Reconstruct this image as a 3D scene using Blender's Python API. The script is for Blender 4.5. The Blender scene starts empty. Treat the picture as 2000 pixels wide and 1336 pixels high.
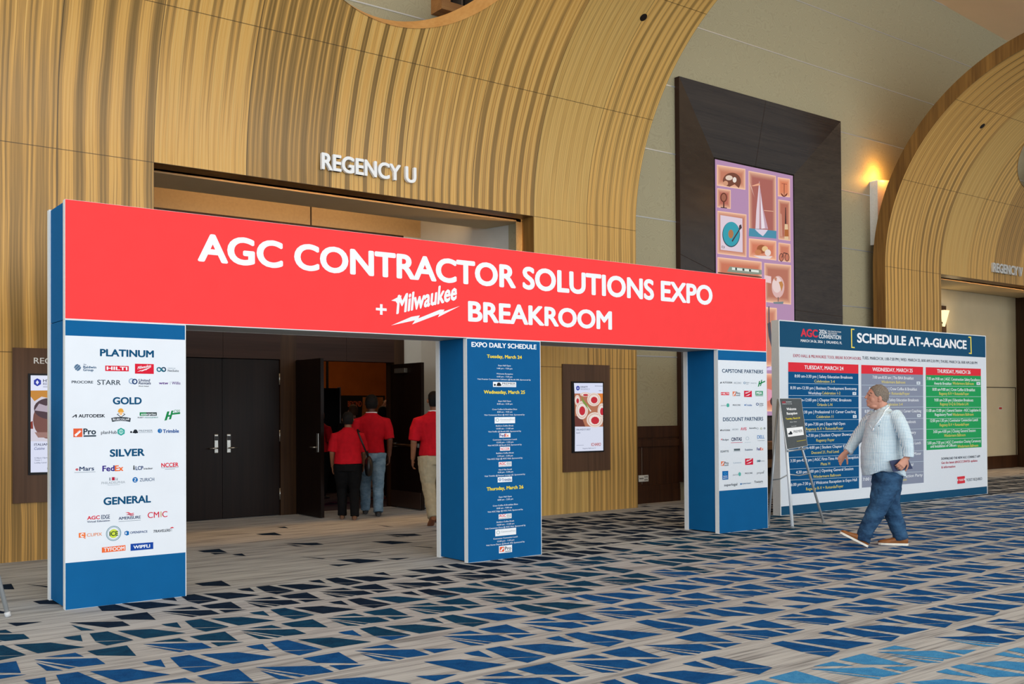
import bpy, bmesh, math, random
from mathutils import Vector, Matrix

# ------------------------------------------------------------------ camera, world, lights, exposure
SC = bpy.context.scene
COL = SC.collection
SC.view_settings.view_transform = 'Standard'
SC.view_settings.look = 'None'
SC.view_settings.gamma = 1
SC.view_settings.use_curve_mapping = False
SC.view_settings.exposure = 0.0

def add_camera():
    yaw, pitch, roll, f = 0.64918, 0.01235, -0.00622, 1973.30
    fw = Vector((math.sin(yaw)*math.cos(pitch), math.cos(yaw)*math.cos(pitch), math.sin(pitch)))
    r = Vector((math.cos(yaw), -math.sin(yaw), 0))
    u = r.cross(fw)
    R = r*math.cos(roll) + u*math.sin(roll)
    U = -r*math.sin(roll) + u*math.cos(roll)
    cam = bpy.data.cameras.new('camera')
    cam.sensor_fit = 'HORIZONTAL'
    cam.sensor_width = 36
    cam.lens = f*36/2000
    cam.shift_y = 109.4/2000
    cam.clip_end = 200
    o = bpy.data.objects.new('camera', cam)
    COL.objects.link(o)
    m = Matrix((R, U, -fw)).transposed().to_4x4()
    m.translation = Vector((-1.88838, -7.9703, 1.45729))
    o.matrix_world = m
    SC.camera = o
add_camera()

world = bpy.data.worlds.new('world')
SC.world = world
world.use_nodes = True
world.node_tree.nodes['Background'].inputs[0].default_value = (0.88, 0.94, 1.0, 1)
world.node_tree.nodes['Background'].inputs[1].default_value = 0.36

def area_light(name, loc, aim, sx, sy, power, colour, spread=180):
    l = bpy.data.lights.new(name, 'AREA')
    l.shape = 'RECTANGLE'; l.size = sx; l.size_y = sy; l.energy = power; l.color = colour
    l.spread = math.radians(spread)
    o = bpy.data.objects.new(name, l); COL.objects.link(o)
    o.location = loc
    d = Vector(aim) - Vector(loc)
    o.rotation_euler = d.to_track_quat('-Z', 'Y').to_euler()
    return o
def point_light(name, loc, power, colour, r=0.05):
    l = bpy.data.lights.new(name, 'POINT')
    l.energy = power; l.color = colour; l.shadow_soft_size = r
    o = bpy.data.objects.new(name, l); COL.objects.link(o); o.location = loc
    return o
# tall daylight windows of the foyer, far behind the camera
area_light('foyer_window_daylight', (4, -20, 5.2), (6, 0, 2.4), 34, 8.0, 3550, (0.88, 0.95, 1.0))
# daylight added from the foyer's unseen left side, lifting faces turned that way
area_light('foyer_left_light', (-15, -5.5, 4.2), (2, -1.5, 2.0), 13, 7, 1000, (0.90, 0.96, 1.0))
# recessed warm downlights of the high foyer ceiling
area_light('foyer_ceiling_light', (6, -6.5, 9.4), (6, -4.0, 0), 26, 5, 260, (1.0, 0.90, 0.74))

# unseen fill light added in mid-air to brighten the high ceiling
area_light('ceiling_fill_light', (20, -5.5, 8.0), (20.5, -4.0, 12), 12, 2, 190, (1.0, 0.84, 0.62), 110)

# ------------------------------------------------------------------ colours and materials
def lin(h):
    c = [int(h[i:i+2], 16)/255 for i in (0, 2, 4)]
    return tuple(x/12.92 if x <= .04045 else ((x+.055)/1.055)**2.4 for x in c) + (1,)
MATS = {}
def base_mat(name, colour, rough=0.6, spec=0.3, metal=0.0):
    m = bpy.data.materials.new(name); m.use_nodes = True
    b = m.node_tree.nodes['Principled BSDF']
    b.inputs['Base Color'].default_value = colour if len(colour) == 4 else (*colour, 1)
    b.inputs['Roughness'].default_value = rough
    b.inputs['Specular IOR Level'].default_value = spec
    b.inputs['Metallic'].default_value = metal
    return m
def plain(name, hexc, rough=0.6, spec=0.3, metal=0.0, var=0.06, scale=40.0, bump=0.0):
    """a surface with a slight procedural mottling"""
    if name in MATS: return MATS[name]
    c = lin(hexc)
    m = base_mat(name, c, rough, spec, metal)
    nt = m.node_tree; b = nt.nodes['Principled BSDF']
    tc = nt.nodes.new('ShaderNodeTexCoord'); n = nt.nodes.new('ShaderNodeTexNoise')
    n.inputs['Scale'].default_value = scale; n.inputs['Detail'].default_value = 3
    nt.links.new(tc.outputs['Object'], n.inputs['Vector'])
    r = nt.nodes.new('ShaderNodeValToRGB')
    r.color_ramp.elements[0].position = .3; r.color_ramp.elements[1].position = .7
    r.color_ramp.elements[0].color = tuple(min(1, x*(1-var)) for x in c[:3]) + (1,)
    r.color_ramp.elements[1].color = tuple(min(1, x*(1+var)) for x in c[:3]) + (1,)
    nt.links.new(n.outputs['Fac'], r.inputs[0]); nt.links.new(r.outputs[0], b.inputs['Base Color'])
    if bump:
        bp = nt.nodes.new('ShaderNodeBump'); bp.inputs['Strength'].default_value = bump; bp.inputs['Distance'].default_value = .01
        nt.links.new(n.outputs['Fac'], bp.inputs['Height']); nt.links.new(bp.outputs[0], b.inputs['Normal'])
    MATS[name] = m
    return m
def ink(h):
    k = 'ink_' + h
    if k not in MATS: MATS[k] = base_mat(k, lin(h), .75, .1)
    return MATS[k]
def glow(h, s=1.0):
    k = 'screen_%s_%g' % (h, s)
    if k not in MATS:
        m = base_mat(k, (0, 0, 0, 1), .3, .2)
        b = m.node_tree.nodes['Principled BSDF']
        b.inputs['Emission Color'].default_value = lin(h); b.inputs['Emission Strength'].default_value = s
        MATS[k] = m
    return MATS[k]
def tone(key, k, rgb):
    n = 'niche_%s_%d' % (key, k)
    if n not in MATS:
        m = base_mat(n, (0, 0, 0, 1), .3, .2); b = m.node_tree.nodes['Principled BSDF']
        b.inputs['Emission Color'].default_value = tuple(rgb[:3])+(1,); b.inputs['Emission Strength'].default_value = 1.0
        MATS[n] = m
    return MATS[n]
class G:
    """tiny node graph helper"""
    def __init__(s, m): s.nt = m.node_tree; s.b = s.nt.nodes['Principled BSDF']
    def n(s, t, **kw):
        x = s.nt.nodes.new('ShaderNode' + t)
        for k, v in kw.items(): setattr(x, k, v)
        return x
    def l(s, a, b): s.nt.links.new(a, b)
    def math(s, op, a, b=None, c=None):
        x = s.n('Math', operation=op)
        for i, v in enumerate((a, b, c)):
            if v is None: continue
            if isinstance(v, (int, float)): x.inputs[i].default_value = v
            else: s.l(v, x.inputs[i])
        return x.outputs[0]
    def ramp(s, fac, stops, interp='LINEAR'):
        r = s.n('ValToRGB'); r.color_ramp.interpolation = interp
        e = r.color_ramp.elements
        while len(e) < len(stops): e.new(.5)
        for i, (p, c) in enumerate(stops): e[i].position = p; e[i].color = c if not isinstance(c, str) else lin(c)
        s.l(fac, r.inputs[0]); return r.outputs[0]
    def mix(s, fac, a, b, blend='MIX'):
        x = s.n('Mix', data_type='RGBA', blend_type=blend)
        for sock, v in ((x.inputs[0], fac), (x.inputs[6], a), (x.inputs[7], b)):
            if isinstance(v, (int, float)): sock.default_value = v
            elif isinstance(v, tuple): sock.default_value = v
            else: s.l(v, sock)
        return x.outputs[2]
    def xyz(s, v):
        x = s.n('SeparateXYZ'); s.l(v, x.inputs[0]); return x.outputs
    def comb(s, a, b, c):
        x = s.n('CombineXYZ')
        for i, v in enumerate((a, b, c)):
            if isinstance(v, (int, float)): x.inputs[i].default_value = v
            else: s.l(v, x.inputs[i])
        return x.outputs[0]
    def noise(s, vec, scale, detail=2.0, rough=.5, out='Fac'):
        x = s.n('TexNoise'); x.inputs['Scale'].default_value = scale; x.inputs['Detail'].default_value = detail
        x.inputs['Roughness'].default_value = rough
        s.l(vec, x.inputs['Vector']); return x.outputs[out]

def wood_veneer():
    """striped honey and olive-brown veneer laid in book-matched leaves, grain following the bent panels"""
    m = base_mat('striped_wood_veneer', (0.5, .35, .15, 1), .42, .35); g = G(m)
    uv = g.n('UVMap', uv_map='grain'); pv = g.n('UVMap', uv_map='panel')
    u, v, _ = g.xyz(uv.outputs[0]); pu, pid, _ = g.xyz(pv.outputs[0])
    # gentle waviness of the grain
    wob = g.math('MULTIPLY', g.math('SUBTRACT', g.noise(g.comb(g.math('MULTIPLY', u, 3.0), g.math('MULTIPLY', v, .8), pid), 1.0, 2), .5), .05)
    uu = g.math('ADD', u, wob)
    leaf = g.math('PINGPONG', uu, .118)
    off = g.math('MULTIPLY', pid, 7.31)
    vv = g.math('MULTIPLY', v, .10)
    broad = g.noise(g.comb(g.math('MULTIPLY', leaf, 17.0), vv, off), 1.0, 1.5)
    mid = g.noise(g.comb(g.math('MULTIPLY', leaf, 42.0), g.math('MULTIPLY', v, .25), off), 1.0, 2.5)
    fine = g.noise(g.comb(g.math('MULTIPLY', uu, 170.0), g.math('MULTIPLY', v, 1.1), off), 1.0, 2.0)
    calm = g.noise(g.comb(off, 3.3, 1.7), 1.0, 0)            # some panels are calmer than others
    a = g.math('ADD', g.math('MULTIPLY', broad, .66), g.math('MULTIPLY', mid, .34))
    a = g.math('ADD', a, g.math('MULTIPLY', g.math('SUBTRACT', fine, .5), .16))
    col = g.ramp(a, [(.35, '7d6030'), (.43, '98753e'), (.48, 'b58a4a'), (.53, 'd6a354'), (.57, 'dcb066'), (.63, 'b8904c'), (.70, '92743c')])
    pale = g.ramp(g.math('ADD', g.math('MULTIPLY', mid, .4), g.math('MULTIPLY', fine, .6)), [(.3, 'b08d4c'), (.5, 'cda862'), (.7, 'dbba76')])
    cm = g.ramp(calm, [(.50, (0, 0, 0, 1)), (.60, (1, 1, 1, 1))])
    col = g.mix(g.math('MULTIPLY', cm, .6), col, pale)
    # panel joints: thin dark lines along both directions
    e = g.math('MINIMUM', pu, g.math('SUBTRACT', 1.0, pu))
    jx = g.math('LESS_THAN', e, .004)
    s = g.math('ABSOLUTE', g.math('SUBTRACT', v, 2.062)); s2 = g.math('ABSOLUTE', g.math('SUBTRACT', v, 4.13))
    vk = g.math('MAXIMUM', g.math('SUBTRACT', v, 4.13), 0)
    k = g.math('SUBTRACT', vk, g.math('MULTIPLY', g.math('ROUND', g.math('DIVIDE', vk, 1.63)), 1.63))
    s3 = g.math('MAXIMUM', g.math('ABSOLUTE', k), g.math('MULTIPLY', g.math('LESS_THAN', v, 4.2), 9))
    jy = g.math('LESS_THAN', g.math('MINIMUM', g.math('MINIMUM', s, s2), s3), .004)
    col = g.mix(g.math('MULTIPLY', g.math('MAXIMUM', jx, jy), .8), col, lin('3a2a14'))
    g.l(col, g.b.inputs['Base Color'])
    return m
def wood_plain(name, dark, light, axis='Z', rough=.45, scale=1.0, spec=.35):
    m = base_mat(name, lin(light), rough, spec); g = G(m)
    tc = g.n('TexCoord'); x, y, z = g.xyz(tc.outputs['Object'])
    along = {'X': x, 'Y': y, 'Z': z}[axis]; rest = [c for k, c in (('X', x), ('Y', y), ('Z', z)) if k != axis]
    n1 = g.noise(g.comb(g.math('MULTIPLY', rest[0], 38*scale), g.math('MULTIPLY', rest[1], 38*scale), g.math('MULTIPLY', along, 1.2)), 1, 3)
    n2 = g.noise(g.comb(g.math('MULTIPLY', rest[0], 7*scale), g.math('MULTIPLY', rest[1], 7*scale), g.math('MULTIPLY', along, .3)), 1, 2)
    g.l(g.ramp(g.math('ADD', g.math('MULTIPLY', n1, .5), g.math('MULTIPLY', n2, .5)), [(.35, dark), (.65, light)]), g.b.inputs['Base Color'])
    return m
def wallpaper(name, ca, cb):
    """contour-line patterned wall covering"""
    m = base_mat(name, lin(ca), .55, .3); g = G(m)
    tc = g.n('TexCoord'); x, y, z = g.xyz(tc.outputs['Object'])
    v = g.comb(x, g.math('MULTIPLY', y, 1), z)
    n = g.noise(v, 4.2, .6)
    w = g.math('ABSOLUTE', g.math('SUBTRACT', g.math('FRACT', g.math('MULTIPLY', n, 17.0)), .5))
    f = g.ramp(w, [(.28, (0, 0, 0, 1)), (.40, (1, 1, 1, 1))])
    g.l(g.mix(f, lin(ca), lin(cb)), g.b.inputs['Base Color'])
    return m
def carpet(name, ca, cb, cc):
    """heather carpet with fine streaks along the room"""
    m = base_mat(name, lin(ca), .95, .05); g = G(m)
    tc = g.n('TexCoord'); x, y, z = g.xyz(tc.outputs['Object'])
    st = g.noise(g.comb(g.math('MULTIPLY', x, .9), g.math('MULTIPLY', y, 95), 0), 1, 3)
    bd = g.noise(g.comb(g.math('MULTIPLY', x, 1.6), g.math('MULTIPLY', y, 13), 5), 1, 2)
    pile = g.noise(tc.outputs['Object'], 260, 2)
    a = g.math('ADD', g.math('ADD', g.math('MULTIPLY', st, .5), g.math('MULTIPLY', bd, .42)), g.math('MULTIPLY', pile, .08))
    g.l(g.ramp(a, [(.38, cb), (.47, ca), (.55, cc)]), g.b.inputs['Base Color'])
    return m
def tuft(name, ca, cb):
    m = base_mat(name, lin(ca), .95, .05); g = G(m)
    tc = g.n('TexCoord')
    n = g.noise(tc.outputs['Object'], 9, 5, .7); p = g.noise(tc.outputs['Object'], 140, 2)
    g.l(g.ramp(g.math('ADD', g.math('MULTIPLY', n, .6), g.math('MULTIPLY', p, .4)), [(.40, ca), (.60, cb)]), g.b.inputs['Base Color'])
    return m

# ------------------------------------------------------------------ geometry helpers
def tag(o, label=None, cat=None, group=None, kind=None):
    if label: o['label'] = label
    if cat: o['category'] = cat
    if group: o['group'] = group
    if kind: o['kind'] = kind
    return o
def empty(name, loc=(0, 0, 0), rz=0, label=None, cat=None, group=None, kind=None):
    o = bpy.data.objects.new(name, None); COL.objects.link(o)
    o.location = loc; o.rotation_euler = (0, 0, rz); o.empty_display_size = .1
    return tag(o, label, cat, group, kind)
class MB:
    """collects shapes into ONE mesh"""
    def __init__(s): s.v = []; s.f = []; s.mi = []; s.m = []; s.sm = []
    def mat(s, m):
        if m not in s.m: s.m.append(m)
        return s.m.index(m)
    def poly(s, pts, m, smooth=False):
        b = len(s.v); s.v += [tuple(p) for p in pts]; s.f.append(tuple(range(b, b+len(pts)))); s.mi.append(s.mat(m)); s.sm.append(smooth)
    def box(s, a, b, m):
        x0, y0, z0 = a; x1, y1, z1 = b
        i = len(s.v)
        s.v += [(x0,y0,z0),(x1,y0,z0),(x1,y1,z0),(x0,y1,z0),(x0,y0,z1),(x1,y0,z1),(x1,y1,z1),(x0,y1,z1)]
        for f in ((0,3,2,1),(4,5,6,7),(0,1,5,4),(1,2,6,5),(2,3,7,6),(3,0,4,7)):
            s.f.append(tuple(i+k for k in f)); s.mi.append(s.mat(m)); s.sm.append(False)
    def rings(s, rr, m, cap=True, smooth=True, closed=True):
        n = len(rr[0]); i0 = len(s.v)
        for r in rr: s.v += [tuple(p) for p in r]
        mm = s.mat(m)
        for k in range(len(rr)-1):
            for j in range(n if closed else n-1):
                a = i0+k*n+j; b = i0+k*n+(j+1) % n
                s.f.append((a, b, b+n, a+n)); s.mi.append(mm); s.sm.append(smooth)
        if cap:
            s.f.append(tuple(i0+j for j in range(n))[::-1]); s.mi.append(mm); s.sm.append(False)
            e = i0+(len(rr)-1)*n
            s.f.append(tuple(e+j for j in range(n))); s.mi.append(mm); s.sm.append(False)
    def tube(s, pts, rad, m, n=10, flat=1.0):
        s.rings(tube_rings(pts, rad, n, flat), m)
    def build(s, name, parent=None, bevel=0):
        me = bpy.data.meshes.new(name); me.from_pydata(s.v, [], s.f)
        for m in s.m: me.materials.append(m)
        me.polygons.foreach_set('material_index', s.mi); me.polygons.foreach_set('use_smooth', s.sm)
        me.update()
        o = bpy.data.objects.new(name, me); COL.objects.link(o)
        if parent: o.parent = parent
        if bevel:
            bv = o.modifiers.new('bevel', 'BEVEL'); bv.width = bevel; bv.segments = 2; bv.limit_method = 'ANGLE'
        return o
def tube_rings(pts, rad, n=10, flat=1.0, up=None):
    pts = [Vector(p) for p in pts]
    if not isinstance(rad, (list, tuple)): rad = [rad]*len(pts)
    out = []; ref = Vector(up) if up else None
    for i, p in enumerate(pts):
        d = (pts[min(i+1, len(pts)-1)] - pts[max(i-1, 0)]).normalized()
        if ref is None: ref = Vector((0, 0, 1)) if abs(d.z) < .9 else Vector((0, 1, 0))
        a = (ref - d*ref.dot(d)).normalized(); b = d.cross(a); ref = a
        ra, rb = (rad[i], rad[i]*flat) if not isinstance(rad[i], (list, tuple)) else rad[i]
        out.append([p + a*ra*math.cos(2*math.pi*k/n) + b*rb*math.sin(2*math.pi*k/n) for k in range(n)])
    return out
def structure(mb, name, **k):
    o = mb.build(name, **k); o['kind'] = 'structure'; return o

# lettering: glyph outlines from Blender's own default typeface, emboldened by small shifts
_TX = {}
def glyphs(t):
    if t in _TX: return _TX[t]
    c = bpy.data.curves.new('glyphs', 'FONT'); c.body = t; c.size = 1; c.resolution_u = 5 if len(t) < 30 and t.isupper() else 2
    o = bpy.data.objects.new('glyphs', c); COL.objects.link(o)
    me = bpy.data.meshes.new_from_object(o.evaluated_get(bpy.context.evaluated_depsgraph_get()))
    v = [(p.co.x, p.co.y) for p in me.vertices]; f = [tuple(p.vertices) for p in me.polygons]
    # new_from_object gives triangles facing +z
    bpy.data.objects.remove(o); bpy.data.curves.remove(c); bpy.data.meshes.remove(me)
    _TX[t] = (v, f); return _TX[t]
CAP = max(y for x, y in glyphs('H')[0])
KERN = {1: [(-.010, 0), (.010, 0)], 2: [(-.020, -.008), (.020, .008), (0, 0), (-.020, .008), (.020, -.008)],
        3: [(.032*math.cos(k*math.pi/3), .026*math.sin(k*math.pi/3)) for k in range(6)],
        4: [(.036*math.cos(k*math.pi/6), .030*math.sin(k*math.pi/6)) for k in range(12)]}
def put_text(mb, t, u0, u1, z, h, m, place, bold=1, shear=0, slope=0, eps=0.00002):
    v, f = glyphs(t)
    ks = KERN[bold]; kx = max(k[0] for k in ks); ky = max(k[1] for k in ks)
    x0 = min(p[0] for p in v)-kx; x1 = max(p[0] for p in v)+kx
    sx = (u1-u0-shear*h)/(x1-x0); sz = h/(CAP+2*ky)
    for i, (dx, dy) in enumerate(ks):
        b = len(mb.v)
        for x, y in v:
            uu = (x+dx-x0)*sx; zz = (y+dy+ky)*sz
            mb.v.append(place(u0+uu+shear*zz, z+zz+slope*uu, i*eps*.4))
        k = mb.mat(m)
        for q in f: mb.f.append(tuple(b+j for j in q)); mb.mi.append(k); mb.sm.append(False)
def print_items(mb, items, place, mk=ink):
    """flat printing: later items lie a hair above earlier ones"""
    lift = 0.0
    for it in items:
        pl = (lambda u, z, e=0, L=lift: place(u, z, L+e))
        if it[0] == 'T':
            _, t, u0, u1, z, h, c, b, sh, sl = it
            put_text(mb, t, u0, u1, z, h, mk(c), pl, b, sh, sl)
        elif it[0] == 'P':
            mb.poly([pl(u, z) for u, z in it[1]], mk(it[2]))
        elif it[0] == 'N':
            # a niche lit from its rim: bright edge falling off to the middle
            pts, c0, c1 = it[1], lin('ffd2b0'), lin(it[2])
            cu = sum(p[0] for p in pts)/len(pts); cz = sum(p[1] for p in pts)/len(pts)
            for k in range(9):
                hw = max(abs(p[0]-cu) for p in pts); d = min(.10, hw*.42)*(k/8)**1.25; t = (k/8)**.5
                q = [(u+math.copysign(min(d+.004, abs(cu-u)), cu-u), z+math.copysign(min(d+.004, abs(cz-z)), cz-z)) for u, z in pts]
                mb.poly([place(u, z, lift+k*.00002) for u, z in q], tone(it[2], k, [a+(b-a)*t for a, b in zip(c0, c1)]))
            lift += .0002
        elif it[0] == 'C':
            _, u, z, ru, rz, ri, c = it
            n = 28; o = [pl(u+ru*math.cos(2*math.pi*k/n), z+rz*math.sin(2*math.pi*k/n)) for k in range(n)]
            if ri:
                i_ = [pl(u+ri*ru*math.cos(2*math.pi*k/n), z+ri*rz*math.sin(2*math.pi*k/n)) for k in range(n)]
                for k in range(n): mb.poly([o[k], o[(k+1) % n], i_[(k+1) % n], i_[k]], mk(c))
            else: mb.poly(o, mk(c))
        lift += 0.00004
def print_groups(table, parent, Y, mk=ink, base=0.0012):
    for name, label, items in table:
        mb = MB(); up = base + (.002 if name == 'ticket_mark' else 0)
        print_items(mb, items, lambda u, z, e=0: (u, Y-up-e, z), mk)
        o = mb.build(name, parent)
        if label: o['label'] = label

# ------------------------------------------------------------------ the floor: carpet with its woven facets
WALLC = wallpaper('contour_wallcovering', 'a59e82', '9e977c')
def build_floor():
    beige = carpet('streaked_grey_carpet', '9fa1a5', '797b7e', 'b5b8bb')
    cols = {'navy': tuft('navy_tufts', '0d1a2e', '162a40'), 'teal': tuft('dark_teal_tufts', '0c3250', '134666'),
            'blue': tuft('blue_tufts', '0e4079', '175592'), 'light': tuft('light_blue_tufts', '2f77b4', '4a93c8')}
    mb = MB()
    mb.poly([(-14, -22, 0), (34, -22, 0), (34, 5.5, 0), (-14, 5.5, 0)], beige)
    P = 0.634
    K = [[(.469,.425),(.583,.420),(.641,.044),(.438,.168)], [(.433,.148),(.636,.039),(.461,-.006)],
         [(.638,.390),(.836,.308),(.975,.035),(.706,.044)], [(.938,.417),(1.045,.414),(1.006,.212),(.947,.337)]]
    M_ = [[(.124,.414),(.361,.414),(.324,.100),(.139,.260)], [(.169,.164),(.341,.045),(.168,.031)], [(.515,.414),(.690,.412),(.705,.276)],
          [(.452,.388),(.756,.190),(.757,.014),(.617,.038)], [(.448,.330),(.600,.039),(.560,.026)], [(.444,.300),(.525,.008),(.450,.060)]]
    rnd = random.Random(11)
    def zone(x, y):
        yb = -2.35 + (.24*(x-1.8) if x > 1.8 else .4*(1.8-x)); yb = min(yb, 1.5)
        yn = yb + 1.0 + .07*max(0, x-2)
        ys = .1 + (0 if x < 4 else min(2.5, (x-4)*1.3))
        j = rnd.uniform(-.18, .18)
        if y < -4.47-.1*(x-2.5) and x > 2.2: c = 'light'
        elif y+j < yb: c = 'blue'
        elif y+j < yn: c = 'teal'
        else: c = 'navy'
        if x > 14 and y > .4: c = 'navy'
        if y > ys: pr = .16 if y < 2.6 else .05
        elif x < .3 and y > -1.6: pr = .55
        elif y < -2.7 and x > 2: pr = .86
        else: pr = .94
        return c, pr
    for b in range(-8, 19):
        y0 = -3.355 + .4965*b
        kind = K if b % 2 == 0 else M_
        ph = 1.25 + (0.31 if b % 4 >= 2 else 0) + (b//4)*.11
        for k in range(-18, 42):
            for sh in kind:
                cx = ph + P*k + sum(p[0] for p in sh)/len(sh); cy = y0 + .2
                if not (-7 < cx < 26) or cy > 5.2: continue
                if cx-(-1.9) < 0 and cy < -3: continue
                c, pr = zone(cx, cy)
                if rnd.random() > pr: continue
                pts = [(ph+P*k+u, y0+v, .0015) for u, v in sh]
                a = sum(pts[i][0]*pts[(i+1) % len(pts)][1]-pts[(i+1) % len(pts)][0]*pts[i][1] for i in range(len(pts)))
                mb.poly(pts if a > 0 else pts[::-1], cols[c])
    structure(mb, 'floor')
build_floor()

# ------------------------------------------------------------------ walls, ceiling, recesses
OX = 15.565                       # one bay of the foyer
XL, XR, OL, OR_, ZL = -0.365, 8.70, 1.58, 6.755, 4.13   # portal edges, opening edges, lintel height
CREAM = plain('cream_plaster', 'c8b896', .7, .2, var=.03, scale=3)
TAN = plain('tan_wallcovering', 'b79a70', .6, .25, var=.05, scale=30)
WHITEW = plain('off_white_plaster', 'c2c0b8', .7, .2, var=.03, scale=4)
DARKW = wood_plain('dark_walnut', '2a1913', '3b261d', 'X', .42, 1.0, .2)
DARKV = wood_plain('dark_walnut_upright', '2c1c12', '46301d', 'Z', .4, 1.0, .2)
WAIN = wood_plain('brown_panelling', '2e1a0e', '4a2c18', 'Z', .4)
def rect(mb, x0, x1, z0, z1, y, m): mb.poly([(x0, y, z0), (x1, y, z0), (x1, y, z1), (x0, y, z1)], m)
YW = 3.34
FX0, FX1, FZ0, FZ1 = 10.02, 14.34, 0.30, 6.80     # outer edge of the dark screen frame
def build_walls():
    mb = MB()
    o = [(-8, 1.50), (OR_+.03, FX0+.02), (FX1-.02, OL+OX), (OR_+.03+OX, 34)]
    for a, b in o: rect(mb, a, b, 0, 10.6, YW, WALLC)
    rect(mb, FX0+.02, FX1-.02, FZ1-.02, 10.6, YW, WALLC); rect(mb, FX0+.02, FX1-.02, 0, FZ0+.02, YW, WALLC)
    for a, b in ((1.50, OR_+.03), (OL+OX, OR_+.03+OX)): rect(mb, a, b, ZL+.02, 10.6, YW, WALLC)
    structure(mb, 'wall_back')
    mb = MB()                                           # high ceiling, falling gently along the hall
    zc = lambda x: 10.10-.078*(x-18.4)
    mb.poly([(-14, 3.4, zc(-6)), (-14, -22, zc(-6)), (34, -22, zc(34)), (34, 3.4, zc(34))], plain('ceiling_paint', 'f2d6b0', .8, .1, var=.02, scale=2))
    structure(mb, 'ceiling')
    alu = plain('brushed_aluminium', 'c9cdd0', .3, .5, .6, var=.05, scale=90)
    segs = [(8.4, FX0), (FX1, OX-.1)]
    for k in range(-2, 6):
        z = 4.472+1.088*k
        mb = MB()
        for a, b in ([(-3, 27)] if z > FZ1 else [(-3, FX0), (FX1, 27)] if z > 4.3 else segs): mb.box((a, YW-.006, z-.009), (b, YW+.01, z+.009), alu)
        structure(mb, 'trim_%d' % (k+3))
    # brown panelling between the portal and the framed screen
    mb = MB()
    for a, b in ((8.3, FX0+.02), (FX1-.02, 15.9)):
        mb.box((a, YW-.02, 0), (b, YW, 1.20), WAIN)
        mb.box((a, YW-.04, 0), (b, YW-.02, .19), WAIN)
        mb.box((a, YW-.035, 1.02), (b, YW-.02, 1.20), WAIN)
        mb.box((a, YW-.045, .88), (b, YW-.02, .98), WAIN)
        mb.box((a, YW-.035, .19), (b, YW-.02, .28), WAIN)
    structure(mb, 'wall_panelling')
    mb = MB(); mb.box((9.198, YW-.024, .30), (9.204, YW-.019, .87), plain('joint_edge', '8f8274')); structure(mb, 'trim_9')
def recess_one():
    """behind the near portal: dropped soffit, double doors in a dark wooden surround"""
    mb = MB()
    mb.box((1.50, YW, ZL), (6.87, 4.08, ZL+.25), CREAM)
    structure(mb, 'ceiling_soffit')
    mb = MB(); mb.poly([(1.3, 4.0, 4.75), (1.3, 5.6, 4.75), (7.0, 5.6, 4.75), (7.0, 4.0, 4.75)], CREAM); structure(mb, 'ceiling_recess')
    mb = MB()                                           # right return, its front edge papered
    mb.poly([(6.50, 5.44, 0), (6.50, 5.44, 4.8), (6.87, 3.63, 4.8), (6.87, 3.63, 0)], WHITEW)
    mb.poly([(6.87, 3.63, 0), (6.87, 3.63, 4.8), (6.87, YW, 4.8), (6.87, YW, 0)], WALLC)
    structure(mb, 'wall_recess_right')
    mb = MB(); mb.poly([(1.50, YW, 0), (1.50, YW, 4.8), (1.50, 5.44, 4.8), (1.50, 5.44, 0)], WHITEW); structure(mb, 'wall_recess_left')
    yb = 5.42
    mb = MB()                                           # back wall above and beside the surround
    rect(mb, 1.3, 6.6, 4.155, 4.8, yb, TAN); rect(mb, 6.17, 6.6, 0, 4.155, yb, WHITEW)
    mb.box((4.625, yb-.008, 4.16), (4.643, yb, 4.75), plain('dark_joint', '2a1a10'))
    structure(mb, 'wall_recess_back')
    mb = MB()                                           # dark surround of both door openings
    for a, b in ((1.5, 2.49), (4.135, 4.385), (5.99, 6.17)):
        mb.box((a, yb-.04, 0), (b, yb+.16, 4.155), DARKV)
    mb.box((2.49, yb-.04, 2.20), (3.298, yb+.16, 4.155), DARKW); mb.box((3.302, yb-.04, 2.20), (4.135, yb+.16, 4.155), DARKW)
    mb.box((4.385, yb-.04, 2.20), (5.18, yb+.16, 4.155), DARKW); mb.box((5.184, yb-.04, 2.20), (5.99, yb+.16, 4.155), DARKW)
    structure(mb, 'trim_10')
build_walls(); recess_one()
DOORM = wood_plain('espresso_door', '140c0a', '20140f', 'Z', .34, 1.0, .16)
STEEL = plain('satin_steel', 'b5b3ad', .28, .5, .9, var=.06, scale=60)
def lever(parent, x, y, z, side, m=STEEL):
    mb = MB(); mb.box((x-.03, y-.018, z-.13), (x+.03, y, z+.13), m); o = mb.build('lock_plate', parent, .012)
    mb = MB(); mb.box((x-.027, y-.021, z+.045), (x+.027, y-.017, z+.105), plain('card_reader', '1c1512', .25)); mb.build('card_reader', o)
    mb = MB(); mb.tube([(x, y-.015, z-.06), (x, y-.065, z-.06), (x+side*.03, y-.07, z-.06), (x+side*.11, y-.066, z-.06)], [.011, .011, .010, .008], m, 8); mb.build('lever', o)
def hinges(parent, x, y, m=STEEL):
    for z in (.30, 1.12, 1.92):
        mb = MB(); mb.tube([(x, y, z-.08), (x, y, z+.08)], .011, m, 8); mb.build('hinge', parent)
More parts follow.
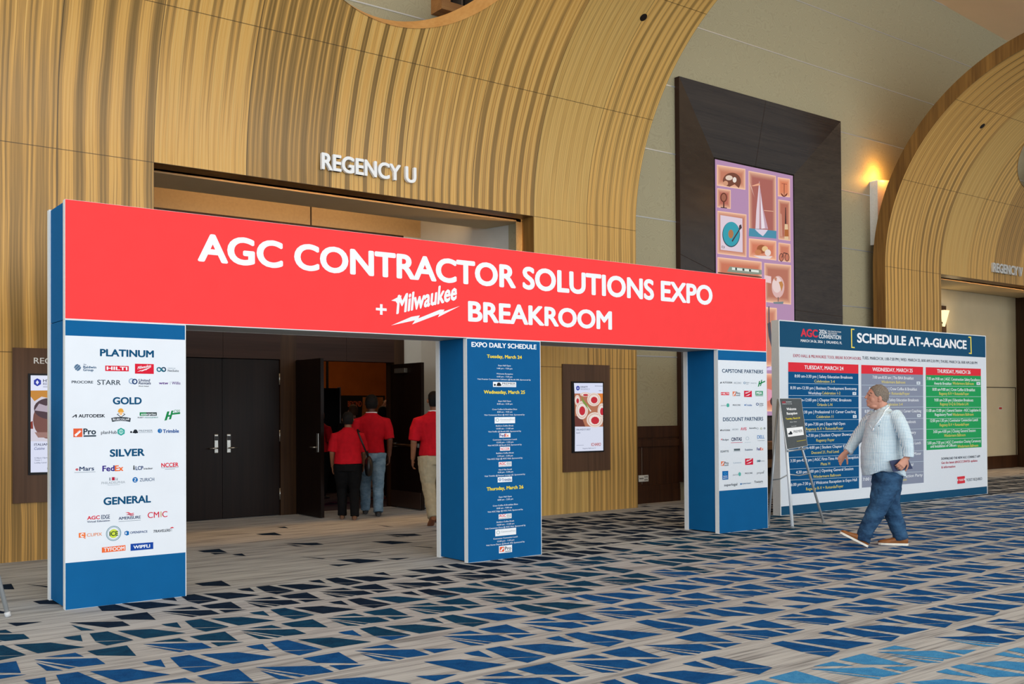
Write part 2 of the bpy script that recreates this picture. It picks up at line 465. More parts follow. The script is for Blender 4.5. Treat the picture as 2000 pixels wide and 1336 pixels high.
def doors():
    d = empty('door_1', (0, 0, 0), kind='structure')
    for a, b, s, nm in ((2.495, 3.296, -1, 1), (3.302, 4.13, 1, 1)):
        mb = MB(); mb.box((a, 5.41, .01), (b, 5.46, 2.19), DOORM); leaf = mb.build('door_leaf', d)
        lever(leaf, b-.085 if s < 0 else a+.085, 5.41, 1.03, s)
        if s > 0: hinges(leaf, 4.132, 5.40)
    d = empty('door_2', (0, 0, 0), kind='structure')
    mb = MB(); mb.box((4.37, 4.60, .01), (4.42, 5.40, 2.19), DOORM); leaf = mb.build('door_leaf', d)       # swung out to the left
    hinges(leaf, 4.395, 5.405)
    mb = MB(); mb.box((4.36, 4.66, .90), (4.37, 4.72, 1.16), STEEL); lp = mb.build('lock_plate', leaf, .008)
    mb = MB(); mb.tube([(4.36, 4.69, .97), (4.31, 4.69, .97), (4.305, 4.72, .97), (4.305, 4.80, .97)], [.011, .011, .01, .008], STEEL, 8); mb.build('lever', lp)
    mb = MB(); mb.box((5.985, 4.60, .01), (6.035, 5.48, 2.17), DOORM); leaf = mb.build('door_leaf', d)     # swung out to the right
    mb = MB(); mb.tube([(5.95, 4.68, .95), (5.95, 5.38, .95)], .018, plain('bronze_bar', '6a4a30', .3, .5, .7), 8); mb.box((5.955, 4.66, .92), (5.985, 4.72, .98), STEEL); mb.box((5.955, 5.32, .92), (5.985, 5.38, .98), STEEL); mb.build('push_bar', leaf)
    mb = MB(); mb.box((5.975, 4.62, .02), (5.985, 5.46, .26), plain('kick_plate', '4a3830', .35, .5, .5)); mb.build('kick_plate', leaf)
    mb = MB(); mb.box((5.93, 4.98, 2.03), (5.985, 5.28, 2.10), plain('door_closer_metal', '6f6a62', .4, .4, .6)); mb.build('door_closer', leaf, .006)
doors()

# ---- printed matter: every item in metres on its own surface
HEAD=[
('title_lettering','white capital lettering',[('T','AGC CONTRACTOR SOLUTIONS EXPO',1.0009,7.1088,2.6712,0.2271,'f0f5fe',4,0,0)]),
('subtitle_lettering','white capital lettering',[('T','BREAKROOM',3.6359,5.5112,2.3151,0.1974,'f0f5fe',4,0,0)]),
('plus_sign','white plus sign',[('P',[(2.6284,2.3897),(2.6705,2.3893),(2.6707,2.4245),(2.6971,2.4242),(2.697,2.389),(2.7394,2.3886),(2.7393,2.3653),(2.6968,2.3658),(2.6966,2.3287),(2.6702,2.3292),(2.6704,2.3662),(2.6283,2.3666)],'f0f5fe')]),
('script_logo','white slanted script lettering over a lightning bolt',[('T','Milwaukee',2.8392,3.5202,2.3411,0.1759,'f0f5fe',4,0.1,0.26),('P',[(2.7879,2.4631),(2.8961,2.5185),(2.8871,2.4616),(2.848,2.4405),(2.8352,2.4585)],'f0f5fe'),('P',[(2.7867,2.2374),(3.0001,2.3266),(3.0933,2.3447),(3.0753,2.3153),(3.3154,2.4103),(3.3661,2.4131),(3.3521,2.393),(3.5415,2.458),(3.292,2.3377),(3.3106,2.3695),(3.0085,2.2571),(3.0397,2.2964)],'f0f5fe')]),
]
LEFT=[
('heading_lettering','dark blue capital heading',[('T','PLATINUM',0.2483,0.6517,1.8879,0.0552,'0e4f78',4,0,0)]),
('sponsor_logo','blue lattice disc logo with three text lines',[('P',[(0.0623,1.7982),(0.0658,1.802),(0.0913,1.7755),(0.0878,1.7717)],'2d5f86'),('P',[(0.0623,1.7978),(0.0658,1.7942),(0.0914,1.8217),(0.0878,1.8254)],'2d5f86'),('P',[(0.0646,1.8072),(0.0682,1.811),(0.0998,1.7781),(0.0963,1.7743)],'2d5f86'),('P',[(0.0692,1.814),(0.0727,1.8178),(0.1062,1.783),(0.1026,1.7792)],'2d5f86'),('P',[(0.0691,1.7823),(0.0726,1.7787),(0.1062,1.8148),(0.1027,1.8184)],'2d5f86'),('P',[(0.0755,1.8189),(0.079,1.8227),(0.1107,1.7898),(0.1072,1.786)],'2d5f86'),('P',[(0.084,1.8216),(0.0875,1.8254),(0.1131,1.7989),(0.1095,1.7951)],'2d5f86'),('P',[(0.0839,1.7753),(0.0874,1.7717),(0.1131,1.7992),(0.1095,1.8029)],'2d5f86'),('T','The',0.1286,0.1499,1.8175,0.009,'0e4f78',1,0,0),('T','Baldwin',0.1279,0.2215,1.7943,0.018,'0e4f78',2,0,0),('T','Group',0.1272,0.2013,1.7732,0.018,'0e4f78',2,0,0)]),
('sponsor_logo','red box logo with white lettering',[('P',[(0.2865,1.7763),(0.4604,1.7763),(0.4604,1.8174),(0.2865,1.8174)],'d8213a'),('T','HILTI',0.2967,0.45,1.7847,0.0259,'eef4fc',3,0,0)]),
('sponsor_logo','tall red box logo with white script and bolt',[('P',[(0.5069,1.76),(0.6507,1.76),(0.6507,1.8366),(0.5069,1.8366)],'d8213a'),('T','Milwaukee',0.5265,0.633,1.7933,0.0232,'eef4fc',2,0.2,0.2),('P',[(0.5234,1.7744),(0.556,1.7889),(0.5545,1.7851),(0.6346,1.8161),(0.5864,1.7857),(0.5887,1.7911),(0.556,1.7766),(0.5598,1.7828)],'eef4fc')]),
('sponsor_logo','teal infinity loop logo',[('C',0.6916,1.7955,0.0194,0.0195,0.55,'1f6f86'),('C',0.7273,1.7962,0.0195,0.0196,0.55,'0f3f5e'),('P',[(0.6862,1.811),(0.6978,1.8128),(0.735,1.7822),(0.7226,1.7789)],'1f6f86'),('T','ORACLE',0.7601,0.8198,1.8029,0.0079,'8c98a5',1,0,0),('T','NetSuite',0.76,0.8466,1.7795,0.0173,'33404e',1,0,0)]),
('sponsor_logo','dark capital wordmark',[('T','PROCORE',0.0461,0.1984,1.6806,0.0194,'33404e',2,0,0)]),
('sponsor_logo','dark thin capital wordmark',[('T','STARR',0.2285,0.4001,1.6714,0.0364,'33404e',1,0,0)]),
('sponsor_logo','two overlapping blue and grey rings logo',[('C',0.4812,1.7015,0.0218,0.0223,0.62,'9bb0cc'),('C',0.5052,1.6987,0.0211,0.0215,0.6,'16386f'),('T','United',0.5339,0.6221,1.6996,0.0201,'1c2d5c',2,0.15,0),('T','Rentals',0.5331,0.6305,1.678,0.0201,'1c2d5c',2,0.15,0),('T','Work United',0.5338,0.6113,1.6601,0.0077,'222831',2,0,0)]),
('sponsor_logo','purple wordmark split by a thin bar',[('T','wtw',0.6898,0.7637,1.6796,0.0203,'5b2a86',3,0,0),('P',[(0.7771,1.6778),(0.7794,1.6778),(0.7794,1.7029),(0.7771,1.7029)],'8c98a5'),('T','Willis',0.7912,0.8599,1.6798,0.0221,'5b2a86',1,0,0)]),
('heading_lettering','dark blue capital heading',[('T','GOLD',0.3417,0.5579,1.5227,0.0551,'0e4f78',4,0,0)]),
('sponsor_logo','black wordmark with a folded stroke',[('P',[(0.0466,1.4269),(0.0747,1.4489),(0.0817,1.4474),(0.0817,1.4251),(0.0733,1.4252),(0.0733,1.44),(0.0578,1.4268)],'222831'),('T','AUTODESK',0.0944,0.2846,1.4249,0.024,'222831',3,0,0)]),
('sponsor_logo','worker in an orange helmet over a dark banner',[('C',0.4005,1.4725,0.0193,0.0198,0,'e5a43c'),('P',[(0.3783,1.4711),(0.4242,1.4708),(0.4242,1.4647),(0.3783,1.465)],'e5a43c'),('P',[(0.3709,1.4468),(0.3857,1.4558),(0.4019,1.4328),(0.4197,1.4556),(0.4346,1.4463),(0.4019,1.4222)],'222831'),('P',[(0.3783,1.4483),(0.3872,1.4528),(0.4019,1.4344),(0.4168,1.4526),(0.4271,1.4479),(0.4019,1.4275)],'eef4fc'),('P',[(0.3901,1.4649),(0.4123,1.4648),(0.4108,1.445),(0.4019,1.4374),(0.3931,1.4451)],'f2c088'),('P',[(0.3298,1.4183),(0.3577,1.4241),(0.4019,1.426),(0.4464,1.4233),(0.4748,1.4169),(0.4703,1.3878),(0.439,1.3943),(0.4019,1.397),(0.365,1.3951),(0.3371,1.3894)],'2b3440'),('T','BLUECOLLAR',0.3415,0.4658,1.4008,0.0152,'eef4fc',2,0,0)]),
('sponsor_logo','green and dark bar logo',[('P',[(0.5425,1.4345),(0.5972,1.4345),(0.5972,1.4608),(0.5425,1.4608)],'17834a'),('P',[(0.5934,1.434),(0.6731,1.434),(0.6731,1.4604),(0.5934,1.4604)],'2d3c3c'),('T','enterprise',0.5516,0.6662,1.4396,0.0155,'eef4fc',2,0,0),('T','FLEET',0.5274,0.5728,1.4162,0.0093,'222831',2,0,0),('T','MANAGEMENT',0.5804,0.6847,1.4154,0.0093,'23897f',1,0,0)]),
('sponsor_logo','green slanted letter logo with underline',[('P',[(0.7327,1.3941),(0.7547,1.4659),(0.7719,1.4674),(0.764,1.4377),(0.7797,1.4391),(0.7876,1.472),(0.8033,1.4735),(0.797,1.4531),(0.8578,1.459),(0.8562,1.4464),(0.7938,1.4406),(0.7843,1.4061),(0.7671,1.4031),(0.775,1.4266),(0.7593,1.4236),(0.7514,1.3986)],'17834a'),('T','CSS',0.8033,0.857,1.4584,0.0205,'17834a',1,0.25,0)]),
('sponsor_logo','orange square logo beside dark lettering',[('P',[(0.0577,1.2793),(0.1211,1.2793),(0.1211,1.3432),(0.0577,1.3432)],'e2603a'),('P',[(0.0647,1.2947),(0.1027,1.3341),(0.114,1.322),(0.0759,1.2826)],'eef4fc'),('T','HOME',0.0675,0.1126,1.2994,0.0164,'e2603a',2,0,0.6),('T','Pro',0.1282,0.2195,1.2963,0.0464,'33404e',3,0,0),('P',[(0.1296,1.2805),(0.2195,1.2805),(0.2195,1.291),(0.1296,1.291)],'33404e')]),
('sponsor_logo','green hexagon logo beside dark lettering',[('T','planHub',0.2555,0.3708,1.2989,0.0242,'33404e',1,0,0),('P',[(0.4018,1.3437),(0.4292,1.328),(0.4292,1.2982),(0.4017,1.2835),(0.3759,1.2992),(0.3759,1.3288)],'2aa198'),('C',0.4025,1.3139,0.0163,0.0168,0.7,'bfe6e0'),('P',[(0.3988,1.2941),(0.4047,1.2941),(0.4047,1.3322),(0.3988,1.3322)],'bfe6e0')]),
('sponsor_logo','dark cloud logo beside thin lettering',[('C',0.4776,1.3095,0.0075,0.0077,0,'222831'),('C',0.5099,1.3136,0.0151,0.0154,0,'222831'),('P',[(0.4874,1.3017),(0.4911,1.3124),(0.5287,1.3132),(0.5287,1.3009)],'222831'),('T','PREMIER',0.5348,0.6414,1.3099,0.0155,'8c98a5',1,0,0),('P',[(0.5363,1.3029),(0.6413,1.3029),(0.6413,1.3052),(0.5363,1.3052)],'8c98a5')]),
('sponsor_logo','blue globe logo beside bold lettering',[('C',0.6969,1.315,0.0171,0.0172,0.55,'1469b0'),('P',[(0.6861,1.3276),(0.7077,1.3148),(0.686,1.3012)],'1469b0'),('T','Trimble',0.7201,0.8472,1.2978,0.0282,'164f96',3,0,0)]),
('heading_lettering','dark blue capital heading',[('T','SILVER',0.3193,0.58,1.1237,0.0566,'0e4f78',4,0,0)]),
('sponsor_logo','wordmark with a red first letter',[('T','e',0.0722,0.0933,1.0293,0.0238,'c42a3c',3,0,0),('T','Mars',0.0997,0.2048,1.0258,0.0313,'2a4066',2,0,0),('P',[(0.0645,1.0136),(0.2149,1.0136),(0.2149,1.0166),(0.0645,1.0166)],'8c98a5')]),
('sponsor_logo','purple and orange bold wordmark',[('T','Fed',0.2646,0.3542,1.0148,0.0438,'3b2a86',3,0,0),('T','Ex',0.3557,0.4191,1.0131,0.0441,'ee6a2c',3,0,0)]),
('sponsor_logo','dark tower logo with bold lettering',[('P',[(0.4929,1.0187),(0.4952,1.0524),(0.5012,1.0521),(0.5042,1.0183)],'222831'),('T','LCP',0.5102,0.5691,1.0161,0.0292,'1d3a70',3,0,0),('T','tracker',0.5706,0.6424,1.018,0.0139,'222831',2,0,0)]),
('sponsor_logo','red bold wordmark over thin lines',[('T','NCCER',0.7072,0.8434,1.0293,0.0329,'d8213a',3,0,0),('P',[(0.7087,1.023),(0.8434,1.023),(0.8434,1.0261),(0.7087,1.0261)],'8c98a5'),('P',[(0.7351,1.0112),(0.815,1.0112),(0.815,1.0144),(0.7351,1.0144)],'8c98a5')]),
('sponsor_logo','red square between grey bars over pale lettering',[('P',[(0.3146,0.944),(0.3241,0.944),(0.3241,0.9667),(0.3146,0.9667)],'8c98a5'),('P',[(0.3343,0.9444),(0.3549,0.9444),(0.3549,0.9686),(0.3343,0.9686)],'b3203f'),('P',[(0.3607,0.9435),(0.3644,0.9435),(0.3644,0.9648),(0.3607,0.9648)],'8c98a5'),('P',[(0.3681,0.9433),(0.3732,0.9628),(0.3769,0.9626),(0.3754,0.9429)],'8c98a5'),('T','PHILADELPHIA',0.258,0.4323,0.9186,0.0182,'a9b2bd',1,0,0),('P',[(0.3029,0.9086),(0.3938,0.9086),(0.3938,0.9109),(0.3029,0.9109)],'a9b2bd')]),
('sponsor_logo','blue disc logo beside blue lettering',[('C',0.5071,0.9406,0.0203,0.0207,0,'1469b0'),('T','Z',0.498,0.5161,0.9284,0.023,'eef4fc',2,0,0),('T','ZURICH',0.5417,0.653,0.9264,0.0247,'3d5a80',1,0,0)]),
('heading_lettering','dark blue capital heading',[('T','GENERAL',0.2723,0.6274,0.7594,0.058,'0e4f78',4,0,0)]),
('sponsor_logo','red and dark blue lettering in two lines',[('T','AGC',0.1545,0.2461,0.6576,0.0269,'d8213a',3,0,0),('T','EDGE',0.2562,0.3186,0.656,0.0301,'2a4066',2,0,0),('T','Virtual Education',0.1545,0.3186,0.6356,0.0135,'2a4066',2,0,0)]),
('sponsor_logo','red ribbon logo over dark lettering',[('P',[(0.432,0.6947),(0.4573,0.6946),(0.4752,0.6843),(0.4977,0.6874),(0.4946,0.6814),(0.4737,0.6782),(0.4528,0.6873)],'d8213a'),('P',[(0.4364,0.6731),(0.4573,0.6824),(0.4752,0.6751),(0.4991,0.675),(0.4961,0.6683),(0.4737,0.6675),(0.4573,0.6748)],'b3203f'),('T','AMERISURE',0.3831,0.5488,0.6413,0.0214,'2a4066',2,0,0),('P',[(0.3831,0.6268),(0.5488,0.6268),(0.5488,0.6299),(0.3831,0.6299)],'8c98a5')]),
('sponsor_logo','red thin capital wordmark',[('T','CM C',0.602,0.7546,0.6389,0.0451,'cf2340',1,0,0),('P',[(0.7018,0.641),(0.708,0.641),(0.708,0.6846),(0.7018,0.6846)],'c79a4a')]),
('sponsor_logo','orange speech square logo beside orange lettering',[('P',[(0.095,0.528),(0.1423,0.528),(0.1423,0.5637),(0.095,0.5637)],'ee7d46'),('P',[(0.126,0.5274),(0.1423,0.5261),(0.1423,0.5157)],'ee7d46'),('C',0.1204,0.545,0.0141,0.0149,0.5,'eef4fc'),('P',[(0.1246,0.5372),(0.1437,0.5372),(0.1437,0.5499),(0.1246,0.5499)],'ee7d46'),('T','CUPIX',0.153,0.2619,0.5314,0.024,'e58a56',1,0,0)]),
('sponsor_logo','round seal with a yellow green centre',[('C',0.3463,0.5414,0.0552,0.0568,0.93,'3a7f93'),('C',0.3463,0.5414,0.047,0.0484,0.95,'3a7f93'),('C',0.3462,0.5399,0.0323,0.0333,0,'cfe04a'),('T','ICE',0.3156,0.38,0.5224,0.0348,'2b4a35',3,0,0)]),
('sponsor_logo','blue cube logo beside blue lettering',[('P',[(0.4273,0.5473),(0.4437,0.5536),(0.46,0.5478),(0.46,0.5218),(0.4436,0.517),(0.4273,0.5259)],'1469b0'),('P',[(0.4333,0.5282),(0.4422,0.5282),(0.4422,0.5434),(0.4333,0.5434)],'eef4fc'),('T','OPENSPACE',0.469,0.6002,0.5282,0.0169,'2a4a80',2,0,0)]),
('sponsor_logo','dark slanted wordmark under a red umbrella',[('T','TRAVELERS',0.6415,0.781,0.523,0.0202,'222831',2,0.2,0),('P',[(0.7732,0.5471),(0.7841,0.5557),(0.7967,0.5563),(0.8077,0.5476),(0.7904,0.5474)],'d8213a'),('P',[(0.7857,0.5225),(0.7888,0.5225),(0.7888,0.5492),(0.7857,0.5492)],'8c98a5')]),
('sponsor_logo','orange box logo',[('P',[(0.2603,0.4414),(0.4339,0.4447),(0.4338,0.4035),(0.2603,0.4016)],'ee7040'),('T','TYFOOM',0.2748,0.4271,0.4094,0.0272,'eef4fc',2,0,0)]),
('sponsor_logo','blue box logo',[('P',[(0.4718,0.4506),(0.6444,0.4499),(0.6443,0.3973),(0.4718,0.3971)],'1746a2'),('T','WIPFLI',0.4928,0.6198,0.4112,0.0246,'eef4fc',3,0,0)]),
]
MID=[
('heading_lettering','white capital heading',[('T','EXPO DAILY SCHEDULE',3.6735,4.4726,2.0725,0.0472,'f4f8fe',3,0,0)]),
('day_lettering','yellow day heading',[('T','Tuesday, March 24',3.8559,4.2861,1.9711,0.0327,'f6dc3c',3,0,0)]),
('session_lettering','small white session text',[('T','Expo Hall Open',3.992,4.1471,1.8935,0.0136,'e6eef8',1,0,0),('T','1:00 pm - 7:30 pm',3.9773,4.1652,1.8645,0.0136,'e6eef8',1,0,0)]),
('session_lettering','small white session text',[('T','Welcome Reception',3.9702,4.1716,1.8119,0.0136,'e6eef8',1,0,0),('T','6:00 pm - 7:30 pm',3.9744,4.1645,1.7838,0.0136,'e6eef8',1,0,0),('T','Visit Premier Construction Software @ Booth 303, Sponsored by',3.7405,4.3965,1.7565,0.0136,'e6eef8',1,0,0)]),
('sponsor_logo','white box with a dark cloud logo',[('P',[(3.927,1.6891),(4.2121,1.6891),(4.2121,1.7389),(3.927,1.7389)],'eef3fa'),('C',3.9493,1.7087,0.0123,0.0099,0,'222831'),('C',3.9985,1.7146,0.0225,0.0181,0,'222831'),('P',[(3.9693,1.6981),(3.9739,1.7125),(4.0277,1.7167),(4.0276,1.6986)],'222831'),('T','PREMIER',4.039,4.203,1.7123,0.02,'33404e',1,0,0),('P',[(4.0411,1.6995),(4.2028,1.6995),(4.2028,1.7032),(4.0411,1.7032)],'8c98a5')]),
('day_lettering','yellow day heading',[('T','Wednesday, March 25',3.816,4.3228,1.622,0.0344,'f6dc3c',3,0,0)]),
('session_lettering','small white session text',[('T','Expo Hall Open',3.9905,4.1466,1.5436,0.0136,'e6eef8',1,0,0),('T','8:00 am - 5:30 pm',3.9747,4.1647,1.5155,0.0136,'e6eef8',1,0,0)]),
('session_lettering','small white session text',[('T','Crew Coffee & Breakfast Bites',3.9163,4.2217,1.463,0.0136,'e6eef8',1,0,0),('T','8:00 am - 9:00 am',3.9763,4.1618,1.4367,0.0136,'e6eef8',1,0,0),('T','Visit Consensus Docs @ AGC Hub, Sponsored by',3.8199,4.3163,1.4086,0.0136,'e6eef8',1,0,0)]),
('sponsor_logo','white box with a pale ring logo',[('P',[(3.9445,1.3312),(4.1956,1.3312),(4.1956,1.3927),(3.9445,1.3927)],'eef3fa'),('C',3.978,1.3647,0.0213,0.0171,0.7,'9db4bb'),('T','ConsensusDocs',4.0139,4.1887,1.3616,0.0145,'8c98a5',1,0,0),('P',[(4.016,1.3492),(4.1382,1.3492),(4.1382,1.3519),(4.016,1.3519)],'b9c3cc')]),
('session_lettering','small white session text',[('T','Builders Coffee Break',3.9597,4.1768,1.3008,0.0136,'e6eef8',1,0,0),('T','10:00 am - 11:00 am',3.9639,4.1766,1.2736,0.0136,'e6eef8',1,0,0),('T','Visit FedEx @ Booth 605, Sponsored by',3.8661,4.2708,1.2456,0.0136,'e6eef8',1,0,0)]),
('sponsor_logo','white box with a purple and orange wordmark',[('P',[(4.0003,1.1917),(4.1372,1.1917),(4.1372,1.2343),(4.0003,1.2343)],'eef3fa'),('T','Fed',4.006,4.069,1.1987,0.0307,'3b2a86',3,0,0),('T','Ex',4.069,4.1167,1.1984,0.0308,'ee6a2c',3,0,0)]),
('session_lettering','small white session text',[('T','Contractor Connection Lunch',3.9208,4.217,1.165,0.0136,'e6eef8',1,0,0),('T','12:00 pm - 1:30 pm',3.9674,4.1732,1.1387,0.0136,'e6eef8',1,0,0),('T','Visit NCCER @ Booth 213, Sponsored by',3.8596,4.2767,1.1117,0.0136,'e6eef8',1,0,0)]),
('sponsor_logo','white box with a red wordmark',[('P',[(4.0074,1.0625),(4.131,1.0625),(4.131,1.1002),(4.0074,1.1002)],'eef3fa'),('T','NCCER',4.0156,4.1239,1.0681,0.0245,'d8213a',2,0,0)]),
('session_lettering','small white session text',[('T','Builders Coffee Break',3.9617,4.1783,1.0328,0.0141,'e6eef8',1,0,0),('T','2:30 pm - 3:30 pm',3.9754,4.1661,1.0045,0.0141,'e6eef8',1,0,0),('T','Visit AGC Edge @ AGC Hub, Sponsored by',3.8505,4.2859,0.9783,0.0141,'e6eef8',1,0,0)]),
('sponsor_logo','white box with red and dark lettering',[('P',[(3.99,0.9061),(4.1488,0.9061),(4.1488,0.9532),(3.99,0.9532)],'eef3fa'),('T','AGC',3.9947,4.0803,0.9242,0.0263,'d8213a',3,0,0),('T','EDGE',4.0897,4.1441,0.9231,0.0246,'33404e',1,0,0),('T','Virtual Education',3.9957,4.144,0.9098,0.0094,'33404e',1,0,0)]),
('session_lettering','small white session text',[('T','Hard Hat Social',3.9907,4.1508,0.8707,0.0141,'e6eef8',1,0,0),('T','4:30 pm - 5:30 pm',3.9766,4.1673,0.8452,0.0141,'e6eef8',1,0,0),('T','Visit Trimble @ Partner Lounge #3, Sponsored by',3.8185,4.3184,0.8144,0.0141,'e6eef8',1,0,0)]),
('sponsor_logo','white box with a blue bold wordmark',[('P',[(3.9772,0.7537),(4.1536,0.7537),(4.1536,0.8045),(3.9772,0.8045)],'eef3fa'),('C',4.004,0.7791,0.0164,0.0131,0.55,'1469b0'),('T','Trimble',4.0274,4.1477,0.7639,0.0264,'164f96',2,0,0)]),
('day_lettering','yellow day heading',[('T','Thursday, March 26',3.8439,4.2956,0.6792,0.0339,'f6dc3c',3,0,0)]),
('session_lettering','small white session text',[('T','Expo Hall Open',3.9899,4.1487,0.6033,0.0141,'e6eef8',1,0,0),('T','8:00 am - 2:00 pm',3.9746,4.1651,0.576,0.0141,'e6eef8',1,0,0)]),
('session_lettering','small white session text',[('T','Crew Coffee & Breakfast Bites',3.9162,4.2244,0.5215,0.0141,'e6eef8',1,0,0),('T','8:00 am - 9:00 am',3.9623,4.1502,0.4941,0.0141,'e6eef8',1,0,0),('T','Visit AGC Edge @ AGC Hub, Sponsored by',3.8537,4.2865,0.4661,0.0141,'e6eef8',1,0,0)]),
('sponsor_logo','white box with red and dark lettering',[('P',[(3.9861,0.3942),(4.1448,0.3942),(4.1448,0.4412),(3.9861,0.4412)],'eef3fa'),('T','AGC',3.9908,4.0763,0.4133,0.0263,'d8213a',3,0,0),('T','EDGE',4.0858,4.1401,0.4098,0.0245,'33404e',1,0,0),('T','Virtual Education',3.9918,4.14,0.398,0.0094,'33404e',1,0,0)]),
('session_lettering','small white session text',[('T','Builders Coffee Break',3.9613,4.1777,0.3596,0.0141,'e6eef8',1,0,0),('T','10:00 am - 11:00 am',3.9658,4.1775,0.3322,0.0141,'e6eef8',1,0,0),('T','Visit Consensus Docs @ AGC Hub, Sponsored by',3.8205,4.3191,0.3053,0.0141,'e6eef8',1,0,0)]),
('sponsor_logo','white box with a pale ring logo',[('P',[(3.9443,0.2302),(4.1996,0.2302),(4.1996,0.296),(3.9443,0.296)],'eef3fa'),('C',3.9791,0.2655,0.0221,0.0178,0.7,'9db4bb'),('T','ConsensusDocs',4.0142,4.1913,0.2616,0.0151,'8c98a5',1,0,0)]),
('session_lettering','small white session text',[('T','Contractor Connection Lunch',3.9208,4.2195,0.1998,0.0141,'e6eef8',1,0,0),('T','12:00 pm - 1:30 pm',3.9681,4.1762,0.1713,0.0141,'e6eef8',1,0,0),('T','Visit Home Depot @ Booth 403, Sponsored by',3.8331,4.3057,0.1436,0.0141,'e6eef8',1,0,0)]),
('sponsor_logo','white box with an orange square logo',[('P',[(3.9872,0.0603),(4.1482,0.0603),(4.1482,0.1317),(3.9872,0.1317)],'eef3fa'),('P',[(3.9965,0.0727),(4.0503,0.0727),(4.0503,0.1214),(3.9965,0.1214)],'e2603a'),('P',[(4.0011,0.084),(4.0352,0.1148),(4.0457,0.1045),(4.0127,0.0755)],'eef4fc'),('T','Pro',4.0598,4.1376,0.0838,0.0358,'33404e',2,0,0),('P',[(4.0619,0.0687),(4.1374,0.0687),(4.1374,0.0743),(4.0619,0.0743)],'33404e')]),
]
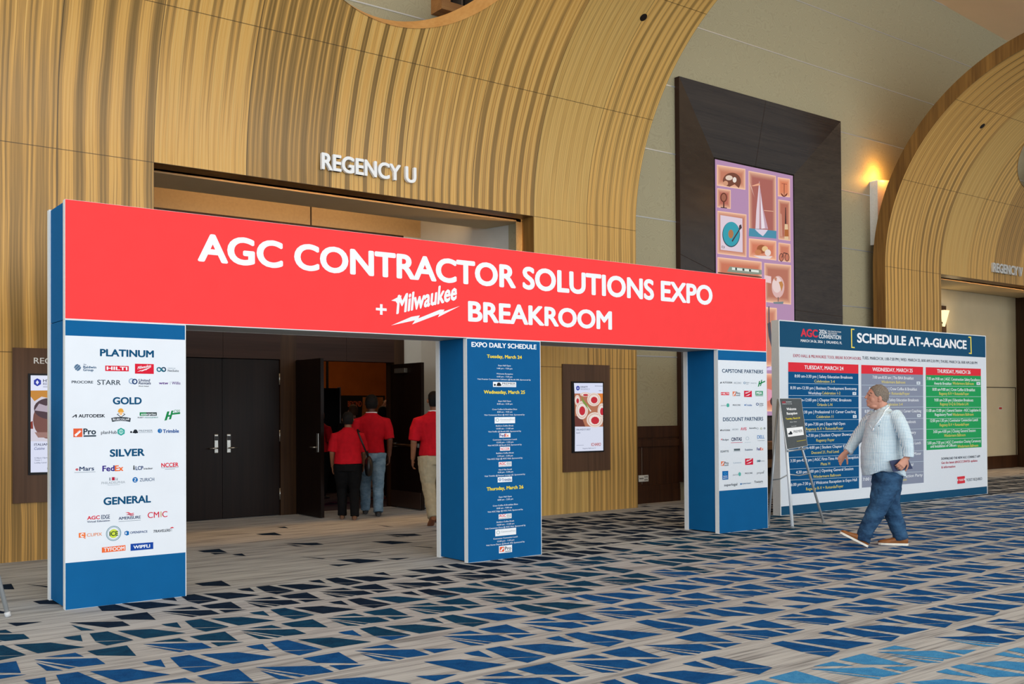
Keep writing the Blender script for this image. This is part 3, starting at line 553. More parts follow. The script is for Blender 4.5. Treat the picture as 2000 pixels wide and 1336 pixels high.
RIGHT=[
('heading_lettering','dark blue capital heading',[('T','CAPSTONE PARTNERS',7.2647,8.0109,1.8887,0.043,'1f4468',2,0,0)]),
('sponsor_logo','small dark wordmark',[('T','AUTODESK',7.2702,7.4461,1.7624,0.0196,'222831',2,0,0),('P',[(7.2242,1.7609),(7.2437,1.7789),(7.2534,1.7791),(7.2531,1.7612)],'222831')]),
('sponsor_logo','small dark wordmark',[('T','ARCORO',7.4683,7.6051,1.7586,0.0214,'8c98a5',1,0,0)]),
('sponsor_logo','small blue lattice logo',[('C',7.6629,1.7708,0.0202,0.0133,0.6,'5d84a8'),('T','Baldwin',7.6907,7.754,1.7698,0.0133,'8c98a5',1,0,0),('T','Group',7.6904,7.736,1.7539,0.0116,'8c98a5',1,0,0)]),
('sponsor_logo','small dark wordmark',[('T','SMARTTIE',7.7794,7.8844,1.7636,0.0117,'8c98a5',1,0,0)]),
('sponsor_logo','green slanted letter logo',[('P',[(7.9096,1.7267),(7.9338,1.7958),(7.9533,1.7994),(7.9464,1.7732),(7.9646,1.7776),(7.9729,1.8097),(7.9911,1.8133),(7.9855,1.7846),(8.0484,1.804),(8.0456,1.787),(7.9801,1.7677),(7.9667,1.7373),(7.9485,1.7338),(7.9592,1.7608),(7.941,1.7572),(7.9303,1.7302)],'17834a')]),
('sponsor_logo','red box logo',[('P',[(7.2407,1.6219),(7.3854,1.6219),(7.3854,1.6569),(7.2407,1.6569)],'d8213a'),('T','HILTI',7.2516,7.3756,1.63,0.0195,'eef4fc',2,0,0)]),
('sponsor_logo','orange square logo beside dark lettering',[('P',[(7.4468,1.6127),(7.5012,1.6127),(7.5012,1.6669),(7.4468,1.6669)],'e2805f'),('P',[(7.4515,1.6225),(7.4866,1.6604),(7.4964,1.6506),(7.4637,1.616)],'eef4fc'),('T','Pro',7.5062,7.5834,1.6286,0.0362,'33404e',2,0,0),('P',[(7.5058,1.6146),(7.583,1.6146),(7.583,1.6212),(7.5058,1.6212)],'33404e')]),
('sponsor_logo','red box logo with white script and bolt',[('P',[(7.6535,1.602),(7.7954,1.602),(7.7954,1.6768),(7.6535,1.6768)],'d1173a'),('T','Milwaukee',7.6748,7.7741,1.6357,0.0224,'eef4fc',2,0.2,0.3),('P',[(7.6701,1.613),(7.7812,1.6434),(7.7381,1.6208)],'eef4fc')]),
('sponsor_logo','green outlined box logo',[('P',[(7.8621,1.6262),(8.0044,1.6262),(8.0044,1.6765),(7.8621,1.6765)],'4a9a76'),('T','MSA',7.8827,7.9862,1.6363,0.0302,'eef4fc',3,0,0),('P',[(7.8642,1.6144),(8.004,1.6144),(8.004,1.6211),(7.8642,1.6211)],'17834a')]),
('sponsor_logo','green hexagon logo beside thin lettering',[('T','planHub',7.2377,7.3322,1.4942,0.0146,'8c98a5',1,0,0),('P',[(7.3619,1.5275),(7.3862,1.516),(7.3858,1.4899),(7.3612,1.4786),(7.337,1.49),(7.3373,1.5161)],'4fae9f')]),
('sponsor_logo','small dark wordmark',[('T','PROCORE',7.4475,7.5864,1.497,0.0164,'33404e',2,0,0)]),
('sponsor_logo','blue wordmark',[('T','Trimble',7.6819,7.7961,1.494,0.0216,'3f6fb0',2,0,0),('C',7.6693,1.5049,0.0126,0.0083,0,'1469b0')]),
('sponsor_logo','blue ring logo beside dark lettering',[('C',7.8975,1.5154,0.0258,0.0168,0.6,'21467f'),('T','United',7.9351,8.0078,1.517,0.0135,'33404e',2,0,0),('T','Rentals',7.9323,8.0102,1.4985,0.0135,'33404e',2,0,0),('P',[(7.932,1.4834),(7.9942,1.4834),(7.9942,1.4868),(7.932,1.4868)],'8c98a5')]),
('heading_lettering','dark blue capital heading',[('T','DISCOUNT PARTNERS',7.2718,8.0025,1.3149,0.0446,'1f4468',2,0,0)]),
('sponsor_logo','small dark wordmark',[('T','AUTODESK',7.2532,7.3968,1.1996,0.0179,'222831',2,0,0),('P',[(7.2193,1.2022),(7.234,1.2198),(7.2461,1.2196),(7.2458,1.2017)],'222831')]),
('sponsor_logo','small dark wordmark',[('T','ARCORO',7.4337,7.5426,1.2066,0.018,'8c98a5',1,0,0)]),
('sponsor_logo','red slanted wordmark',[('T','AVIS',7.5851,7.6931,1.2024,0.0347,'d23a5c',2,0,0)]),
('sponsor_logo','small dark wordmark',[('T','BatteriesPlus',7.7438,7.8767,1.2187,0.0167,'33404e',2,0,0),('C',7.8972,1.2207,0.0181,0.0117,0.7,'8c98a5')]),
('sponsor_logo','small round olive and dark logos',[('C',7.9644,1.2179,0.0182,0.0118,0.6,'8f9a50'),('C',8.0269,1.2203,0.017,0.011,0.4,'5d6d7c')]),
('sponsor_logo','wordmark with a red corner',[('P',[(7.236,1.109),(7.2574,1.1103),(7.2438,1.0927),(7.2357,1.0928)],'d23a4c'),('T','Budget',7.26,7.3707,1.0883,0.0199,'56606c',2,0,0)]),
('sponsor_logo','large dark blue wordmark',[('T','CINTAS',7.417,7.6043,1.0784,0.0419,'23345c',3,0,0),('P',[(7.4083,1.0555),(7.6177,1.0555),(7.6177,1.061),(7.4083,1.061)],'c4546c')]),
('sponsor_logo','pale oval logo',[('C',7.7078,1.1042,0.0309,0.0203,0.8,'a9bccb'),('P',[(7.6567,1.0544),(7.7691,1.0544),(7.7691,1.058),(7.6567,1.058)],'a9bccb')]),
('sponsor_logo','bright blue wordmark',[('T','DELL',7.8895,8.0277,1.0969,0.041,'2c7cbf',2,0,0),('T','Technologies',7.8917,8.03,1.0689,0.0112,'8c98a5',1,0,0)]),
('sponsor_logo','small dark wordmark',[('T','EGNYTE',7.226,7.3688,0.9489,0.0234,'33404e',2,0,0)]),
('sponsor_logo','dark bar logo',[('P',[(7.4618,0.9624),(7.5721,0.9624),(7.5721,0.9861),(7.4618,0.9861)],'55646c'),('P',[(7.4533,0.9515),(7.5773,0.9515),(7.5773,0.9552),(7.4533,0.9552)],'8c98a5')]),
('sponsor_logo','small dark wordmark',[('T','Exaktime',7.6611,7.8019,0.958,0.0221,'26456e',2,0,0)]),
('sponsor_logo','purple and orange wordmark',[('T','Fed',7.8788,7.9448,0.9538,0.0353,'3b3a86',3,0,0),('T','Ex',7.9448,8.0024,0.9538,0.0354,'ee6a2c',3,0,0)]),
('sponsor_logo','orange square logo beside dark lettering',[('P',[(7.2308,0.7914),(7.284,0.7914),(7.284,0.8448),(7.2308,0.8448)],'e2805f'),('P',[(7.236,0.8019),(7.2697,0.8379),(7.2793,0.8278),(7.2474,0.795)],'eef4fc'),('T','Pro',7.2889,7.3643,0.8042,0.0357,'33404e',2,0,0),('P',[(7.2885,0.7904),(7.3639,0.7904),(7.3639,0.7969),(7.2885,0.7969)],'33404e')]),
('sponsor_logo','small dark wordmark',[('T','Lenovo',7.4516,7.5921,0.8118,0.0164,'7d9db8',1,0,0)]),
('sponsor_logo','red box logo with white script and bolt',[('P',[(7.6619,0.7865),(7.8084,0.7865),(7.8084,0.862),(7.6619,0.862)],'d1173a'),('T','Milwaukee',7.6839,7.7864,0.8205,0.0227,'eef4fc',2,0.2,0.3),('P',[(7.679,0.7999),(7.7937,0.826),(7.7493,0.8048)],'eef4fc')]),
('sponsor_logo','teal loop logo',[('C',7.8968,0.825,0.0186,0.0121,0.4,'1f6f86'),('C',7.9283,0.8258,0.0187,0.0121,0.4,'0f3f5e'),('T','NetSuite',7.9542,8.0235,0.8171,0.0131,'8c98a5',1,0,0)]),
('sponsor_logo','blue box logo',[('P',[(7.2518,0.6277),(7.357,0.6277),(7.357,0.7295),(7.2518,0.7295)],'1469b0'),('C',7.3045,0.6998,0.0243,0.0162,0.6,'3d8fd0'),('T','TRAFFIC',7.2651,7.3433,0.661,0.0126,'eef4fc',1,0,0),('T','SAFETY',7.2621,7.3457,0.6394,0.0126,'eef4fc',1,0,0)]),
('sponsor_logo','green hexagon logo beside thin lettering',[('T','planHub',7.4387,7.5321,0.6693,0.0164,'8c98a5',1,0,0),('P',[(7.5601,0.7071),(7.5849,0.6933),(7.5817,0.666),(7.5594,0.656),(7.5375,0.6698),(7.5379,0.6953)],'5cb3ac')]),
('sponsor_logo','small dark wordmark',[('T','PROCORE',7.6572,7.7951,0.6772,0.0166,'33404e',2,0,0)]),
('sponsor_logo','small dark wordmark',[('T','propeli',7.8776,8.0099,0.6716,0.0242,'56606c',1,0.15,0),('P',[(8.0015,0.6959),(8.0159,0.6959),(8.0159,0.7052),(8.0015,0.7052)],'8c98a5')]),
('sponsor_logo','small dark wordmark',[('T','superlegal',7.2826,7.5167,0.5499,0.029,'3b4652',2,0,0)]),
('sponsor_logo','small blue wordmark',[('P',[(7.572,0.5526),(7.5942,0.5526),(7.5942,0.5727),(7.572,0.5727)],'1469b0'),('T','SUMMITPOINT',7.5998,7.7679,0.5568,0.0147,'3d6f9c',2,0,0)]),
('sponsor_logo','small dark wordmark',[('T','Youturn',7.8249,7.9852,0.5618,0.0297,'454f5a',2,0,0),('P',[(7.9043,0.5476),(7.9906,0.5476),(7.9906,0.5513),(7.9043,0.5513)],'b9c3cc')]),
]
SCHED=[
('event_lettering','red and white convention title',[('T','AGC',9.8202,10.2075,2.4634,0.1102,'e03a4c',4,0,0)]),
('event_lettering','white convention title',[('T','2026',10.2397,10.4171,2.5233,0.0559,'eef4fc',2,0,0),('T','THE CONSTRUCTION',10.4334,10.7577,2.5525,0.0199,'eef4fc',1,0,0),('T','ASSOCIATION',10.4329,10.6573,2.524,0.0199,'eef4fc',1,0,0),('T','CONVENTION',10.2332,10.7564,2.4557,0.0595,'eef4fc',2,0,0)]),
('event_lettering','white dates and town',[('T','MARCH 24-26, 2026  |  ORLANDO, FL',9.8183,10.7775,2.389,0.0361,'eef4fc',2,0,0)]),
('title_lettering','large white capital heading',[('T','SCHEDULE AT-A-GLANCE',11.1515,14.2257,2.4259,0.1439,'f0f5fe',4,0,0)]),
('bracket','yellow square bracket around the heading',[('P',[(11.0859,2.6256),(11.0004,2.6252),(11.004,2.3435),(11.0895,2.3412),(11.0898,2.3581),(11.027,2.3595),(11.0257,2.6095),(11.0856,2.6087)],'f0dd62')]),
('bracket','yellow square bracket around the heading',[('P',[(14.2858,2.6379),(14.3738,2.6376),(14.3856,2.3499),(14.294,2.353),(14.2944,2.3702),(14.353,2.3681),(14.3439,2.6172),(14.2854,2.6188)],'f0dd62')]),
('hours_lettering','red heading of the opening hours',[('T','EXPO HALL & MILWAUKEE TOOL BREAK ROOM HOURS:',9.6515,11.2513,2.1722,0.0412,'b83a52',1,0,0)]),
('hours_lettering','dark line of opening hours',[('T','TUES. MARCH 24, 1:00-7:30 PM | WED. MARCH 25, 8:00 AM-5:30 PM | THURS. MARCH 26, 8:00 AM-2:00 PM',11.2737,14.5573,2.1831,0.0435,'3f4a5a',1,0,0)]),
('schedule_column','blue column under a red day heading',[('P',[(9.5394,2.0991),(11.1771,2.1011),(11.1747,1.9685),(9.5375,1.9691)],'e23443'),('P',[(9.5375,1.9691),(11.1747,1.9685),(11.162,0.28),(9.5269,0.2821)],'0d5488'),('T','TUESDAY, MARCH 24',9.8952,10.8073,2.0101,0.0525,'eef4fc',2,0,0),('T','8:00 am-3:30 pm | Safety Education Breakouts',9.6753,11.0307,1.891,0.041,'eef4fc',1,0,0),('T','Celebration 3-4',10.117,10.5934,1.8248,0.0394,'e3d36a',1,0,0),('P',[(9.5401,1.8106),(11.1805,1.809),(11.1805,1.8045),(9.54,1.8064)],'cfe0ee'),('T','8:30 am-12:30 pm | Business Development Bootcamp',9.5792,11.1278,1.727,0.041,'eef4fc',1,0,0),('T','Workshop',9.9753,10.2736,1.6563,0.039,'eef4fc',1,0,0),('T','Celebration 1-2',10.2896,10.7258,1.6581,0.0396,'e3d36a',1,0,0),('P',[(9.5375,1.6426),(11.1775,1.6391),(11.1774,1.6347),(9.5374,1.6384)],'cfe0ee'),('T','9:00 am-12:00 pm | Chapter SYNC Breakouts',9.6323,10.9935,1.5598,0.0409,'eef4fc',1,0,0),('T','Orlando L-N',10.1751,10.5303,1.4934,0.0394,'e3d36a',1,0,0),('P',[(9.535,1.4746),(11.1745,1.4677),(11.1744,1.4633),(9.5349,1.4705)],'cfe0ee'),('T','1:00 pm-4:30 pm | Professional 1:1 Career Coaching',9.5843,11.0987,1.3894,0.0409,'eef4fc',1,0,0),('T','Celebration 11',10.1565,10.5547,1.3228,0.0394,'e3d36a',1,0,0),('P',[(9.5324,1.3068),(11.1714,1.2964),(11.1714,1.292),(9.5323,1.3027)],'cfe0ee'),('T','1:00 pm-7:30 pm | Expo Hall Open',9.8364,10.8353,1.2191,0.0409,'eef4fc',1,0,0),('T','Regency R-V + Rotunda/Foyer',9.9181,10.7894,1.1524,0.0393,'e3d36a',1,0,0),('P',[(9.5299,1.139),(11.1685,1.1286),(11.1684,1.1241),(9.5298,1.1349)],'cfe0ee'),('T','4:00 pm-7:30 pm | Student Chapter Showcase',9.7162,11.03,1.0596,0.041,'eef4fc',1,0,0),('T','Regency Foyer',10.1485,10.5764,0.9898,0.0393,'e3d36a',1,0,0),('P',[(9.5271,0.9587),(11.1651,0.9405),(11.165,0.9361),(9.5271,0.9546)],'cfe0ee'),('T','2:30 pm-4:00 pm | Student Chapter Kickoff',9.7341,10.9815,0.8912,0.0409,'eef4fc',1,0,0),('T','Descend 21, Pool Level',10.0353,10.6726,0.8197,0.0393,'e3d36a',1,0,0),('P',[(9.5246,0.7911),(11.1622,0.7745),(11.1621,0.7701),(9.5245,0.787)],'cfe0ee'),('T','3:30 pm-4:30 pm | AGC First-Time Attendee Reception',9.5644,11.1496,0.7212,0.0409,'eef4fc',1,0,0),('T','Plaza H',10.2466,10.4617,0.6525,0.0393,'e3d36a',1,0,0),('P',[(9.5221,0.63),(11.1593,0.612),(11.1592,0.6076),(9.5221,0.6259)],'cfe0ee'),('T','4:30 pm-6:00 pm | Opening General Session',9.6832,11.0209,0.5575,0.0409,'eef4fc',1,0,0),('T','Windermere Ballroom',10.0693,10.7165,0.4806,0.0393,'e3d36a',1,0,0),('P',[(9.5198,0.4784),(11.1564,0.4496),(11.1563,0.4452),(9.5198,0.4743)],'cfe0ee'),('T','6:00 pm-7:30 pm | Welcome Reception in Expo Hall',9.5696,11.1092,0.3915,0.0408,'eef4fc',1,0,0),('T','Regency R-V + Rotunda/Foyer',9.9051,10.7747,0.3163,0.0392,'e3d36a',1,0,0)]),
('schedule_column','grey column under a red day heading',[('P',[(11.2493,2.0993),(12.9065,2.1036),(12.904,1.9799),(11.2469,1.9698)],'e23443'),('P',[(11.2469,1.9698),(12.904,1.9799),(12.8891,0.2817),(11.2343,0.2865)],'8a93aa'),('T','WEDNESDAY, MARCH 25',11.5323,12.6118,2.0118,0.0563,'eef4fc',2,0,0),('T','7:00 am-8:30 am | The BAA Breakfast',11.5331,12.6353,1.9003,0.044,'eef4fc',1,0,0),('T','Windermere Ballroom',11.7593,12.4033,1.8343,0.0423,'e3d36a',1,0,0),('P',[(11.2498,1.8029),(12.9105,1.8128),(12.9104,1.8081),(11.2497,1.7985)],'cfe0ee'),('T','8:00 am-9:00 am | Crew Coffee & Breakfast',11.4415,12.7291,1.7295,0.044,'eef4fc',1,0,0),('T','Regency R-V + Rotunda/Foyer',11.5111,12.521,1.6615,0.0421,'e3d36a',1,0,0),('P',[(11.2468,1.636),(12.907,1.6419),(12.9069,1.6372),(11.2467,1.6316)],'cfe0ee'),('T','8:30 am-3:30 pm | Safety Education Breakouts',11.3974,12.7712,1.5607,0.044,'eef4fc',1,0,0),('T','Celebration 3-4',11.8378,12.3206,1.4947,0.0422,'e3d36a',1,0,0),('P',[(11.2438,1.4692),(12.9036,1.4748),(12.9035,1.4701),(11.2437,1.4648)],'cfe0ee'),('T','8:30 am-4:30 pm | Professional 1:1 Career Coaching',11.3242,12.8397,1.3902,0.0439,'eef4fc',1,0,0),('T','Celebration 11',11.8346,12.2668,1.3226,0.0422,'e3d36a',1,0,0),('P',[(11.2408,1.2991),(12.8999,1.2969),(12.8998,1.2922),(11.2407,1.2947)],'cfe0ee'),('T','9:00 am-12:00 pm | Education Breakouts',11.4443,12.6797,1.2234,0.0439,'eef4fc',1,0,0),('T','Orlando L-R',11.9843,12.4982,1.1617,0.0425,'e3d36a',1,0,0),('P',[(11.2379,1.1359),(12.8965,1.13),(12.8964,1.1253),(11.2378,1.1315)],'cfe0ee'),('T','1:00 pm-2:30 pm | Industry Plenary',11.4708,12.6827,1.058,0.0439,'eef4fc',1,0,0),('T','Windermere Ballroom',11.7439,12.3867,0.9992,0.0421,'e3d36a',1,0,0),('P',[(11.2348,0.9659),(12.8931,0.9595),(12.893,0.9548),(11.2347,0.9615)],'cfe0ee'),('T','12:00 pm-1:30 pm | Contractor Connection Lunch',11.3388,12.8161,0.8895,0.0439,'eef4fc',1,0,0),('T','Regency R-V + Rotunda/Foyer',11.4962,12.5298,0.8287,0.042,'e3d36a',1,0,0),('P',[(11.2319,0.7995),(12.8896,0.7891),(12.8895,0.7844),(11.2318,0.7951)],'cfe0ee'),('T','4:00 pm-5:30 pm | Underground Mixer',11.3768,12.8258,0.7237,0.0439,'eef4fc',1,0,0),('T','Regency Foyer',11.8224,12.2854,0.6658,0.0421,'e3d36a',1,0,0),('P',[(11.2289,0.6365),(12.8861,0.6188),(12.886,0.6141),(11.2289,0.6321)],'cfe0ee'),('T','5:30 pm-6:30 pm | Hard Hat Social',11.4324,12.5949,0.5581,0.0438,'eef4fc',1,0,0),('T','Partner Lounge',11.8192,12.2821,0.4975,0.0421,'e3d36a',1,0,0),('P',[(11.2261,0.477),(12.8828,0.4595),(12.8827,0.4548),(11.226,0.4726)],'cfe0ee'),('T','7:00 pm-10:00 pm | Construction Party',11.2544,12.858,0.3851,0.0438,'eef4fc',1,0,0),('T','Celebration Ballroom',11.6059,12.4051,0.335,0.042,'e3d36a',1,0,0)]),
('schedule_column','green column under a red day heading',[('P',[(12.9859,2.1016),(14.6738,2.1098),(14.671,1.9895),(12.9833,1.9776)],'e23443'),('P',[(12.9833,1.9776),(14.671,1.9895),(14.6658,0.7922),(12.9789,0.7902)],'26a05e'),('T','THURSDAY, MARCH 26',13.3139,14.3386,2.0165,0.0602,'eef4fc',2,0,0),('T','7:00 am-9:00 am | AGC Construction Safety Excellence',13.0086,14.6473,1.8997,0.047,'eef4fc',1,0,0),('T','Awards Breakfast',13.2217,13.7455,1.8278,0.0446,'eef4fc',1,0,0),('T','Windermere Ballroom',13.7736,14.4372,1.8343,0.0456,'e3d36a',1,0,0),('P',[(12.9865,1.8063),(14.6783,1.8151),(14.6782,1.81),(12.9864,1.8015)],'cfe0ee'),('T','8:00 am-9:00 am | Crew Coffee & Breakfast',13.1725,14.4793,1.7307,0.047,'eef4fc',1,0,0),('T','Regency R-V + Rotunda/Foyer',13.3678,14.2791,1.6659,0.0451,'e3d36a',1,0,0),('P',[(12.983,1.6386),(14.6743,1.6425),(14.6742,1.6374),(12.9829,1.6338)],'cfe0ee'),('T','9:00 am-2:30 pm | Education Breakouts',13.2229,14.4161,1.5597,0.047,'eef4fc',1,0,0),('T','Regency O-Q & Orlando L-N',13.3916,14.2533,1.4967,0.0451,'e3d36a',1,0,0),('P',[(12.9795,1.4673),(14.6702,1.4661),(14.6701,1.461),(12.9794,1.4626)],'cfe0ee'),('T','11:00 am-12:00 pm | General Session - AGC Legislative &',12.9918,14.6502,1.3926,0.0469,'eef4fc',1,0,0),('T','Regulatory Panel',13.2317,13.7415,1.3285,0.0445,'eef4fc',1,0,0),('T','Windermere Ballroom',13.7626,14.418,1.3236,0.0455,'e3d36a',1,0,0),('P',[(12.9758,1.2889),(14.666,1.284),(14.6659,1.279),(12.9757,1.2842)],'cfe0ee'),('T','12:00 pm-1:30 pm | Contractor Connection Lunch',13.0952,14.5567,1.231,0.0469,'eef4fc',1,0,0),('T','Regency R-V + Rotunda/Foyer',13.371,14.2748,1.1605,0.0451,'e3d36a',1,0,0),('P',[(12.9724,1.1215),(14.662,1.1117),(14.6619,1.1067),(12.9723,1.1168)],'cfe0ee'),('T','3:00 pm-4:00 pm | Closing General Session',13.1789,14.4782,1.0544,0.0469,'eef4fc',1,0,0),('T','Windermere Ballroom',13.4977,14.1546,0.9876,0.0451,'e3d36a',1,0,0),('P',[(12.969,0.9578),(14.6583,0.9511),(14.6581,0.946),(12.9689,0.9531)],'cfe0ee'),('T','5:00 pm-7:30 pm | AGC Convention Closing Ceremony',13.0081,14.6454,0.8782,0.0469,'eef4fc',1,0,0),('T','and Installation of Officers',13.0935,13.8715,0.8241,0.0445,'eef4fc',1,0,0),('T','Windermere Ballroom',13.8998,14.5543,0.8041,0.0457,'e3d36a',1,0,0)]),
('ticket_mark','small pale ticket symbol',[('P',[(11.0207,1.6523),(11.1121,1.6523),(11.1121,1.6962),(11.0207,1.6962)],'dbe6f2'),('P',[(11.0463,1.6658),(11.0863,1.6658),(11.0863,1.6827),(11.0463,1.6827)],'9aa9bd')]),
('ticket_mark','small pale ticket symbol',[('P',[(11.0234,1.316),(11.1147,1.316),(11.1147,1.3599),(11.0234,1.3599)],'dbe6f2'),('P',[(11.049,1.3295),(11.089,1.3295),(11.089,1.3464),(11.049,1.3464)],'9aa9bd')]),
('ticket_mark','small pale ticket symbol',[('P',[(12.7146,1.824),(12.8191,1.824),(12.8191,1.871),(12.7146,1.871)],'dbe6f2'),('P',[(12.7439,1.8385),(12.7896,1.8385),(12.7896,1.8565),(12.7439,1.8565)],'9aa9bd')]),
('ticket_mark','small pale ticket symbol',[('P',[(12.7207,1.3144),(12.8251,1.3144),(12.8251,1.3614),(12.7207,1.3614)],'dbe6f2'),('P',[(12.75,1.3288),(12.7957,1.3288),(12.7957,1.3469),(12.75,1.3469)],'9aa9bd')]),
('ticket_mark','small pale ticket symbol',[('P',[(14.5224,1.8354),(14.6418,1.8354),(14.6418,1.8857),(14.5224,1.8857)],'dbe6f2'),('P',[(14.5559,1.8509),(14.6081,1.8509),(14.6081,1.8702),(14.5559,1.8702)],'9aa9bd')]),
('app_lettering','dark line of small text',[('T','DOWNLOAD THE NEW AGC CONNECT APP',13.4111,14.6169,0.6211,0.0378,'3f4a5a',2,0,0)]),
('app_lettering','red line of small text',[('T','Get the latest #AGCCONV26 updates',13.4096,14.5258,0.5547,0.0377,'b83a52',2,0,0)]),
('app_lettering','red line of small text',[('T','& information',13.4079,13.8286,0.4851,0.0372,'b83a52',2,0,0)]),
('ticket_mark','red ticket symbol',[('P',[(13.8824,0.3289),(14.1172,0.3334),(14.1228,0.2173),(13.8879,0.2138)],'d83a48'),('T','TICKET',13.9294,14.0832,0.2571,0.0299,'eef4fc',2,0,0),('P',[(13.8734,0.2889),(13.9056,0.2895),(13.9049,0.2597),(13.8728,0.2591)],'dfe8f2'),('P',[(14.0959,0.2915),(14.1286,0.2921),(14.1279,0.2621),(14.0952,0.2615)],'dfe8f2')]),
('legend_lettering','thin dark text',[('T','TICKET REQUIRED',14.165,14.6736,0.2422,0.0433,'5a6472',1,0,0)]),
]
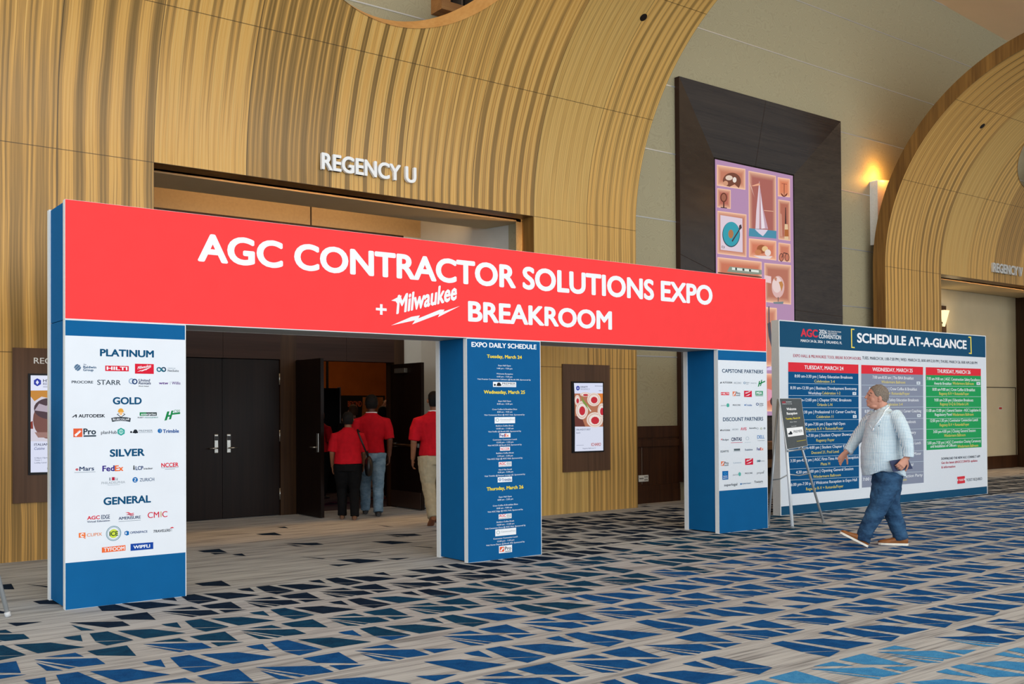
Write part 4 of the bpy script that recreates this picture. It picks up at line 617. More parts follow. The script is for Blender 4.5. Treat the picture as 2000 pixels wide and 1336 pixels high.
SCREEN=[
('pictured_niche',None,[('N',[(11.1589,5.5873),(11.8966,5.616),(11.8915,5.2465),(11.1543,5.2273)],'c07a62'),('P',[(11.3058,5.3347),(11.3112,5.3558),(11.3212,5.3768),(11.3354,5.3974),(11.3537,5.4171),(11.3757,5.4355),(11.4009,5.4523),(11.429,5.4672),(11.4592,5.4798),(11.4911,5.4899),(11.524,5.4972),(11.5573,5.5017),(11.5902,5.5032),(11.6221,5.5016),(11.6524,5.4971),(11.6804,5.4896),(11.7056,5.4794),(11.7275,5.4665),(11.7455,5.4514),(11.7593,5.4342),(11.7687,5.4154),(11.7733,5.3953),(11.7732,5.3743),(11.7684,5.3529),(11.7588,5.3316),(11.7182,5.2577),(11.6079,5.3099),(11.4829,5.2511),(11.3423,5.2564)],'7a4a3c'),('P',[(11.5595,5.4149),(11.5548,5.4011),(11.5415,5.3874),(11.521,5.3752),(11.4952,5.3658),(11.4667,5.3599),(11.4384,5.3582),(11.4129,5.3608),(11.3928,5.3675),(11.3799,5.3776),(11.3756,5.3901),(11.3803,5.4038),(11.3934,5.4174),(11.4138,5.4295),(11.4394,5.439),(11.4679,5.445),(11.4963,5.4468),(11.5219,5.4442),(11.5422,5.4375),(11.5552,5.4274)],'ead2c0'),('P',[(11.4413,5.3046),(11.438,5.2911),(11.4288,5.2781),(11.4147,5.2668),(11.3969,5.2585),(11.3773,5.2539),(11.3578,5.2534),(11.3403,5.2572),(11.3265,5.2647),(11.3177,5.2753),(11.3148,5.288),(11.318,5.3015),(11.3272,5.3145),(11.3412,5.3257),(11.3589,5.334),(11.3785,5.3387),(11.398,5.3392),(11.4156,5.3356),(11.4295,5.328),(11.4384,5.3174)],'d9a080'),('P',[(11.6591,5.3926),(11.6564,5.3776),(11.6491,5.3634),(11.6379,5.3514),(11.6238,5.3428),(11.6083,5.3384),(11.5929,5.3387),(11.5791,5.3436),(11.5682,5.3527),(11.5613,5.3649),(11.5591,5.3793),(11.5617,5.3943),(11.5689,5.4084),(11.5801,5.4204),(11.5941,5.429),(11.6096,5.4335),(11.625,5.4332),(11.6389,5.4283),(11.6499,5.4193),(11.6568,5.407)],'f0e4da')]),
('pictured_niche',None,[('N',[(11.1607,5.1908),(11.5106,5.2027),(11.5062,4.8715),(11.1564,4.859)],'b4695a'),('P',[(11.4134,5.0585),(11.4087,5.0324),(11.3959,5.0079),(11.3763,4.9873),(11.3516,4.9727),(11.3245,4.9654),(11.2976,4.9662),(11.2734,4.975),(11.2544,4.9908),(11.2423,5.0121),(11.2384,5.037),(11.243,5.0628),(11.2556,5.0873),(11.2751,5.1078),(11.2996,5.1225),(11.3267,5.13),(11.3537,5.1293),(11.378,5.1207),(11.3972,5.1049),(11.4094,5.0834)],'6d3a30'),('P',[(11.3852,5.055),(11.3821,5.0357),(11.3734,5.0176),(11.36,5.0025),(11.3432,4.9918),(11.3248,4.9866),(11.3065,4.9873),(11.29,4.994),(11.2771,5.0059),(11.2689,5.0219),(11.2662,5.0404),(11.2694,5.0596),(11.278,5.0776),(11.2913,5.0928),(11.308,5.1035),(11.3264,5.1088),(11.3448,5.1081),(11.3613,5.1015),(11.3743,5.0896),(11.3826,5.0736)],'a86a55'),('P',[(11.3141,4.9712),(11.3386,4.9742),(11.3408,4.8758),(11.3094,4.8745)],'3a2420'),('P',[(11.2467,4.8789),(11.4076,4.8836),(11.4074,4.8718),(11.2465,4.8648)],'30201e')]),
('pictured_niche',None,[('N',[(11.1627,4.8084),(11.9148,4.8278),(11.9044,4.0802),(11.1532,4.0755)],'b4695a'),('P',[(11.238,4.7399),(11.8048,4.7439),(11.804,4.1573),(11.2372,4.1531)],'e6d3e0'),('P',[(11.7361,4.4603),(11.731,4.4171),(11.7174,4.3748),(11.6956,4.3349),(11.6666,4.299),(11.6315,4.2686),(11.5918,4.2447),(11.5489,4.2283),(11.5045,4.22),(11.4604,4.2201),(11.4182,4.2285),(11.3796,4.2448),(11.3459,4.2685),(11.3185,4.2985),(11.2983,4.3338),(11.2861,4.3731),(11.2824,4.4147),(11.2872,4.4572),(11.3005,4.499),(11.3217,4.5385),(11.35,4.5742),(11.3844,4.6047),(11.4235,4.6289),(11.4661,4.6458),(11.5103,4.6548),(11.5546,4.6554),(11.5972,4.6476),(11.6364,4.6317),(11.6708,4.6082),(11.6989,4.578),(11.7197,4.5424),(11.7322,4.5026)],'3a5360'),('P',[(11.7254,4.4688),(11.7207,4.4275),(11.7079,4.387),(11.6875,4.3489),(11.6603,4.3146),(11.6274,4.2855),(11.5901,4.2627),(11.5499,4.2471),(11.5083,4.2392),(11.4669,4.2393),(11.4274,4.2474),(11.3911,4.2631),(11.3596,4.2858),(11.3338,4.3146),(11.3149,4.3484),(11.3035,4.386),(11.3,4.4258),(11.3045,4.4665),(11.317,4.5065),(11.3369,4.5442),(11.3634,4.5783),(11.3957,4.6075),(11.4325,4.6306),(11.4724,4.6467),(11.5139,4.6552),(11.5554,4.6557),(11.5953,4.6481),(11.6321,4.6328),(11.6643,4.6103),(11.6906,4.5814),(11.71,4.5473),(11.7218,4.5092)],'3aa3b4'),('P',[(11.5679,4.4529),(11.5643,4.4291),(11.5544,4.4071),(11.5393,4.3888),(11.5203,4.3762),(11.4995,4.3705),(11.4787,4.3721),(11.4601,4.381),(11.4455,4.3962),(11.4363,4.4163),(11.4333,4.4393),(11.4369,4.4629),(11.4467,4.4849),(11.4618,4.5032),(11.4806,4.5158),(11.5015,4.5217),(11.5222,4.5201),(11.5409,4.5113),(11.5556,4.4961),(11.5649,4.476)],'b27a52'),('P',[(11.7166,4.6153),(11.7673,4.6397),(11.7881,4.58),(11.7372,4.5413),(11.5412,4.3132),(11.5166,4.3297),(11.7084,4.5431)],'4a3a40'),('P',[(11.2659,4.2212),(11.3357,4.2207),(11.3352,4.1855),(11.2655,4.1861)],'4a3a40'),('P',[(11.2763,4.2152),(11.3251,4.2151),(11.3248,4.1916),(11.276,4.1918)],'e6d3e0')]),
('pictured_niche',None,[('N',[(11.9729,5.5978),(12.7233,5.6085),(12.7182,4.4853),(11.968,4.4549)],'a8645c'),('P',[(11.9772,4.5949),(12.7203,4.6233),(12.7182,4.4853),(11.968,4.4549)],'4f93ad'),('P',[(11.9886,5.4126),(12.132,5.1419),(12.0605,5.3017)],'f6d8cc'),('P',[(12.2627,5.461),(12.2758,5.3293),(12.2581,4.6121),(12.1465,4.6005),(12.1731,4.9053)],'e9d4de'),('P',[(12.2836,5.3546),(12.3606,4.9753),(12.4914,4.6364),(12.2805,4.6145)],'c9a6b4'),('P',[(12.2897,5.2583),(12.4046,4.6396),(12.3105,4.6176)],'f2e6ee'),('P',[(12.1316,4.5918),(12.4836,4.6185),(12.4146,4.5481),(12.3461,4.4925),(12.2346,4.5347)],'e4d6e6'),('P',[(12.0537,5.3441),(12.2621,5.4149),(12.2912,5.3604),(12.2765,5.3779),(12.0979,5.3402)],'f2b090'),('P',[(12.3828,4.9536),(12.641,4.9686),(12.6408,4.9587),(12.3827,4.9438)],'f2c0a4')]),
('pictured_niche',None,[('N',[(12.7694,5.5951),(13.1211,5.6077),(13.1198,5.268),(12.768,5.2446)],'d88260'),('P',[(12.9427,5.5019),(12.9623,5.5044),(12.959,5.288),(12.9394,5.2856)],'8a4a38'),('P',[(13.0421,5.3406),(13.0395,5.3248),(13.0323,5.3092),(13.0208,5.2945),(13.0057,5.2816),(12.9877,5.2711),(12.9678,5.2635),(12.9468,5.2592),(12.926,5.2584),(12.9062,5.2611),(12.8886,5.2671),(12.874,5.2763),(12.863,5.2881),(12.8564,5.3019),(12.8542,5.317),(12.8852,5.3086),(12.9471,5.2766),(13.0104,5.3242)],'7a3f30'),('P',[(12.8802,5.4961),(13.0288,5.5007),(13.0286,5.4883),(12.8801,5.4837)],'b0604a')]),
('pictured_niche',None,[('N',[(12.775,5.1961),(13.1188,5.203),(13.1157,4.4794),(12.772,4.4758)],'b06a58'),('P',[(12.9753,5.0715),(12.9949,5.0738),(13.0021,4.7765),(12.9629,4.7723)],'3a2a2c'),('P',[(12.9551,4.7714),(13.0414,4.7757),(13.0647,4.4994),(12.9431,4.4925)],'e8c8a0'),('P',[(12.9536,4.6721),(13.0557,4.6826),(13.0617,4.5588),(12.9478,4.5475)],'b46a3a'),('P',[(12.8256,4.9552),(12.8718,4.9357),(12.8893,4.5417),(12.8271,4.5355)],'d49a88')]),
('pictured_niche',None,[('N',[(11.9675,4.4213),(12.7176,4.4459),(12.7124,4.0914),(11.9628,4.0853)],'cf7a5e'),('P',[(12.0808,4.1292),(12.6062,4.1607),(12.5293,4.11),(12.3029,4.0906)],'f0e0e0'),('P',[(12.4332,4.2722),(12.4266,4.2476),(12.4081,4.2242),(12.3795,4.2044),(12.3437,4.1901),(12.3042,4.1828),(12.265,4.1831),(12.2298,4.191),(12.2021,4.2056),(12.1844,4.2255),(12.1786,4.2489),(12.1851,4.2733),(12.2034,4.2966),(12.2316,4.3164),(12.2671,4.3307),(12.3065,4.3382),(12.3458,4.3381),(12.3813,4.3304),(12.4094,4.3158),(12.4273,4.2958)],'a8603e'),('P',[(12.4825,4.2816),(12.4782,4.2662),(12.4662,4.2515),(12.4476,4.239),(12.4243,4.23),(12.3986,4.2253),(12.3731,4.2253),(12.3501,4.2302),(12.332,4.2393),(12.3205,4.2517),(12.3167,4.2664),(12.3209,4.2818),(12.3328,4.2964),(12.3512,4.3089),(12.3744,4.3179),(12.4,4.3227),(12.4257,4.3227),(12.4487,4.318),(12.467,4.3089),(12.4786,4.2964)],'f0c890'),('P',[(12.5613,4.2204),(12.5569,4.2019),(12.5448,4.1844),(12.5261,4.1698),(12.5027,4.1594),(12.4769,4.1543),(12.4512,4.1549),(12.4281,4.1612),(12.4099,4.1725),(12.3984,4.1878),(12.3946,4.2055),(12.3989,4.2239),(12.4109,4.2412),(12.4295,4.2559),(12.4528,4.2663),(12.4786,4.2715),(12.5043,4.271),(12.5275,4.2648),(12.5458,4.2535),(12.5575,4.2382)],'f2e2da'),('P',[(12.3008,4.2043),(12.2962,4.1889),(12.2832,4.1743),(12.2633,4.1618),(12.2382,4.1527),(12.2105,4.1479),(12.183,4.1478),(12.1583,4.1525),(12.1388,4.1614),(12.1264,4.1737),(12.1222,4.1883),(12.1268,4.2036),(12.1396,4.2182),(12.1594,4.2306),(12.1843,4.2398),(12.2119,4.2447),(12.2395,4.2448),(12.2644,4.2402),(12.2841,4.2313),(12.2966,4.2189)],'d08458')]),
('pictured_niche',None,[('N',[(12.7713,4.4265),(13.1149,4.4295),(13.1176,4.0909),(12.7662,4.0861)],'c87a62'),('P',[(12.9187,4.1683),(12.9151,4.145),(12.9054,4.1235),(12.8905,4.1058),(12.8719,4.0937),(12.8514,4.0883),(12.831,4.0902),(12.8128,4.0992),(12.7985,4.1144),(12.7895,4.1342),(12.7866,4.1568),(12.7901,4.18),(12.7998,4.2014),(12.8146,4.2191),(12.8331,4.2313),(12.8536,4.2367),(12.874,4.2349),(12.8923,4.226),(12.9067,4.2109),(12.9158,4.191)],'5a3a36'),('P',[(12.9031,4.1669),(12.9003,4.1476),(12.8929,4.1297),(12.8815,4.115),(12.8672,4.105),(12.8516,4.1007),(12.836,4.1024),(12.8221,4.11),(12.8111,4.1227),(12.8042,4.1393),(12.8021,4.1581),(12.8048,4.1774),(12.8122,4.1953),(12.8236,4.2099),(12.8378,4.2199),(12.8534,4.2243),(12.869,4.2227),(12.883,4.2152),(12.894,4.2025),(12.9009,4.1858)],'c87a62'),('P',[(13.0796,4.1822),(13.0759,4.1589),(13.0661,4.1372),(13.051,4.1194),(13.0322,4.1072),(13.0115,4.1018),(12.991,4.1037),(12.9726,4.1128),(12.9581,4.128),(12.9489,4.1479),(12.946,4.1706),(12.9496,4.1939),(12.9594,4.2155),(12.9744,4.2333),(12.9931,4.2455),(13.0138,4.251),(13.0344,4.2492),(13.0529,4.2403),(13.0674,4.225),(13.0766,4.205)],'5a3a36'),('P',[(13.0638,4.1809),(13.061,4.1614),(13.0535,4.1434),(13.0419,4.1287),(13.0275,4.1187),(13.0117,4.1143),(12.996,4.116),(12.9819,4.1236),(12.9709,4.1364),(12.9639,4.153),(12.9617,4.172),(12.9645,4.1914),(12.972,4.2093),(12.9834,4.2241),(12.9978,4.2341),(13.0136,4.2386),(13.0293,4.2369),(13.0435,4.2294),(13.0546,4.2166),(13.0616,4.1999)],'c87a62'),('P',[(12.8564,4.1629),(12.9162,4.2596),(13.0334,4.2528),(13.0254,4.2371),(12.9237,4.243),(12.8757,4.1571)],'5a3a36')]),
('pictured_niche',None,[('N',[(11.1525,4.0242),(12.3097,4.0427),(12.3007,3.4168),(11.1446,3.4138)],'c8765c'),('P',[(11.3931,3.7939),(11.4647,3.8866),(12.3001,3.8964),(12.3064,3.8145),(12.0394,3.7989)],'8f9a8a'),('P',[(11.5212,3.8771),(12.2253,3.8808),(12.2248,3.8421),(11.5206,3.8346)],'e6efe4'),('P',[(11.6065,3.8792),(11.6493,3.878),(11.6487,3.8353),(11.6059,3.8366)],'3a4440'),('P',[(11.793,3.88),(11.8436,3.8793),(11.8431,3.8411),(11.7924,3.8419)],'3a4440'),('P',[(11.9673,3.8796),(12.0185,3.8789),(12.018,3.8404),(11.9667,3.8412)],'3a4440'),('P',[(11.163,3.7689),(12.3059,3.7757),(12.3056,3.7563),(11.1627,3.7503)],'4a3a38')]),
('pictured_niche',None,[('N',[(12.377,4.0289),(13.1288,4.0469),(13.1178,3.3289),(12.367,3.336)],'b5725f'),('P',[(12.9302,3.6395),(12.9233,3.5878),(12.9047,3.5389),(12.8756,3.4961),(12.8381,3.4623),(12.7948,3.4399),(12.7488,3.4303),(12.703,3.4341),(12.6607,3.4511),(12.6247,3.4799),(12.5973,3.5187),(12.5805,3.5647),(12.5753,3.615),(12.582,3.6661),(12.6002,3.7146),(12.6288,3.7573),(12.6657,3.7912),(12.7086,3.8141),(12.7546,3.8242),(12.8005,3.821),(12.8433,3.8045),(12.8798,3.7758),(12.9077,3.7369),(12.9249,3.6904)],'e2b8b4'),('P',[(12.8529,3.6737),(12.8479,3.6363),(12.8342,3.6008),(12.8128,3.5698),(12.7852,3.5452),(12.7533,3.5289),(12.7193,3.5218),(12.6856,3.5244),(12.6543,3.5366),(12.6277,3.5574),(12.6075,3.5854),(12.595,3.6188),(12.5911,3.6553),(12.5961,3.6923),(12.6095,3.7275),(12.6306,3.7585),(12.6579,3.7831),(12.6896,3.7997),(12.7236,3.8071),(12.7574,3.8048),(12.7889,3.7929),(12.8158,3.7722),(12.8363,3.7441),(12.849,3.7105)],'f0d6d2'),('P',[(12.7723,3.7172),(12.8616,3.736),(12.8996,3.677),(12.8472,3.5499),(12.8099,3.646)],'c98a50'),('P',[(12.6391,3.8057),(12.7233,3.7874),(12.707,3.7248),(12.6536,3.7455)],'c98a70'),('P',[(12.7336,3.4441),(12.7721,3.4465),(12.7632,3.3672),(12.7401,3.3658)],'8a6a60'),('P',[(12.6095,3.3482),(12.9029,3.3756),(12.8866,3.3302),(12.632,3.3201)],'7a8a90'),('P',[(12.3738,3.81),(12.5628,3.7999),(12.561,3.6776),(12.3721,3.6884)],'f2cfd0')]),
('pictured_niche',None,[('N',[(11.922,3.2496),(12.7153,3.2514),(12.6998,2.2033),(11.9074,2.1985)],'c8806a'),('P',[(12.4757,3.264),(12.5068,3.2658),(12.5084,2.84),(12.4772,2.8387)],'5a4a58'),('P',[(12.448,2.9624),(12.534,2.9915),(12.5538,2.7417),(12.6453,2.5692),(12.6438,2.4686),(12.5434,2.5658),(12.4758,2.7386)],'54505c'),('P',[(12.559,2.5663),(12.5825,2.5671),(12.5533,2.1776),(12.5377,2.1773)],'c9a09c'),('P',[(12.421,2.1724),(12.5538,2.2102),(12.6631,2.1723),(12.6626,2.1421),(12.4205,2.1374)],'e2ccf2')]),
('pictured_niche',None,[('N',[(11.9399,2.0841),(12.6893,2.0822),(12.6793,1.408),(11.9306,1.4171)],'cf7a66'),('P',[(12.4313,1.8133),(12.5476,1.7892),(12.5611,1.639),(12.428,1.5889)],'e6a0b8'),('P',[(12.7056,1.589),(12.7002,1.5626),(12.6853,1.5387),(12.6624,1.5199),(12.6337,1.5078),(12.6021,1.5037),(12.5707,1.5079),(12.5426,1.5201),(12.5204,1.5389),(12.5064,1.5626),(12.5018,1.5889),(12.5071,1.6152),(12.5219,1.6389),(12.5446,1.6578),(12.5731,1.67),(12.6046,1.6742),(12.6361,1.6702),(12.6644,1.6581),(12.6868,1.6393),(12.701,1.6154)],'4a3438'),('P',[(12.5752,1.5388),(12.6694,1.5387),(12.6601,1.4382),(12.5894,1.4385)],'e09a58')]),
]
DISPR=[
('screen_header','blue hexagon emblem and lettering on the white screen top',[('P',[(7.4359,1.8393),(8.0024,1.8481),(8.0009,1.695),(7.4459,1.6921)],'dfe4fb'),('P',[(7.5099,1.8033),(7.5414,1.7883),(7.541,1.7513),(7.5092,1.7315),(7.4779,1.7487),(7.4782,1.7877)],'3a46a8'),('P',[(7.5097,1.7815),(7.5211,1.7686),(7.5094,1.7533),(7.4981,1.7684)],'e8ecff'),('T','HYATT',7.5586,7.6948,1.7716,0.0262,'3f4560',2,0,0),('T','REGENCY',7.5583,7.7354,1.7434,0.0219,'8a90a8',1,0,0),('P',[(7.8297,1.7983),(7.984,1.7983),(7.984,1.805),(7.8297,1.805)],'8a90a8'),('P',[(7.906,1.73),(7.9595,1.73),(7.9595,1.7389),(7.906,1.7389)],'8a90a8')]),
('food_picture','photograph of round red and white pastries',[('P',[(7.4459,1.6921),(8.0009,1.695),(7.9991,1.2162),(7.4502,1.2242)],'b8765a'),('P',[(7.7934,1.6939),(8.0009,1.695),(7.9997,1.5752),(7.9099,1.531)],'e2823a'),('P',[(7.4516,1.3801),(7.5861,1.3354),(7.6429,1.2213),(7.4502,1.2242)],'6a3a34'),('P',[(7.6975,1.4547),(7.6914,1.4142),(7.6745,1.3777),(7.6485,1.3489),(7.616,1.3307),(7.5803,1.3246),(7.5447,1.3314),(7.5128,1.3502),(7.4877,1.3792),(7.4718,1.4156),(7.4666,1.4558),(7.4726,1.496),(7.4892,1.5323),(7.5148,1.5611),(7.547,1.5796),(7.5827,1.586),(7.6184,1.5796),(7.6505,1.561),(7.676,1.532),(7.6922,1.4953)],'ead9cf'),('P',[(7.6742,1.4549),(7.6693,1.4224),(7.6558,1.3933),(7.6351,1.3703),(7.6091,1.3556),(7.5805,1.3507),(7.552,1.3561),(7.5265,1.3712),(7.5064,1.3944),(7.4937,1.4235),(7.4895,1.4557),(7.4943,1.4879),(7.5076,1.5169),(7.5281,1.54),(7.5539,1.5548),(7.5825,1.5599),(7.611,1.5547),(7.6367,1.5398),(7.657,1.5166),(7.6699,1.4873)],'cf9a86'),('P',[(7.6672,1.4549),(7.6627,1.4249),(7.6502,1.398),(7.6311,1.3766),(7.607,1.3631),(7.5806,1.3586),(7.5543,1.3635),(7.5306,1.3775),(7.512,1.3989),(7.5002,1.4259),(7.4964,1.4557),(7.5008,1.4855),(7.5131,1.5123),(7.5321,1.5336),(7.556,1.5473),(7.5824,1.552),(7.6088,1.5473),(7.6325,1.5335),(7.6513,1.512),(7.6633,1.4849)],'efe2da'),('P',[(7.6451,1.4463),(7.6355,1.4109),(7.6106,1.3869),(7.5783,1.3819),(7.549,1.3974),(7.5317,1.4285),(7.5321,1.4652),(7.5499,1.4961),(7.5796,1.5113),(7.6117,1.506),(7.6362,1.4817)],'c42f3c'),('P',[(7.9404,1.6084),(7.9337,1.5783),(7.9148,1.5512),(7.8858,1.5298),(7.8494,1.516),(7.8093,1.5114),(7.7694,1.5162),(7.7336,1.53),(7.7054,1.5514),(7.6874,1.5782),(7.6815,1.608),(7.688,1.6377),(7.7065,1.6647),(7.7351,1.6861),(7.7712,1.7),(7.8112,1.705),(7.8512,1.7005),(7.8873,1.6869),(7.916,1.6655),(7.9343,1.6385)],'ead9cf'),('P',[(7.9142,1.6084),(7.9089,1.5843),(7.8938,1.5626),(7.8706,1.5455),(7.8415,1.5345),(7.8095,1.5308),(7.7776,1.5346),(7.7489,1.5456),(7.7263,1.5627),(7.7119,1.5842),(7.7071,1.608),(7.7124,1.6319),(7.7272,1.6534),(7.7501,1.6706),(7.779,1.6817),(7.811,1.6856),(7.843,1.682),(7.8719,1.6711),(7.8947,1.654),(7.9094,1.6324)],'cf9a86'),('P',[(7.9064,1.6083),(7.9015,1.5861),(7.8876,1.5661),(7.8661,1.5502),(7.8392,1.54),(7.8095,1.5366),(7.78,1.5401),(7.7535,1.5503),(7.7326,1.5661),(7.7192,1.586),(7.7148,1.608),(7.7197,1.6301),(7.7334,1.65),(7.7546,1.6659),(7.7813,1.6762),(7.8109,1.6798),(7.8405,1.6765),(7.8672,1.6664),(7.8884,1.6506),(7.9019,1.6306)],'efe2da'),('P',[(7.881,1.5995),(7.8704,1.5732),(7.8425,1.5553),(7.8063,1.5515),(7.7733,1.5628),(7.7539,1.5857),(7.7542,1.6129),(7.774,1.6359),(7.8073,1.6473),(7.8434,1.6435),(7.8709,1.6257)],'c42f3c'),('P',[(7.9851,1.3138),(7.9769,1.2797),(7.9538,1.2491),(7.918,1.2252),(7.8733,1.2102),(7.824,1.2055),(7.775,1.2116),(7.7311,1.2278),(7.6965,1.2525),(7.6744,1.2833),(7.6671,1.3172),(7.6751,1.3509),(7.6977,1.3812),(7.7328,1.4051),(7.777,1.4204),(7.8261,1.4255),(7.8753,1.4198),(7.9198,1.4039),(7.955,1.3791),(7.9776,1.3481)],'ead9cf'),('P',[(7.953,1.3141),(7.9464,1.2869),(7.9279,1.2625),(7.8994,1.2433),(7.8636,1.2313),(7.8242,1.2275),(7.785,1.2324),(7.7498,1.2453),(7.7221,1.2651),(7.7044,1.2897),(7.6985,1.3168),(7.7049,1.3438),(7.7231,1.3681),(7.7512,1.3873),(7.7866,1.3995),(7.8259,1.4035),(7.8652,1.3989),(7.9008,1.3861),(7.9289,1.3664),(7.9469,1.3415)],'cf9a86'),('P',[(7.9433,1.3142),(7.9373,1.289),(7.9202,1.2665),(7.8938,1.2487),(7.8607,1.2376),(7.8243,1.2341),(7.788,1.2386),(7.7554,1.2506),(7.7298,1.2688),(7.7134,1.2916),(7.7079,1.3167),(7.7139,1.3417),(7.7307,1.3642),(7.7567,1.3819),(7.7895,1.3932),(7.8258,1.3969),(7.8622,1.3927),(7.8951,1.3808),(7.9211,1.3625),(7.9377,1.3396)],'efe2da'),('P',[(7.9107,1.3058),(7.8977,1.2761),(7.8635,1.2562),(7.819,1.2523),(7.7785,1.2657),(7.7546,1.292),(7.7549,1.3229),(7.7793,1.3487),(7.8201,1.3612),(7.8644,1.3564),(7.8983,1.3357)],'c42f3c'),('P',[(8.0463,1.442),(8.0418,1.4077),(8.0296,1.3768),(8.0108,1.3524),(7.9873,1.3369),(7.9615,1.3318),(7.9358,1.3374),(7.9127,1.3533),(7.8946,1.3779),(7.8831,1.4087),(7.8794,1.4428),(7.8838,1.4769),(7.8959,1.5076),(7.9145,1.532),(7.9378,1.5477),(7.9636,1.5531),(7.9894,1.5476),(8.0126,1.5319),(8.0309,1.5073),(8.0425,1.4763)],'ead9cf'),('P',[(8.0295,1.4421),(8.0259,1.4146),(8.0161,1.39),(8.0011,1.3705),(7.9824,1.358),(7.9617,1.3539),(7.9411,1.3584),(7.9227,1.3711),(7.9082,1.3908),(7.899,1.4155),(7.896,1.4428),(7.8995,1.47),(7.9092,1.4946),(7.9241,1.5141),(7.9428,1.5267),(7.9634,1.5309),(7.984,1.5266),(8.0026,1.5139),(8.0172,1.4943),(8.0265,1.4695)],'cf9a86'),('P',[(8.0244,1.4421),(8.0212,1.4167),(8.0121,1.3939),(7.9982,1.3759),(7.9809,1.3644),(7.9617,1.3605),(7.9427,1.3647),(7.9257,1.3765),(7.9122,1.3946),(7.9037,1.4175),(7.901,1.4427),(7.9042,1.468),(7.9132,1.4907),(7.927,1.5088),(7.9443,1.5203),(7.9634,1.5243),(7.9824,1.5203),(7.9996,1.5086),(8.0131,1.4904),(8.0217,1.4675)],'efe2da'),('P',[(8.0102,1.4333),(8.0033,1.4034),(7.9853,1.383),(7.962,1.3788),(7.9407,1.3919),(7.9283,1.4182),(7.9286,1.4493),(7.9415,1.4755),(7.963,1.4883),(7.9863,1.4838),(8.0039,1.4633)],'c42f3c'),('P',[(7.7464,1.6805),(7.7414,1.671),(7.7272,1.6624),(7.7052,1.6555),(7.6775,1.651),(7.647,1.6494),(7.6165,1.6508),(7.5892,1.6551),(7.5675,1.6617),(7.5537,1.6702),(7.549,1.6796),(7.5539,1.689),(7.5679,1.6976),(7.5896,1.7045),(7.6171,1.709),(7.6476,1.7106),(7.6781,1.7093),(7.7056,1.7051),(7.7275,1.6985),(7.7416,1.69)],'ead9cf'),('P',[(7.7265,1.6804),(7.7225,1.6728),(7.7112,1.6659),(7.6936,1.6604),(7.6715,1.6568),(7.647,1.6556),(7.6227,1.6567),(7.6008,1.6601),(7.5834,1.6654),(7.5723,1.6721),(7.5686,1.6797),(7.5725,1.6872),(7.5837,1.6941),(7.6011,1.6996),(7.6231,1.7032),(7.6475,1.7045),(7.6719,1.7034),(7.6939,1.7001),(7.7114,1.6948),(7.7227,1.688)],'cf9a86'),('P',[(7.7205,1.6804),(7.7169,1.6733),(7.7064,1.667),(7.6901,1.6619),(7.6696,1.6586),(7.647,1.6574),(7.6245,1.6584),(7.6042,1.6615),(7.5882,1.6665),(7.5779,1.6727),(7.5745,1.6797),(7.5781,1.6867),(7.5885,1.693),(7.6046,1.6981),(7.6249,1.7014),(7.6475,1.7027),(7.6701,1.7017),(7.6904,1.6986),(7.7066,1.6936),(7.717,1.6874)],'efe2da'),('P',[(7.7025,1.6715),(7.6945,1.6632),(7.6734,1.6575),(7.6458,1.6561),(7.6206,1.6596),(7.6057,1.6668),(7.6058,1.6754),(7.6208,1.6827),(7.6461,1.6864),(7.6736,1.6853),(7.6947,1.6798)],'c42f3c'),('P',[(7.5482,1.5969),(7.5455,1.574),(7.5379,1.5534),(7.5263,1.5371),(7.5118,1.5266),(7.4958,1.523),(7.4799,1.5266),(7.4657,1.5371),(7.4545,1.5535),(7.4474,1.574),(7.4451,1.5968),(7.4478,1.6195),(7.4553,1.6401),(7.4668,1.6564),(7.4812,1.667),(7.4972,1.6706),(7.5131,1.6671),(7.5274,1.6567),(7.5387,1.6403),(7.5459,1.6197)],'ead9cf'),('P',[(7.5379,1.5969),(7.5357,1.5786),(7.5296,1.5621),(7.5204,1.549),(7.5088,1.5406),(7.496,1.5378),(7.4833,1.5407),(7.4718,1.5491),(7.4629,1.5621),(7.4572,1.5785),(7.4553,1.5968),(7.4575,1.615),(7.4635,1.6314),(7.4727,1.6445),(7.4843,1.6529),(7.4971,1.6559),(7.5098,1.653),(7.5212,1.6447),(7.5303,1.6316),(7.536,1.6151)],'cf9a86'),('P',[(7.5348,1.5969),(7.5327,1.58),(7.5271,1.5647),(7.5186,1.5526),(7.5078,1.5449),(7.496,1.5422),(7.4843,1.5449),(7.4737,1.5526),(7.4654,1.5647),(7.4601,1.5799),(7.4584,1.5968),(7.4604,1.6136),(7.466,1.6288),(7.4745,1.6409),(7.4852,1.6487),(7.497,1.6514),(7.5088,1.6488),(7.5194,1.6411),(7.5277,1.629),(7.533,1.6138)],'efe2da'),('P',[(7.528,1.5882),(7.5237,1.5682),(7.5126,1.5545),(7.4982,1.5516),(7.485,1.5602),(7.4773,1.5777),(7.4775,1.5985),(7.4855,1.616),(7.4988,1.6247),(7.5132,1.6217),(7.5241,1.6081)],'c42f3c'),('P',[(7.5748,1.6623),(7.6175,1.597),(7.7472,1.4655),(7.7179,1.4546),(7.5884,1.5751)],'7f9a4a'),('P',[(7.6691,1.5314),(7.7617,1.4435),(7.7381,1.4326)],'eee3dc')]),
